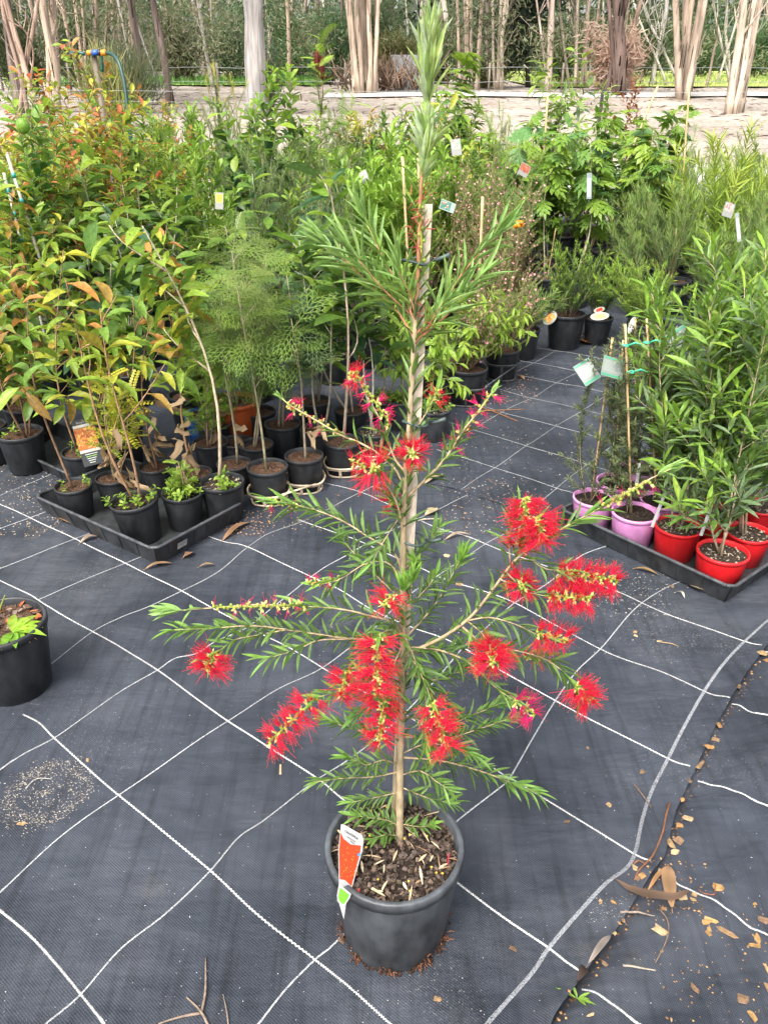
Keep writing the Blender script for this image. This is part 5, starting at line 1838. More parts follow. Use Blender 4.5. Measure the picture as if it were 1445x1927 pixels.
DESC = {'lilly': 'drooping dark-leaved shrub', 'lilly_gold': 'golden-leaved shrub', 'magnolia': 'broad-leaved glossy shrub', 'fern': 'feathery green shrub', 'fern_gold': 'yellow feathery shrub', 'grevillea': 'fine-cut leafy shrub', 'shrub': 'mid-green bushy shrub', 'glossy': 'glossy round-leaved shrub', 'bright': 'bright upright leafy shrub',
        'dark': 'dense dark green shrub', 'wispy': 'wispy fine-leaved shrub', 'needle': 'soft needle-leaved shrub', 'pinkfl': 'pink-flowered twiggy shrub', 'weeping': 'weeping lime shrub', 'lobed': 'lobe-leaved sapling', 'hand': 'hand-leaved sapling', 'sapling': 'long-leaved sapling', 'mango': 'droopy bright-leaved sapling', 'leaflet': 'small-leafleted shrub', 'mixed': 'red-tinged leafy shrub', 'citrus': 'citrus bush', 'dwarf': 'dwarf shrub', 'frond': 'arching frond plant', 'teatree': 'fine teatree'}


def back_plant(px, py, Y, sp, R=.11, x0=None, nst=None, spread=.18, dens=1.0, single=0, label=None, group=None, seed=0, extra=None, size=1.0, name='potted_shrub'):
    top = atY(px, py, Y)
    bx = top[0] if x0 is None else x0
    z = floor_z(bx, Y)
    b = np.array([bx, Y, z])
    H = top[2] - z - 1.6 * R
    lab = label or pick_label(DESC[sp], px, py)
    rng = np.random.default_rng(int(px * 3 + py * 5 + seed) % 100000)
    root, off, sc = potted(name, lab, 'potted plant', b, R, 'black', 'litter', group or f"{DESC[sp]}s packed in the beds")
    grow(rng, root, off, sc, top, sp, single=single, dens=dens, nst=nst, spread=spread, extra=extra, size=size)
    if Y < 4.7:
        weeds(rng, root, off, sc, R * 1.2, 9, (BRI, LIME, MID), .03, .014, .16)
    return root, off, sc, top


bp = back_plant
bp(132, 78, 5.4, 'mixed', .13, nst=4, spread=.12, label='tall mixed red-and-yellow-leaved shrub under the orange hose fitting', single=120)
bp(70, 130, 6.0, 'mixed', .13, nst=4, spread=.16)
bp(205, 165, 6.2, 'mixed', .12, nst=4, spread=.2)
bp(262, 195, 6.0, 'shrub', .12, nst=4, spread=.25)
bp(15, 150, 6.4, 'shrub', .12, nst=4, spread=.25)
bp(470, 200, 7.6, 'glossy', .12, nst=4, spread=.24)
bp(330, 195, 7.8, 'wispy', .12, nst=6, spread=.24)
bp(160, 175, 5.0, 'mixed', .12, nst=4, spread=.16, single=60)
bp(90, 230, 4.8, 'mixed', .12, nst=4, spread=.2, single=60)
CIT = bp(25, 195, 4.4, 'citrus', .13, nst=4, spread=.18, label='citrus bush with a hanging lime at the left edge', single=120)
bp(542, 130, 6.6, 'glossy', .13, nst=3, spread=.16, label='tall glossy shrub with lime-green tip right of the great pale trunk', single=120, size=1.15)
SPN = bp(600, 95, 6.2, 'grevillea', .12, nst=1, spread=.1, label='spindly sapling with dark red flower spikes before the paperbarks', extra=dict(t0=.45))
bp(618, 322, 4.6, 'magnolia', .12, nst=2, spread=.12, label='sapling with round grey-green leaves in mid bed', single=60, extra=dict(pal=[GGR, (.06, .13, .07)], young=[GGR], tm='oval'))
bp(880, 95, 7.8, 'hand', .13, nst=2, spread=.1, label='hand-leaved sapling standing tallest right of the bottlebrush tip', single=60)
bp(850, 165, 7.0, 'mango', .14, nst=5, spread=.24, label='full bright-leaved sapling just right of the bottlebrush tip', single=120)
bp(800, 215, 7.2, 'mango', .13, nst=3, spread=.16, single=60)
bp(1095, 100, 7.6, 'sapling', .14, nst=5, spread=.26, label='tall pale-leaved sapling above the lobed leaves', single=120)
bp(1150, 160, 7.3, 'sapling', .13, nst=4, spread=.24, single=80)
for x, y, Y in ((1140, 215, 6.9), (1060, 235, 6.5), (1210, 225, 6.7), (975, 262, 6.3), (1275, 195, 7.2), (1110, 262, 6.0), (1000, 215, 7.4), (1235, 270, 6.3)):
    bp(x, y, Y, 'lobed', .13, nst=2, spread=.14, single=30, extra=dict(t0=.5))
for x, y, Y in ((1415, 235, 6.0), (1350, 262, 6.2)):
    bp(x, y, Y, 'frond', .13, nst=9, spread=.32, label=f"arching lime fronds at the upper right {'corner' if x > 1400 else 'beside the needle thicket'}")
rs = bp(1205, 160, 7.6, 'shrub', .12, nst=2, spread=.1, label='rust-coloured upright sprig right of the tall pale sapling', extra=dict(pal=[RUS, (.3, .1, .03)], young=[RUS], tm='obovate', L=.05, W=.024, t0=.6))
bp(400, 125, 8.2, 'wispy', .13, nst=5, spread=.16, label='wispy yellow-tipped shrub behind the dark fence picket', extra=dict(young=[YEL]))
for x, y, Y in ((700, 205, 8.0), (660, 215, 7.6)):
    bp(x, y, Y, 'shrub', .12, nst=4, extra=dict(young=[ORG, YEL]))
# upright bright shrubs on slim bamboo right of the bottlebrush
for x, y, Y in ((745, 300, 5.4), (700, 290, 5.7), (790, 275, 5.9), (835, 285, 5.4), (760, 330, 4.9), (690, 340, 5.0)):
    bp(x, y, Y, 'bright', .11, nst=6, spread=.14)
for x, y, Y in ((930, 285, 5.6), (900, 330, 5.0), (985, 330, 5.4), (945, 370, 5.0)):
    bp(x, y, Y, 'pinkfl', .11, nst=9, spread=.2)
ZONES = [(-80, 140, ['fern_gold', 'mixed', 'citrus', 'lilly_gold', 'leaflet', 'glossy']), (140, 330, ['fern_gold', 'shrub', 'mixed', 'magnolia', 'bright', 'glossy']), (330, 480, ['shrub', 'wispy', 'glossy', 'bright', 'magnolia', 'magnolia']),
         (480, 640, ['shrub', 'wispy', 'fern', 'magnolia', 'glossy', 'wispy']), (640, 780, ['dark', 'bright', 'glossy', 'wispy', 'shrub']), (780, 920, ['shrub', 'bright', 'pinkfl', 'dark', 'wispy']), (920, 1060, ['pinkfl', 'wispy', 'shrub', 'needle'])]
RF = np.random.default_rng(77)
edge0, edir = np.array([-.53, 2.92]), np.array([.62, .785])
back = np.array([-.785, .62])
kk = 0
for v in np.arange(.72, 5.2, .46):
    for u in np.arange(-1.6, 6.2, .46):
        p = edge0 + edir * (u + RF.uniform(-.1, .1)) + back * (v + RF.uniform(-.08, .08))
        if not (3.0 < p[1] < 8.8):
            continue
        px0 = proj([p[0], p[1], 1.0])[0]
        ty = np.interp(p[1], [3.2, 3.8, 4.6, 6, 8.8], [470, 400, 325, 245, 200 if px0 < 420 else 212]) + RF.normal(0, 20)
        q = proj([p[0], p[1], 1.0])
        px = CX + (q[0] - CX) * 1.0
        if not (-90 < px < 1010):
            continue
        sp = None
        for (a, b, l) in ZONES:
            if a <= px < b:
                sp = l[RF.integers(0, len(l))]
        if sp is None:
            continue
        if px < 330 and p[1] < 4.4:
            sp = ['lilly_gold', 'lilly', 'lilly_gold', 'magnolia'][RF.integers(0, 4)]
        elif px < 640 and p[1] < 4.2:
            sp = ['fern', 'lilly', 'magnolia', 'shrub'][RF.integers(0, 4)]
        kk += 1
        bp(px, ty, p[1], sp, .10, x0=p[0], spread=.2, single=24 if (SP[sp]['W'] > .03 and p[1] < 6) else 0, seed=kk)
for x in np.arange(1010, 1480, 78):
    for Y in (6.6, 7.6, 8.6):
        xx = x + RF.uniform(-30, 30)
        bp(xx, np.interp(Y, [6.6, 8.6], [330, 262]) + RF.normal(0, 16), Y, ['needle', 'wispy', 'lobed', 'shrub', 'needle'][RF.integers(0, 5)], .12, spread=.26, nst=None, single=0)

# lime fruit on the citrus bush
g = Geo()
c = atY(44, 237, 4.4 - .25)
fr = np.linspace(0, math.pi, 12)
g.lathe(np.c_[.031 * np.sin(fr) + 1e-5, -.036 * np.cos(fr) - .004 * (fr > 3)], (.20, .36, .05), 18, c)
g.tube([c + [0, 0, .034], c + [.004, 0, .06], c + [.02, .05, .10]], .002, (.2, .24, .1), 5)
g.obj('lime_fruit', M_LEAF, CIT[0], CIT[1])
# orange flower head
g = Geo()
c = atY(976, 424, 4.75)
for k in range(26):
    d = unit(RB.normal(0, 1, 3) + [0, 0, .6])
    g.ball(c + d * .022, .010, np.array((.80, .30, .02)) * RB.uniform(.7, 1.2), 6, 4)
stem_to = np.array([c[0] - .02, c[1] + .05, floor_z(c[0], c[1])])
ofl = empty('orange_flower', stem_to, 'orange flower head on a thin stem beside the slim white stake', 'flower')
g.obj('flower_head', M_SOFT, ofl, stem_to)
g = Geo()
g.tube(curve_path(RB, stem_to, c, .03, 8), .003, (.25, .2, .1), 5)
g.obj('stem', M_STEM, ofl, stem_to)
# dark red flower spikes on the spindly sapling
for (x, y) in ((597, 118), (606, 128)):
    g = Geo()
    c = atY(x, y, 6.18)
    g.ball(c, (.018, .018, .075), (.13, .025, .018), 8, 6)
    for k in range(60):
        d = unit(RB.normal(0, 1, 3) * [1, 1, .3])
        o = c + np.array([0, 0, RB.uniform(-.065, .065)])
        g.tube([o, o + d * .024, o + d * .03 + [0, 0, .008]], [.0016, .0012, .0006], np.array((.2, .04, .02)) * RB.uniform(.6, 1.4), 3, cap=False)
    g.tube([c - [0, 0, .07], c - [0, .01, .16], np.array([SPN[3][0], SPN[3][1], c[2] - .28])], .004, (.24, .16, .1), 5)
    g.obj('flower_spike', M_SOFT, SPN[0], SPN[1])

# ------------------------------------------------------------------ tags in the beds, hose, stakes, fence
rgt = np.random.default_rng(31)
UPV = np.array([0, 0, 1.])
TAGC = [(.6, .12, .1), (.2, .4, .2), (.7, .5, .3), (.1, .25, .3)]


def bed_tag(px, py, Y, wpx, hpx, label, roll=0.0, pic=((-.4, .4, -.1, .42), (.25, .35, .25)), cols=TAGC, bgc=(.22, .22, .205), lean=.3, n=20):
    c = atY(px, py, Y)
    s = depth(c) / FPX
    X = np.array([math.cos(roll), .15, -math.sin(roll)])
    Yv = np.array([math.sin(roll), lean, math.cos(roll)])
    return card('plant_tag', label, c, X, Yv, wpx * s, hpx * s, 'plant tags in the beds', bgc, (pic[0], pic[1], cols), rng=rgt, n=n)


bed_tag(858, 277, 5.0, 19, 29, 'white card tag with green picture beside the bottlebrush tip', -.12)
bed_tag(986, 320, 4.9, 21, 22, 'brown-pictured tag tilted among the pink flowers', .5, pic=((-.45, .45, -.15, .45), (.3, .09, .05)), cols=[(.4, .15, .08), (.25, .06, .04)])
bed_tag(413, 378, 4.1, 15, 30, 'yellow-pictured tag in the middle of the left bed', .1, pic=((-.4, .4, -.1, .4), (.5, .5, .05)), cols=[(.6, .55, .05), (.4, .42, .05)])
bed_tag(686, 333, 4.7, 16, 22, 'white and pink tag left of the bottlebrush stake', -.5, cols=[(.7, .3, .35)])
bed_tag(842, 388, 4.4, 30, 18, 'dark green tag lying flat right of the stake', .35, bgc=(.25, .3, .27), pic=((-.45, .2, -.4, .4), (.06, .16, .12)))
bed_tag(1108, 350, 5.5, 10, 46, 'tall pale strip tag hanging under the lobed leaves', .0, bgc=(.17, .20, .205), pic=((-.3, .3, -.4, .3), (.5, .58, .6)), n=0)
bed_tag(1370, 395, 5.0, 22, 26, 'pink and white tag in the needle thicket', .3, cols=[(.6, .15, .2)])
bed_tag(1388, 428, 4.4, 8, 52, 'pale strip tag on a stem in the needle thicket', -.15, bgc=(.19, .21, .19), n=0, pic=((-.3, .3, -.4, .3), (.44, .48, .46)))
# picture tags on the two dwarf shrub pots
for (px, py, Y, w, h, roll, lab_, cols) in ((1034, 598, 4.84, 30, 22, -.75, 'oval cream tag with orange picture hung on the big black pot', [(.75, .3, .05), (.7, .15, .05), (.6, .5, .1)]), (1128, 595, 4.72, 38, 15, -.05, 'curled white tag lying on the small black pot', [(.5, .4, .15), (.3, .25, .1)]),
                                           (1127, 583, 4.9, 22, 10, -.25, 'red picture tag behind the curled white tag', [(.6, .05, .03), (.4, .04, .02)]), (1188, 612, 4.5, 14, 34, .5, 'white folded tag in the pot behind the bamboo stakes', [(.75, .75, .75)])):
    c = atY(px, py, Y)
    s = depth(c) / FPX
    a = np.linspace(0, 2 * math.pi, 16, endpoint=False)
    ol = [(.5 * math.cos(k), .5 * math.sin(k)) for k in a]
    card('plant_tag', lab_, c, [math.cos(roll), .2, -math.sin(roll)], [math.sin(roll), .5, math.cos(roll)], w * s, h * s, 'oval plant tags on pots', (.36, .35, .29), ((-.3, .3, -.28, .28), cols[0], cols), rng=rgt, outline=ol, n=30)
# big printed cards tied to the teatree stakes
for (px, py, Y, w, h, roll, lab_) in ((1153, 692, 2.52, 58, 44, .34, 'green-striped information card tied to a bamboo stake'), (1104, 700, 2.66, 40, 52, -.52, 'back of a green-striped card hanging left of the bamboo stakes'), (1282, 640, 2.75, 56, 56, -.5, 'grey-backed card among the long-leaved shrubs')):
    c = atY(px, py, Y)
    s = depth(c) / FPX
    o, X, Yv, Z = card('plant_card', lab_, c, [math.cos(roll), .25, -math.sin(roll)], [math.sin(roll), .55, math.cos(roll)], w * s * .85, h * s * .85, None, (.20, .225, .205), None)
    W_, H_ = w * s * .85, h * s * .85
    g = Geo()
    for y0, y1, cc in ((-.47, -.36, (.05, .25, .15)), (.38, .46, (.06, .28, .17))):
        g.add([X * W_ * a + Yv * H_ * b + Z * .0006 for a, b in ((-.48, y0), (.48, y0), (.48, y1), (-.48, y1))], np.array([[0, 1, 2, 3]]), cc)
    for k in range(9):
        y0 = .28 - k * .062
        x1 = .42 - rgt.uniform(0, .35)
        g.add([X * W_ * a + Yv * H_ * b + Z * .0006 for a, b in ((-.42, y0), (x1, y0), (x1, y0 + .018), (-.42, y0 + .018))], np.array([[0, 1, 2, 3]]), (.35, .38, .36))
    g.obj('print', M_PAPER, o, flat=True)
# green ties on the bamboo
for (px, py, Y) in ((1176, 650, 2.5), (1215, 645, 2.56), (1186, 700, 2.5)):
    c = atY(px, py, Y)
    g = Geo()
    a = np.linspace(0, 6.28, 14)
    g.tube(np.c_[.009 * np.cos(a), .009 * np.sin(a), .002 * np.sin(a * 2)], .0026, (.05, .42, .25), 5)
    g.tube([(.009, 0, 0), (.028, -.01, .012), (.05, -.012, .004)], [.0026, .003, .001], (.05, .42, .25), 5)
    o = empty('plant_tie', c, f"green plastic tie {'on the left bamboo stake near its top' if px == 1176 else 'on the right bamboo stake near its top' if px == 1215 else 'lower down on a bamboo stake beside the striped card'}", 'plant tie')
    g.obj('band', M_PLAST, o)
# white label stakes in the red pots
for (x0, y0, x1, y1, Y, l) in ((1226, 992, 1250, 930, 2.36, 'slim white label stake between pink and red pots'), (1318, 1008, 1338, 952, 2.2, 'slim white label stake between the two front red pots'), (1196, 920, 1202, 872, 2.52, 'slim white label stake in the front pink pot')):
    a, b = atY(x0, y0, Y), atY(x1, y1, Y + .02)
    g = Geo()
    ax = b - a
    u = unit(np.cross(ax, [0, 1., 0])) * .011
    g.box(-u / 2, u, [0, .0012, 0], ax, (.34, .34, .33))
    o = empty('label_stake', a, l, 'plant tag')
    g.obj('strip', M_PAPER, o, flat=True)
# tag with an orange picture in the left tray
c = atY(166, 832, 2.92)
s = depth(c) / FPX
o, X, Yv, Z = card('plant_tag', 'black upright tag with orange flower picture in the left tray', c, [1, .1, .22], [-.18, .35, 1], 40 * s, 88 * s, None, (.03, .032, .034), ((-.5, .5, -.14, .32), (.38, .12, .02), [(.55, .2, .03), (.3, .07, .01), (.6, .3, .08)]), rng=rgt, n=110)
g = Geo()
for y0, y1 in ((.33, .39), (-.21, -.15)):
    g.add([X * 40 * s * a + Yv * 88 * s * b + Z * .0007 for a, b in ((-.49, y0), (.49, y0), (.49, y1), (-.49, y1))], np.array([[0, 1, 2, 3]]), (.45, .44, .38))
for k in range(5):
    y0 = -.26 - k * .045
    g.add([X * 40 * s * a + Yv * 88 * s * b + Z * .0007 for a, b in ((-.3 + .03 * k, y0), (.3 - .05 * k, y0), (.3 - .05 * k, y0 + .014), (-.3 + .03 * k, y0 + .014))], np.array([[0, 1, 2, 3]]), (.5, .55, .5) if k != 1 else (.25, .45, .1))
g.obj('print', M_PAPER, o, flat=True)
text('Burgundy', .0125, o, frame_mat(Yv * 88 * s * .44 + Z * .0008, X, Yv, Z), M_INKW)

# hose on its post
Yh = 6.0
hr = empty('garden_hose', GT(195, 420), 'dark green hose drooping from a post with an orange and blue fitting', 'hose')
ho = np.array(hr.location)
g = Geo()
pp = [atY(x, y, Yh - .05 * k) for k, (x, y) in enumerate(((200, 99), (214, 104), (226, 122), (236, 165), (242, 220), (252, 290)))]
pp.append(pp[-1] + np.array([.05, 0, -.5]))
pp.append(np.array([pp[-1][0] + .05, pp[-1][1], floor_z(pp[-1][0], Yh) + .02]))
g.tube(smooth(pp, 50), .0125, (.008, .045, .035), 10)
g.obj('hose', M_PLAST, hr, ho)
g = Geo()
g.tube(smooth([atY(x, y, Yh) for x, y in ((190, 100), (192, 112), (193, 135))], 10), .011, (.012, .07, .05), 8)
g.tube(smooth([atY(x, y, Yh) for x, y in ((160, 102), (140, 98), (128, 112))], 12), .011, (.012, .07, .08), 8)
g.obj('side_hose', M_PLAST, hr, ho)
for (x0, x1, r, cl, nm) in ((190, 200, .019, (.75, .26, .02), 'orange_collar'), (174, 186, .018, (.03, .10, .42), 'blue_valve'), (165, 173, .016, (.75, .30, .02), 'orange_collar'), (186, 191, .02, (.02, .02, .02), 'black_joint')):
    g = Geo()
    g.tube([atY(x0, 100, Yh), atY((x0 + x1) / 2, 99.5, Yh), atY(x1, 99, Yh)], r, cl, 10)
    g.obj(nm, M_PLAST, hr, ho)
g = Geo()
b_ = atY(178, 104, Yh + .03)
g.tube([np.array([b_[0], Yh + .03, floor_z(b_[0], Yh)]), b_], .018, (.16, .13, .1), 7)
g.obj('post', M_WOOD, hr, ho)

for (x0, y0, x1, y1, Y, l) in ((45, 470, 8, 325, 4.3, 'white garden stake leaning left of the other at the left edge'), (62, 440, 14, 290, 4.2, 'white garden stake tied with blue-green bands at the left edge')):
    a, b = atY(x0, y0, Y), atY(x1, y1, Y)
    d = (a - b) / (a - b)[2]
    a = a - d * (a[2] - floor_z(a[0], Y) - .05)
    a[2] = floor_z(a[0], Y)
    o = empty('garden_stake', a, l, 'stake')
    g = Geo()
    g.tube(np.linspace(a, b, 6), .0075, (.42, .40, .34), 7)
    g.obj('pole', M_WOOD, o, a)
    for f in (.70, .82, .92):
        g = Geo()
        c = a + (b - a) * f
        g.tube([c - [0, 0, .012], c + [0, 0, .012]], .0095, (.03, .25, .25), 7)
        g.obj('band', M_PLAST, o, a)
for (x0, y0, x1, y1, Y, l) in ((788, 360, 787, 288, 4.9, 'bamboo cane upright right of the bottlebrush stem'), (762, 390, 757, 295, 4.7, 'bamboo cane upright left of the bottlebrush stem'), (1205, 240, 1238, 160, 7.0, 'bamboo cane leaning beside the rust-coloured sprig'), (1020, 340, 1030, 180, 6.6, 'dark stake rising left of the tall pale sapling'), (1288, 280, 1298, 140, 6.9, 'thin cane at the right above the lobed leaves'), (905, 440, 908, 370, 4.6, 'short pale stake among the pink flowers')):
    a, b = atY(x0, y0, Y), atY(x1, y1, Y)
    d = (a - b) / (a - b)[2]
    a = a - d * (a[2] - floor_z(a[0], Y))
    a[2] = floor_z(a[0], Y)
    o = empty('bamboo_cane', a, l, 'stake')
    g = Geo()
    g.tube(np.linspace(a, b, 8), .008, (.5, .38, .2), 6)
    g.obj('pole', M_WOOD, o, a)

# wire fence of the yard: pickets and three wires
fc = empty('wire_fence', GT(410, 250), 'thin wire fence with dark steel pickets behind the beds', 'fence')
fo = np.array(fc.location)
Yf = 10.6
pk = [atY(x, 200, Yf)[0] for x in (-320, 410, 1130, 1800)]
for x in pk:
    g = Geo()
    zt = float(terr(Yf))
    top = atY(410, 162, Yf)[2]
    for a in (0, 2.1, 4.2):
        g.box(np.array([x, Yf, zt - .1]), np.array([math.cos(a), math.sin(a), 0]) * .022, np.array([-math.sin(a), math.cos(a), 0]) * .005, [0, 0, top - zt + .1], (.05, .042, .04))
    g.obj('picket', M_METAL, fc, fo, flat=True)
for yp in (172, 192, 215):
    g = Geo()
    xs = np.linspace(pk[0], pk[-1], 30)
    z = atY(410, yp, Yf)[2] + .012 * np.sin(xs * 1.3)
    g.tube(np.c_[xs, np.full(30, Yf - .01), z], .0018, (.35, .36, .36), 4, cap=False)
    g.obj('wire', M_METAL, fc, fo)
# far fence: small posts and wires along the paddock
fc = empty('paddock_fence', GT(1200, 160), 'low post and wire fence along the far side of the yard', 'fence')
fo = np.array(fc.location)
Yp = 27.2
for x in np.arange(-22, 24, 2.1):
    g = Geo()
    x = x + R0.uniform(-.3, .3)
    z = float(terr(Yp))
    g.tube([[x, Yp, z - .1], [x, Yp, z + .75]], .035, (.22, .18, .15), 6)
    g.obj('fence_post', M_WOOD, fc, fo)
for h in (.25, .62):
    g = Geo()
    xs = np.linspace(-24, 24, 60)
    g.tube(np.c_[xs, np.full(60, Yp - .04), terr(Yp) + h + .02 * np.sin(xs * 2)], .006, (.30, .31, .31), 4, cap=False)
    g.obj('wire', M_METAL, fc, fo)
# corrugated sheets and a brush pile beside the paperbarks
z = float(terr(27.6))
xc = atY(770, 145, 27.6)[0]
o = empty('iron_sheet', [xc, 27.6, z], 'weathered corrugated iron sheet standing by the paperbarks', 'iron sheet')
g = Geo()
xs = np.linspace(-.55, .55, 60)
P = np.stack([np.stack([xs, .025 * np.sin(xs * 60), np.full(60, h)], -1) for h in (0, .95)], 0)
g.grid(P, (.32, .35, .36))
g.grid(P[::-1] + [0, .004, 0], (.32, .35, .36))
g.obj('sheet', M_METAL, o)
o = empty('brush_pile', [atY(735, 150, 27)[0], 27, z], 'heap of brown dead branches beside the paperbarks', 'brush pile')
g = Geo()
for k in range(170):
    a = np.array([RB.normal(0, .75), RB.normal(0, .4), abs(RB.normal(0, .12))])
    b = a + np.array([RB.normal(0, .35), RB.normal(0, .2), RB.uniform(.2, .95)])
    g.tube([a, (a + b) / 2 + RB.normal(0, .06, 3), b], [.022, .016, .008], np.array([.26, .17, .12]) * RB.uniform(.5, 1.3), 4)
g.obj('branches', M_BARK, o, kind='stuff')

# ------------------------------------------------------------------ trees beyond the yard
PB, PBD, GRYB, BRNB, WHT = (.45, .35, .27), (.28, .2, .155), (.42, .38, .35), (.18, .14, .12), (.46, .42, .38)


def tree(label, Y, stems, col, crown=None, group=None, seed=0, name='tree', branches=0, roots=True, flaky=True):
    """stems: list of (px0,py0,px1,py1,width_px) seen in the photo; continued above the frame"""
    rng = np.random.default_rng(seed)
    b0 = atY(stems[0][0], stems[0][1], Y)
    base = np.array([b0[0], Y, float(terr(Y))])
    root = empty(name, base, label, 'tree', group)
    tips = []
    for (x0, y0, x1, y1, w) in stems:
        dY = rng.uniform(-.25, .25) if len(stems) > 1 else 0
        a, b = atY(x0, y0, Y + dY), atY(x1, y1, Y + dY)
        d = b - a
        a = a.copy()
        if a[2] > terr(Y):
            k = (a[2] - terr(Y)) / max(d[2], .1)
            a = a - d * min(k, .6)
        a[2] = terr(Y) - .05
        top = b + d * rng.uniform(1.4, 2.4) * np.array([.8, 1, 1]) + rng.normal(0, .25, 3)
        n = 18
        t = np.linspace(0, 1, n)
        p = np.where((t < .35)[:, None], a + (b - a) * (t / .35)[:, None], b + (top - b) * ((t - .35) / .65)[:, None])
        p = p + np.sin(t * 17 + rng.uniform(0, 6))[:, None] * rng.normal(0, .02, 3) + np.sin(t * math.pi)[:, None] * rng.normal(0, .09, 3) * [1, 1, 0]
        r = w * depth(a) / FPX / 2
        rad = r * np.interp(t, [0, .04, .12, .4, 1], [1.35 if roots else 1.05, 1.1, 1, .88, .25]) * (1 + .07 * np.sin(t * 31 + rng.uniform(0, 6)))
        cc = np.array(col) * rng.uniform(.8, 1.15) * (1 + .22 * np.sin(t * 23 + rng.uniform(0, 6)) * rng.uniform(0, 1, n))[:, None]
        g = Geo()
        g.tube(p, rad, cc, 10)
        if w > 7 and flaky:
            for q in range(int(w * 1.4)):
                i = rng.integers(0, 8)
                az = rng.uniform(0, 6.28)
                o = p[i] + np.array([math.cos(az), math.sin(az), 0]) * rad[i] * 1.0
                ln = rng.uniform(.2, .7)
                tw = np.array([-math.sin(az), math.cos(az), 0]) * rad[i] * rng.uniform(.06, .22)
                o2 = o + np.array([math.cos(az), math.sin(az), 0]) * rng.uniform(.01, .05)
                g.add([o - tw, o + tw, o2 + tw * .6 + [0, 0, ln], o2 - tw * .5 + [0, 0, ln * .9]], [np.array([[0, 1, 2, 3]]), np.array([[3, 2, 1, 0]])], np.array(col) * rng.uniform(.75, 1.25))
        g.obj('trunk', M_BARK, root, base)
        tips.append(p)
        for k in range(branches):
            i = rng.integers(2, 12)
            s = p[i]
            az = rng.uniform(0, 6.28)
            e = s + np.array([math.cos(az) * .6, math.sin(az) * .5, rng.uniform(.7, 1.4)]) * rng.uniform(.6, 1.5)
            q = curve_path(rng, s, e, .08, 8)
            g = Geo()
            g.tube(q, np.linspace(rad[i] * .45, .006, 8), np.array(col) * rng.uniform(.8, 1.1), 5)
            for j in range(3):
                m_ = rng.integers(2, 7)
                e2 = q[m_] + rng.normal(0, .35, 3) + [0, 0, .4]
                g.tube(curve_path(rng, q[m_], e2, .08, 5), np.linspace(.014, .004, 5), np.array(col) * rng.uniform(.8, 1.1), 4)
            g.obj('branch', M_BARK, root, base)
    if crown:
        cols, z0, z1, rad, n, size = crown
        g = Geo()
        m_ = len(tips)
        nc = 26
        cen = np.array([tips[rng.integers(0, m_)][rng.integers(9, 18)] * [1, 1, 0] + [rng.normal(0, rad * .6), rng.normal(0, rad * .6), rng.uniform(z0, z1)] for _ in range(nc)])
        cl = rng.integers(0, nc, n)
        P = cen[cl] + rng.normal(0, .28 * rad ** .5, (n, 3)) * [1, 1, .8]
        c = np.array(cols)[rng.integers(0, len(cols), n)] * (.7 + .6 * rng.uniform(0, 1, nc))[cl][:, None]
        g.place('needle', P, rng.normal(0, 1, (n, 3)) + [0, 0, -.5], rng.normal(0, 1, (n, 3)), size * rng.uniform(.6, 1.4, n), size * .22, c)
        g.obj('crown', M_LEAF, root, base, kind='stuff')
    return root


EUC = [(.05, .08, .03), (.07, .10, .04), (.04, .065, .03)]
DKG = [(.018, .04, .018), (.03, .06, .022), (.025, .05, .025)]
CR = (EUC, 4.6, 8.5, 1.5, 1300, .2)
HANG = [(.14, .17, .08), (.18, .19, .10), (.11, .15, .06), (.22, .2, .13)]
CL = (HANG, 1.9, 5.5, 1.3, 1500, .17)
tree('dark leaning trunk at the upper left corner', 20, [(32, 175, 6, 0, 19)], BRNB, CR, seed=1)
tree('pinkish twin-stemmed paperbark at the upper left', 18, [(62, 178, 12, 0, 11), (52, 178, 30, 40, 8), (40, 120, 68, 0, 7)], (.38, .27, .21), CR, seed=2, branches=2)
tree('pale paperbark with peeling stems behind the leafy shrub at left', 20, [(98, 170, 58, 0, 15), (104, 170, 92, 0, 13), (90, 170, 75, 0, 8)], PB, CR, seed=3, branches=1)
tree('slender cream stems left of the hose', 24, [(158, 150, 140, 0, 7), (163, 150, 152, 0, 5), (172, 150, 172, 0, 11), (150, 150, 120, 0, 6)], PB, CL, seed=4, branches=2)
tree('thin brown trunks above the hose', 26, [(215, 160, 203, 0, 6), (235, 165, 222, 0, 8), (255, 165, 236, 0, 6), (200, 160, 200, 0, 5)], (.33, .26, .2), CL, seed=5, branches=2)
tree('dark slim trunk with a rusty base left of the great pale trunk', 22, [(268, 170, 243, 0, 12)], BRNB, CR, seed=6)
tree('dark slim trunk leaning left beside the sandy yard', 22, [(319, 170, 293, 0, 13)], (.20, .15, .13), CR, seed=7)
tree('thin pale leaning sapling trunk crossing the dark ones', 24, [(290, 148, 248, 40, 4), (262, 165, 232, 0, 4)], WHT, None, seed=8)
tree('slim white gum with a bend left of the great pale trunk', 30, [(398, 145, 383, 50, 7)], WHT, CL, seed=9, branches=4)
tree('great pale smooth gum trunk in the middle of the yard', 19, [(482, 183, 473, 0, 38)], (.31, .29, .275), (EUC, 5.5, 9, 2, 2500, .2), seed=10, flaky=False)
tree('single thin tan trunk between the great gum and the paperbarks', 30, [(545, 150, 538, 0, 7)], (.38, .29, .22), CL, seed=11)
tree('clustered paperbark of many fluted cream stems', 26, [(668, 160, 648, 0, 10), (675, 160, 662, 0, 9), (682, 160, 672, 0, 8), (690, 160, 684, 0, 12), (698, 158, 694, 0, 8), (703, 158, 706, 0, 8), (709, 155, 712, 0, 7), (664, 160, 655, 0, 6), (695, 160, 700, 0, 9)], PB, (EUC, 4.5, 8.5, 1.8, 2200, .2), seed=12)
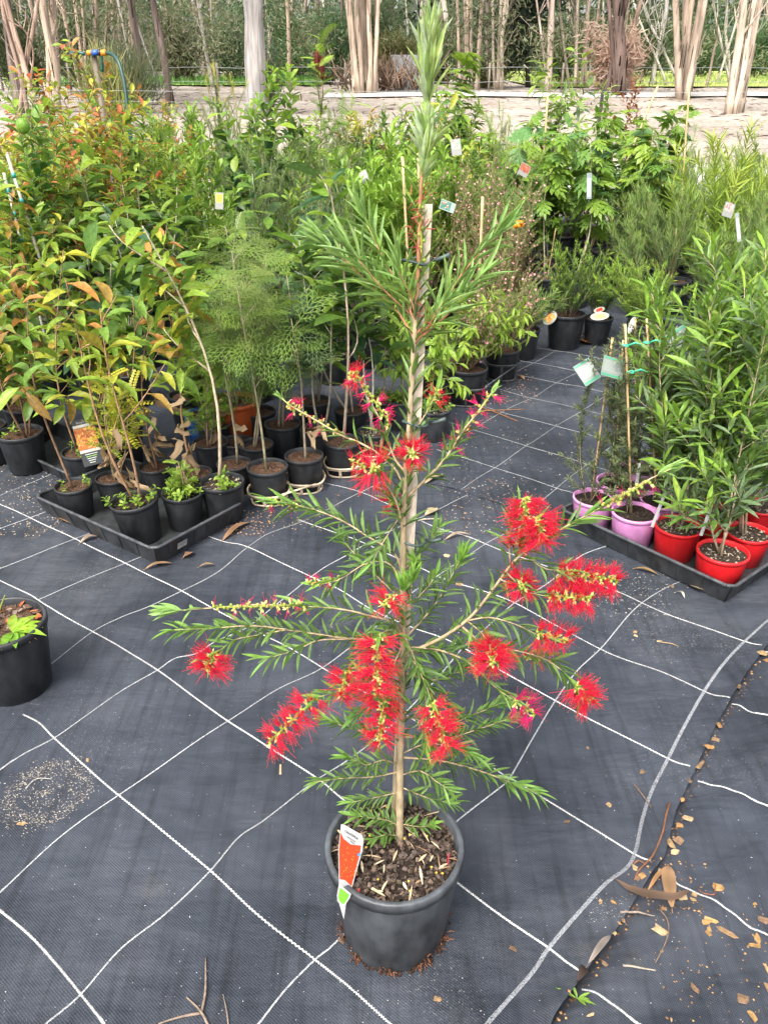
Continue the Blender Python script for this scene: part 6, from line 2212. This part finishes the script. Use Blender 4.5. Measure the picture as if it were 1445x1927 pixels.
tree('brown trunk in the middle of the clustered paperbarks', 26.6, [(693, 158, 690, 0, 16)], PBD, None, seed=13)
tree('tight bunch of straight cream stems right of the bottlebrush tip', 28, [(866, 150, 866, 0, 6), (873, 150, 872, 0, 7), (880, 150, 879, 0, 6), (887, 150, 886, 0, 6), (898, 150, 906, 0, 8)], PB, CL, seed=14)
tree('many-branched pale tree left of the dark evergreen', 28, [(936, 155, 938, 0, 9), (941, 155, 950, 0, 8), (930, 155, 928, 0, 5)], (.44, .37, .29), CL, seed=15, branches=6)
tree('dark evergreen with black-green foliage down to the ground', 30, [(993, 158, 997, 0, 8)], (.07, .055, .045), ([(.010, .022, .012), (.016, .034, .016), (.02, .04, .02)], 1.6, 5.5, 1.1, 5000, .2), seed=16, branches=3)
tree('pale pink-barked trunk right of the dark evergreen', 27, [(1031, 160, 1040, 0, 12), (1025, 120, 1010, 0, 4)], (.42, .33, .28), CL, seed=17, branches=3)
tree('thicket of thin pale stems above the tall sapling', 30, [(1080, 150, 1072, 0, 6), (1088, 150, 1084, 0, 6), (1095, 150, 1100, 0, 7), (1102, 150, 1115, 0, 5), (1070, 150, 1055, 0, 5), (1110, 150, 1130, 0, 4)], (.40, .33, .26), CL, seed=18, branches=3)
tree('dark brown trunk forking above the dead pink shrub', 25, [(1168, 165, 1158, 0, 20), (1160, 60, 1180, 0, 9), (1160, 70, 1142, 0, 8)], (.15, .105, .09), CR, seed=19, roots=False)
tree('short brown leaning trunk right of the dead pink shrub', 29, [(1184, 145, 1195, 70, 11)], (.26, .18, .14), None, seed=20)
tree('white slender gum with a crooked fork before the paddock', 31, [(1228, 140, 1250, 20, 8), (1262, 120, 1225, 50, 5), (1240, 70, 1200, 0, 4)], WHT, CL, seed=21, branches=4)
tree('big fanned paperbark with many thick peeling stems', 24, [(1278, 168, 1276, 0, 12), (1284, 168, 1290, 0, 14), (1290, 168, 1310, 0, 13), (1294, 166, 1326, 0, 10), (1275, 168, 1270, 0, 8), (1286, 168, 1300, 0, 10)], (.46, .36, .28), (EUC, 4.3, 8, 1.8, 2000, .2), seed=22, branches=1)
tree('twisted white gum by the paddock fence', 34, [(1370, 130, 1362, 60, 6), (1366, 90, 1345, 20, 4), (1366, 90, 1388, 20, 4)], WHT, CL, seed=23, branches=5)
tree('paperbark with two cream trunks at the upper right corner', 20, [(1378, 178, 1407, 0, 14), (1396, 165, 1428, 0, 20), (1388, 170, 1418, 0, 10)], (.46, .37, .29), CR, seed=24, branches=2)
tree('thin dark sapling trunk before the paddock', 30, [(1330, 145, 1338, 85, 5)], (.22, .17, .13), None, seed=25)


def low_bush(label, px, py_top, Y, wpx, cols, n, size, name='bush', seed=0, tm='needle', drop=.3):
    rng = np.random.default_rng(seed)
    top = atY(px, py_top, Y)
    z0 = float(terr(Y))
    base = np.array([top[0], Y, z0])
    o = empty(name, base, label, 'bush')
    H = max(top[2] - z0, .6)
    W = wpx * depth(top) / FPX
    g = Geo()
    st = []
    for k in range(14):
        e = base + np.array([rng.normal(0, W * .3), rng.normal(0, W * .2), H * rng.uniform(.5, 1)])
        q = curve_path(rng, base + rng.normal(0, .05, 3) * [1, 1, 0], e, .1, 8)
        g.tube(q, np.linspace(.02, .004, 8), np.array((.2, .15, .11)) * rng.uniform(.7, 1.3), 4)
        st.append(q)
    g.obj('stem', M_BARK, o, base)
    g = Geo()
    k = rng.integers(0, 14, n)
    i = rng.integers(2, 8, n)
    P = np.array(st)[k, i] + rng.normal(0, .16 * W ** .5, (n, 3)) * [1, 1, .8]
    P[:, 2] = np.maximum(P[:, 2], z0 + .05)
    g.place(tm, P, unit(np.array(st)[k, i] - base) + rng.normal(0, .5, (n, 3)) - [0, 0, drop], rng.normal(0, 1, (n, 3)), size * rng.uniform(.5, 1.4, n), size * (.05 if 'clump' in name else .16), np.array(cols)[rng.integers(0, len(cols), n)] * (.75 + .5 * rng.uniform(0, 1, 14))[k][:, None])
    g.obj('foliage', M_LEAF, o, base, kind='stuff')


low_bush('dead feathery pink-brown shrub in front of the dark forked trunk', 1165, 45, 27, 120, [(.50, .36, .28), (.56, .42, .33), (.42, .28, .21)], 2400, .30, 'dead_shrub', 1, drop=.9)
low_bush('green bush at the foot of the great pale gum', 500, 95, 19.6, 45, [(.06, .11, .04), (.08, .13, .05)], 900, .12, seed=2)
low_bush('grassy grey-green clump left of the great gum', 245, 100, 20, 70, [(.12, .16, .09), (.16, .18, .08)], 900, .4, 'grass_clump', 3, drop=-.6)
low_bush('tussock of pale grass at the edge of the yard', 200, 120, 17, 70, [(.28, .27, .1), (.2, .22, .08)], 700, .5, 'grass_clump', 4, drop=-.6)
low_bush('olive bush right of the bunched cream stems', 915, 110, 29.5, 70, [(.13, .15, .05), (.16, .17, .06)], 1500, .2, seed=5)
low_bush('tall bright green casuarina between the great gum and the paperbarks', 615, 20, 33, 110, [(.07, .14, .055), (.10, .17, .07), (.06, .11, .05)], 4200, .22, 'casuarina', 6)
low_bush('feathery green casuarina left of the great gum', 440, 15, 34, 90, [(.07, .13, .055), (.11, .16, .08), (.14, .16, .09)], 3200, .22, 'casuarina', 7)
low_bush('olive brown bush behind the brush pile', 750, 60, 30, 60, [(.11, .12, .04), (.14, .13, .05)], 2500, .22, seed=8)

for k, (x, y, Y, w, c, lb) in enumerate([(560, 8, 36, 120, [(.06, .10, .04), (.09, .13, .05)], 'mid-green bushy tree between the tan trunk and the great gum'), (345, 40, 33, 90, [(.13, .13, .08), (.10, .11, .05)], 'grey-olive twiggy tree left of the slim white gum'), (130, 10, 30, 110, [(.07, .09, .04), (.09, .10, .05)], 'olive low tree behind the cream stems at left'),
                                          (830, 40, 34, 110, [(.07, .10, .04), (.10, .12, .05)], 'dull green tree right of the bottlebrush tip'), (1060, 30, 35, 110, [(.05, .085, .03), (.07, .10, .04)], 'dark green tree behind the pale pink-barked trunk'), (1230, 10, 40, 130, [(.05, .09, .035), (.08, .12, .05)], 'green tree behind the crooked white gum'),
                                          (1340, 30, 44, 120, [(.07, .13, .05), (.09, .15, .06)], 'bright green tree beyond the paddock'), (1440, 40, 40, 90, [(.06, .12, .04), (.08, .14, .05)], 'green tree at the upper right edge'), (20, 30, 26, 90, [(.08, .10, .04), (.06, .08, .035)], 'olive low tree at the upper left edge'), (700, 5, 36, 90, [(.06, .09, .035), (.08, .11, .05)], 'dull green tree behind the clustered paperbarks')]):
    low_bush(lb, x, y, Y, w, c, 4200, .24, 'background_tree', 40 + k)

# the wood behind: foliage masses and thin trunks too far to tell apart
RW = np.random.default_rng(99)
g = Geo()
nc = 620
cx_ = RW.uniform(-46, 52, nc)
cy_ = RW.uniform(38, 66, nc)
keep = ~((cx_ > 9) & (cy_ < 58))
cx_, cy_ = cx_[keep], cy_[keep]
nc = len(cx_)
cz_ = terr(cy_) + RW.uniform(.2, 11, nc) ** 1.0
pal = np.array([(.06, .10, .045), (.08, .13, .055), (.10, .15, .065), (.13, .155, .075), (.17, .165, .10), (.2, .19, .14), (.08, .13, .07)])  # paler and greyer tones put some haze into the foliage colour
ci = RW.integers(0, 7, nc)
per = 105
P = np.repeat(np.c_[cx_, cy_, cz_], per, 0) + RW.normal(0, 1, (nc * per, 3)) * [1.1, 1.0, .9]
P[:, 2] = np.maximum(P[:, 2], terr(P[:, 1]) + .1)
n = len(P)
g.place('needle', P, RW.normal(0, 1, (n, 3)) + [0, 0, -.3], RW.normal(0, 1, (n, 3)), RW.uniform(.25, .6, n), .09, pal[np.repeat(ci, per)] * RW.uniform(.7, 1.3, n)[:, None])
g.obj('far_wood', M_LEAF, kind='stuff')
g = Geo()
for k in range(110):
    x, y = RW.uniform(-38, 46), RW.uniform(32, 62)
    if x > 9 and y < 56:
        continue
    z = float(terr(y))
    h = RW.uniform(6, 13)
    c = np.array([(.36, .29, .23), (.22, .17, .14), (.42, .37, .31), (.14, .11, .09)])[RW.integers(0, 4)]
    p = curve_path(RW, [x, y, z - .1], [x + RW.normal(0, .7), y, z + h], .02, 6)
    g.tube(p, np.linspace(RW.uniform(.06, .16), .03, 6), c, 5, cap=False)
g.obj('far_trunks', M_BARK, kind='stuff')
g = Geo()
n = 26000
cx_, cz_ = RW.uniform(-90, 110, n), RW.uniform(0, 1, n) ** 1.3 * 17
y = 92 + RW.normal(0, 3, n)
hgt = 11 + 3 * np.sin(cx_ * .13) + 2 * np.sin(cx_ * .37 + 1)
keep = cz_ < hgt
P = np.c_[cx_, y, terr(y) + cz_][keep]
n = len(P)
g.place('quad', P, RW.normal(0, 1, (n, 3)), RW.normal(0, 1, (n, 3)), RW.uniform(.6, 1.5, n), .7, np.array([(.05, .075, .045), (.07, .09, .055), (.04, .065, .035)])[RW.integers(0, 3, n)] * RW.uniform(.7, 1.3, n)[:, None])
g.obj('distant_wood', M_LEAF, kind='stuff')

# ------------------------------------------------------------------ chips, leaves and twigs lying on the cloth
RL = np.random.default_rng(12)


def chip(px, py, wpx, hpx, ang, col=(.42, .22, .07), label=None, th=.0026, name='wood_chip', group='wood chips along the cloth seam'):
    p = G(px, py)
    z = max(floor_z(p[0], p[1]), floor_z(p[0] + .01, p[1]), floor_z(p[0] - .01, p[1]))
    s = depth(p) / FPX * .85
    w, h = wpx * s, hpx * s * 1.4
    c, q = math.cos(ang), math.sin(ang)
    u, v = np.array([c, q, RL.normal(0, .08)]), np.array([-q, c, RL.normal(0, .08)])
    g = Geo()
    j = lambda: RL.uniform(.45, 1.15)
    col = np.array([col, (.27, .17, .09), (.44, .32, .18), (.20, .125, .075), col, (.36, .24, .12)])[RL.integers(0, 6)]
    lo = [-u * w / 2 * j() - v * h / 2 * j(), u * w / 2 * j() - v * h / 2 * j(), u * w / 2 * 1.05 + v * h * .1 * j(), u * w / 2 * j() + v * h / 2 * j(), -u * w / 2 * j() + v * h / 2 * j(), -u * w / 2 * 1.08 * j()]
    hi = [k * .86 + np.array([0, 0, th * j()]) for k in lo]
    n = 6
    g.add(lo + hi, [np.arange(n)[::-1][None], (np.arange(n) + n)[None], np.array([[i, (i + 1) % n, n + (i + 1) % n, n + i] for i in range(n)])], np.array(col) * RL.uniform(.5, .95))
    for k in range(2):
        a = RL.uniform(-.3, .3)
        g.tube([-u * w * .4 + v * h * a + [0, 0, th * .95], u * w * .4 + v * h * a + [0, 0, th * .95]], th * .18, np.array(col) * .6, 4)
    o = g.obj(name, M_CHIP, flat=True)
    o.location = (p[0], p[1], z + .0005)
    o['label'] = label or 'small tan wood chip lying on the black cloth'
    o['category'] = 'wood chip'
    o['group'] = group
    return o


SEAMC = 'orange-brown wood chip lodged along the cloth seam'
OPEN_ = 'single tan wood chip out on the open cloth'
for (x, y, w, h, a) in [(1350, 1372, 12, 12, .3), (1345, 1392, 14, 11, 1), (1338, 1405, 12, 9, .2), (1330, 1414, 16, 8, 2), (1315, 1448, 34, 9, .9), (1294, 1478, 10, 8, .4), (1282, 1508, 12, 9, .1), (1278, 1552, 16, 10, 0), (1294, 1541, 22, 13, -.4), (1278, 1583, 20, 17, .7), (1259, 1593, 13, 20, .2), (1268, 1604, 16, 15, -.6), (1206, 1655, 13, 9, .5), (1192, 1638, 14, 10, 1.2), (1198, 1660, 15, 7, .9),
                      (1283, 1684, 22, 16, .2), (1305, 1683, 14, 9, -.4), (1304, 1694, 14, 8, -.3), (1250, 1709, 11, 8, .1), (1128, 1701, 9, 9, .3), (1153, 1704, 14, 5, -.6), (1171, 1738, 8, 7, 0), (1155, 1762, 11, 6, .9), (1137, 1812, 12, 12, 1.0), (1388, 1300, 12, 9, .7), (1432, 1237, 16, 14, .5), (1440, 1248, 14, 8, .2)]:
    chip(x, y, w, h, a, (.36, .20, .08), SEAMC)
for (x, y, w, h, a) in [(1208, 1452, 12, 9, -.2), (1145, 1515, 12, 9, -.7), (1067, 1546, 14, 7, .1), (1195, 1187, 9, 5, -.3), (1196, 1194, 9, 5, -.6), (1240, 1206, 12, 6, -.2), (1106, 1404, 5, 6, 0), (965, 1785, 18, 9, -.4), (642, 1773, 18, 8, -.5), (823, 1882, 20, 10, -.4), (41, 1550, 20, 7, 0), (528, 1452, 5, 20, .1), (1110, 1913, 18, 5, .3), (165, 1430, 8, 8, .3), (1055, 1108, 8, 6, .3), (1264, 1103, 9, 7, .4), (840, 1045, 14, 8, -.4), (865, 1100, 18, 7, -.2)]:
    chip(x, y, w, h, a, (.46, .33, .19), OPEN_, group='wood chips on the open cloth')
RIGHT = 'tan-brown wood chip on the wrinkled cloth right of the seam'
for (x, y, w, h, a) in [(1351, 1673, 23, 15, -.3), (1438, 1726, 22, 14, -.4), (1425, 1765, 14, 22, .1), (1418, 1778, 28, 8, -.2), (1327, 1741, 20, 11, 0), (1332, 1752, 10, 9, 0), (1331, 1760, 10, 10, .4), (1305, 1860, 12, 22, .6), (1394, 1886, 27, 17, -.4), (1415, 1912, 14, 24, .4), (1441, 1830, 8, 22, .2), (1442, 1860, 10, 20, .1), (1336, 1736, 30, 7, -.4), (1262, 1920, 6, 6, 0), (1420, 1700, 10, 6, .2)]:
    chip(x, y, w, h, a, (.42, .25, .10), RIGHT, group='wood chips on the wrinkled cloth')
chip(1242, 1757, 40, 14, -.7, (.42, .2, .06), 'largest ragged orange wood sliver below the crossed dry leaves', group='large wood slivers')
chip(1366, 1755, 50, 11, -.6, (.45, .27, .1), 'long curled tan bark sliver near the right edge', group='large wood slivers')


def dry_leaf(px, Lpx_pts, wpx, col, label, lift=.004, arch=.012, tm='dead', name='dry_leaf'):
    """a fallen leaf along a polyline of photo points"""
    n = 12
    p = smooth(np.array([G(*q) for q in Lpx_pts]), n)
    for k in range(n):
        p[k, 2] = floor_z(p[k, 0], p[k, 1]) + lift
    p[:, 2] = np.maximum(p[:, 2], np.interp(np.arange(n), [0, n / 2, n - 1], [p[:3, 2].max(), p[:, 2].max(), p[-3:, 2].max()]))
    t = np.linspace(0, 1, n)
    p[:, 2] += arch * np.sin(t * math.pi)
    T = unit(np.gradient(p, axis=0))
    S = unit(np.cross(T, [0, 0, 1.]))
    s = depth(p[n // 2]) / FPX
    w = wpx * s * 1.15 / 2 * (np.sin(math.pi * np.clip(t * .94 + .03, 0, 1)) ** .75)
    rows = [p - S * w[:, None] + [0, 0, .25 * 1] * (w[:, None] * .6), p, p + S * w[:, None] + [0, 0, 1.] * (w[:, None] * .35)]
    g = Geo()
    P = np.stack(rows, 1)
    c = np.array(col) * .8 * (1 + .25 * np.sin(t * 9 + 1))[:, None, None] * np.ones((1, 3, 1))
    c[:, 1] *= .8
    g.grid(P, c)
    o_ = p[n // 2]
    g.tube([p[0], p[0] - T[0] * .012], [.0012, .0008], np.array(col) * .7, 4)
    return tag(g.obj(name, M_SOFT, None, (0, 0, 0)), label, 'dry leaf', 'fallen dry leaves')


dry_leaf(0, [(1158, 1668), (1185, 1690), (1225, 1702), (1265, 1700), (1295, 1680)], 17, (.17, .11, .075), 'long curved grey-brown gum leaf lying across the seam', .012, .006)
dry_leaf(0, [(1262, 1712), (1257, 1680), (1254, 1650), (1258, 1634)], 22, (.36, .215, .115), 'broad tan gum leaf standing crosswise under the long curved leaf', .010, .006)
dry_leaf(0, [(1218, 1677), (1235, 1655), (1255, 1634)], 7, (.40, .22, .10), 'narrow folded tan leaf left of the broad gum leaf', .008)
dry_leaf(0, [(1105, 1823), (1128, 1795), (1146, 1770)], 11, (.28, .235, .2), 'pale grey leaf lying along the lower seam')
dry_leaf(0, [(1085, 1855), (1096, 1840), (1110, 1824)], 15, (.045, .028, .022), 'dark rotten leaf at the lower end of the pale grey leaf')
dry_leaf(0, [(1294, 1101), (1310, 1113), (1338, 1118)], 12, (.50, .40, .26), 'cream dry leaf before the black tray of red pots')
dry_leaf(0, [(1193, 1072), (1212, 1078), (1238, 1083)], 8, (.45, .28, .12), 'tan dry leaf under the front of the pink pots')
dry_leaf(0, [(1270, 1116), (1280, 1122), (1287, 1128)], 5, (.6, .55, .45), 'small pale sliver of leaf before the red pots')
dry_leaf(0, [(152, 1025), (168, 1018), (185, 1012)], 10, (.42, .31, .22), 'tan leaf left of the front corner of the stickered tray')
dry_leaf(0, [(108, 978), (122, 985), (140, 990)], 9, (.38, .24, .14), 'brown leaf at the left foot of the stickered tray')
dry_leaf(0, [(275, 1073), (298, 1068), (325, 1062)], 9, (.40, .25, .14), 'long brown leaf under the front corner of the stickered tray')
dry_leaf(0, [(345, 1052), (355, 1050), (362, 1042)], 14, (.38, .21, .12), 'curled brown leaf right of the front corner of the tray')
dry_leaf(0, [(375, 1070), (390, 1070), (405, 1066)], 7, (.42, .28, .16), 'small tan leaf right of the tray corner')
dry_leaf(0, [(420, 1020), (445, 1000), (470, 985)], 12, (.35, .2, .11), 'strip of brown bark along the right side of the stickered tray')
dry_leaf(0, [(838, 1015), (860, 1010), (885, 1008)], 7, (.50, .38, .26), 'tan leaf on the path right of the stake')
dry_leaf(0, [(800, 968), (812, 965), (818, 955)], 18, (.55, .46, .28), 'cream crumpled leaf at the seam behind the stake')
dry_leaf(0, [(800, 912), (815, 905), (835, 898)], 12, (.50, .38, .24), 'tan folded leaf behind the stake near the weedy pot')
dry_leaf(0, [(975, 708), (980, 713), (986, 716)], 7, (.42, .25, .14), 'small brown leaf near the end of the dark rack')
dry_leaf(0, [(1093, 640), (1100, 650), (1112, 648)], 16, (.40, .19, .10), 'rusty curled leaf between the two dwarf shrub pots')
dry_leaf(0, [(1096, 628), (1104, 632), (1112, 628)], 12, (.42, .18, .09), 'rusty leaf leaning on the big black pot')


def twig(pts, rpx, col, label, branches=(), name='twig'):
    g = Geo()
    first = None
    for q in [pts] + list(branches):
        p = smooth(np.array([G(*k) for k in q]), 14)
        for k in range(14):
            p[k, 2] = floor_z(p[k, 0], p[k, 1]) + .003 + .004 * math.sin(k * .25)
        p[:, 2] = np.maximum(p[:, 2], np.interp(np.arange(14), [0, 6, 13], [p[:3, 2].max(), p[:, 2].max(), p[-3:, 2].max()]) - .002)
        s = depth(p[0]) / FPX
        g.tube(p, np.linspace(rpx, rpx * .5, 14) * s, np.array(col) * .6, 6)
    return tag(g.obj(name, M_STEM), label, 'twig', 'twigs on the cloth')


twig([(1258, 1515), (1250, 1545), (1244, 1575), (1225, 1620), (1200, 1645), (1192, 1662)], 2.0, (.28, .12, .055), 'curved reddish-brown twig above the crossed dry leaves', [[(1190, 1630), (1200, 1626), (1212, 1634)]])
twig([(1165, 1725), (1200, 1724), (1231, 1723)], 2.4, (.38, .30, .24), 'short straight pale twig below the long curved leaf')
twig([(1170, 1822), (1200, 1828), (1232, 1830)], 2.4, (.45, .38, .3), 'pale straight stick on the wrinkled cloth')
twig([(1193, 1478), (1208, 1500), (1224, 1521)], 1.6, (.25, .16, .1), 'thin dark twig on the cloth left of the seam')
twig([(1240, 1711), (1254, 1740), (1252, 1775), (1231, 1818)], 1.4, (.30, .2, .13), 'thin bent twig passing under the ragged wood sliver')
twig([(398, 1945), (380, 1910), (352, 1880)], 3.0, (.32, .24, .18), 'forked dead branch at the bottom edge', [[(380, 1910), (388, 1870), (388, 1805)], [(380, 1910), (340, 1920), (300, 1930)]], 'dead_branch')
twig([(432, 1945), (428, 1910), (421, 1875)], 1.8, (.32, .25, .19), 'single upright dead stem right of the forked dead branch')
twig([(900, 768), (935, 780), (975, 795)], 1.3, (.38, .18, .08), 'long rusty stem lying on the path by the red flowers', [[(900, 776), (940, 775), (985, 772)]])
twig([(786, 978), (805, 977), (832, 975)], 2.2, (.5, .44, .36), 'pale stick behind the stake near the seam')
twig([(1240, 1208), (1262, 1214), (1276, 1218)], 1.2, (.42, .3, .18), 'thin tan curl of bark right of the red flowers')
twig([(1344, 1670), (1340, 1690), (1322, 1684), (1312, 1672)], 1.3, (.34, .13, .08), 'red root curl at the right end of the long curved leaf')
twig([(50, 1486), (70, 1470), (98, 1467)], 1.2, (.6, .57, .5), 'white root thread inside the sandy ring', name='root_thread')
for pre in (SEAMC, OPEN_, RIGHT):
    same = sorted((o for o in COL.objects if o.get('label') == pre), key=lambda o: -o.location.y)
    for k, o in enumerate(same):
        o['label'] = f"{pre}, {ORD[k]} from the top"
# small green weed by the seam
lv = Leaves()
c = G(1086, 1880)
z = floor_z(c[0], c[1])
o = empty('weed_seedling', [c[0], c[1], z], 'small green weed growing from the lower seam', 'weed')
n = 6
a = np.array([-.5, -.2, .3, 2.8, 1.8, -.9])
lv.add('spear', np.repeat(np.array([[c[0], c[1], z + .004]]), n, 0), np.c_[np.cos(a), np.sin(a), np.full(n, .35)], [0, 0, 1.], RL.uniform(.02, .045, n), .006, BRI)
lv.finish(o, np.array([c[0], c[1], z]), M_LEAF, single=n)
for (px, py, l) in ((872, 1052, 'grassy weed tuft behind the bottlebrush stem'), (818, 1012, 'grassy weed right of the stake foot')):
    c = G(px, py)
    o = empty('weed_seedling', c, l, 'weed')
    n = 12
    lv = Leaves()
    a = RL.uniform(0, 6.28, n)
    lv.add('spear', np.repeat((c + [0, 0, .003])[None], n, 0), np.c_[np.cos(a), np.sin(a), RL.uniform(.4, 1.6, n)], [0, 0, 1.], RL.uniform(.03, .06, n), .004, BRI)
    lv.finish(o, c, M_LEAF, single=n)
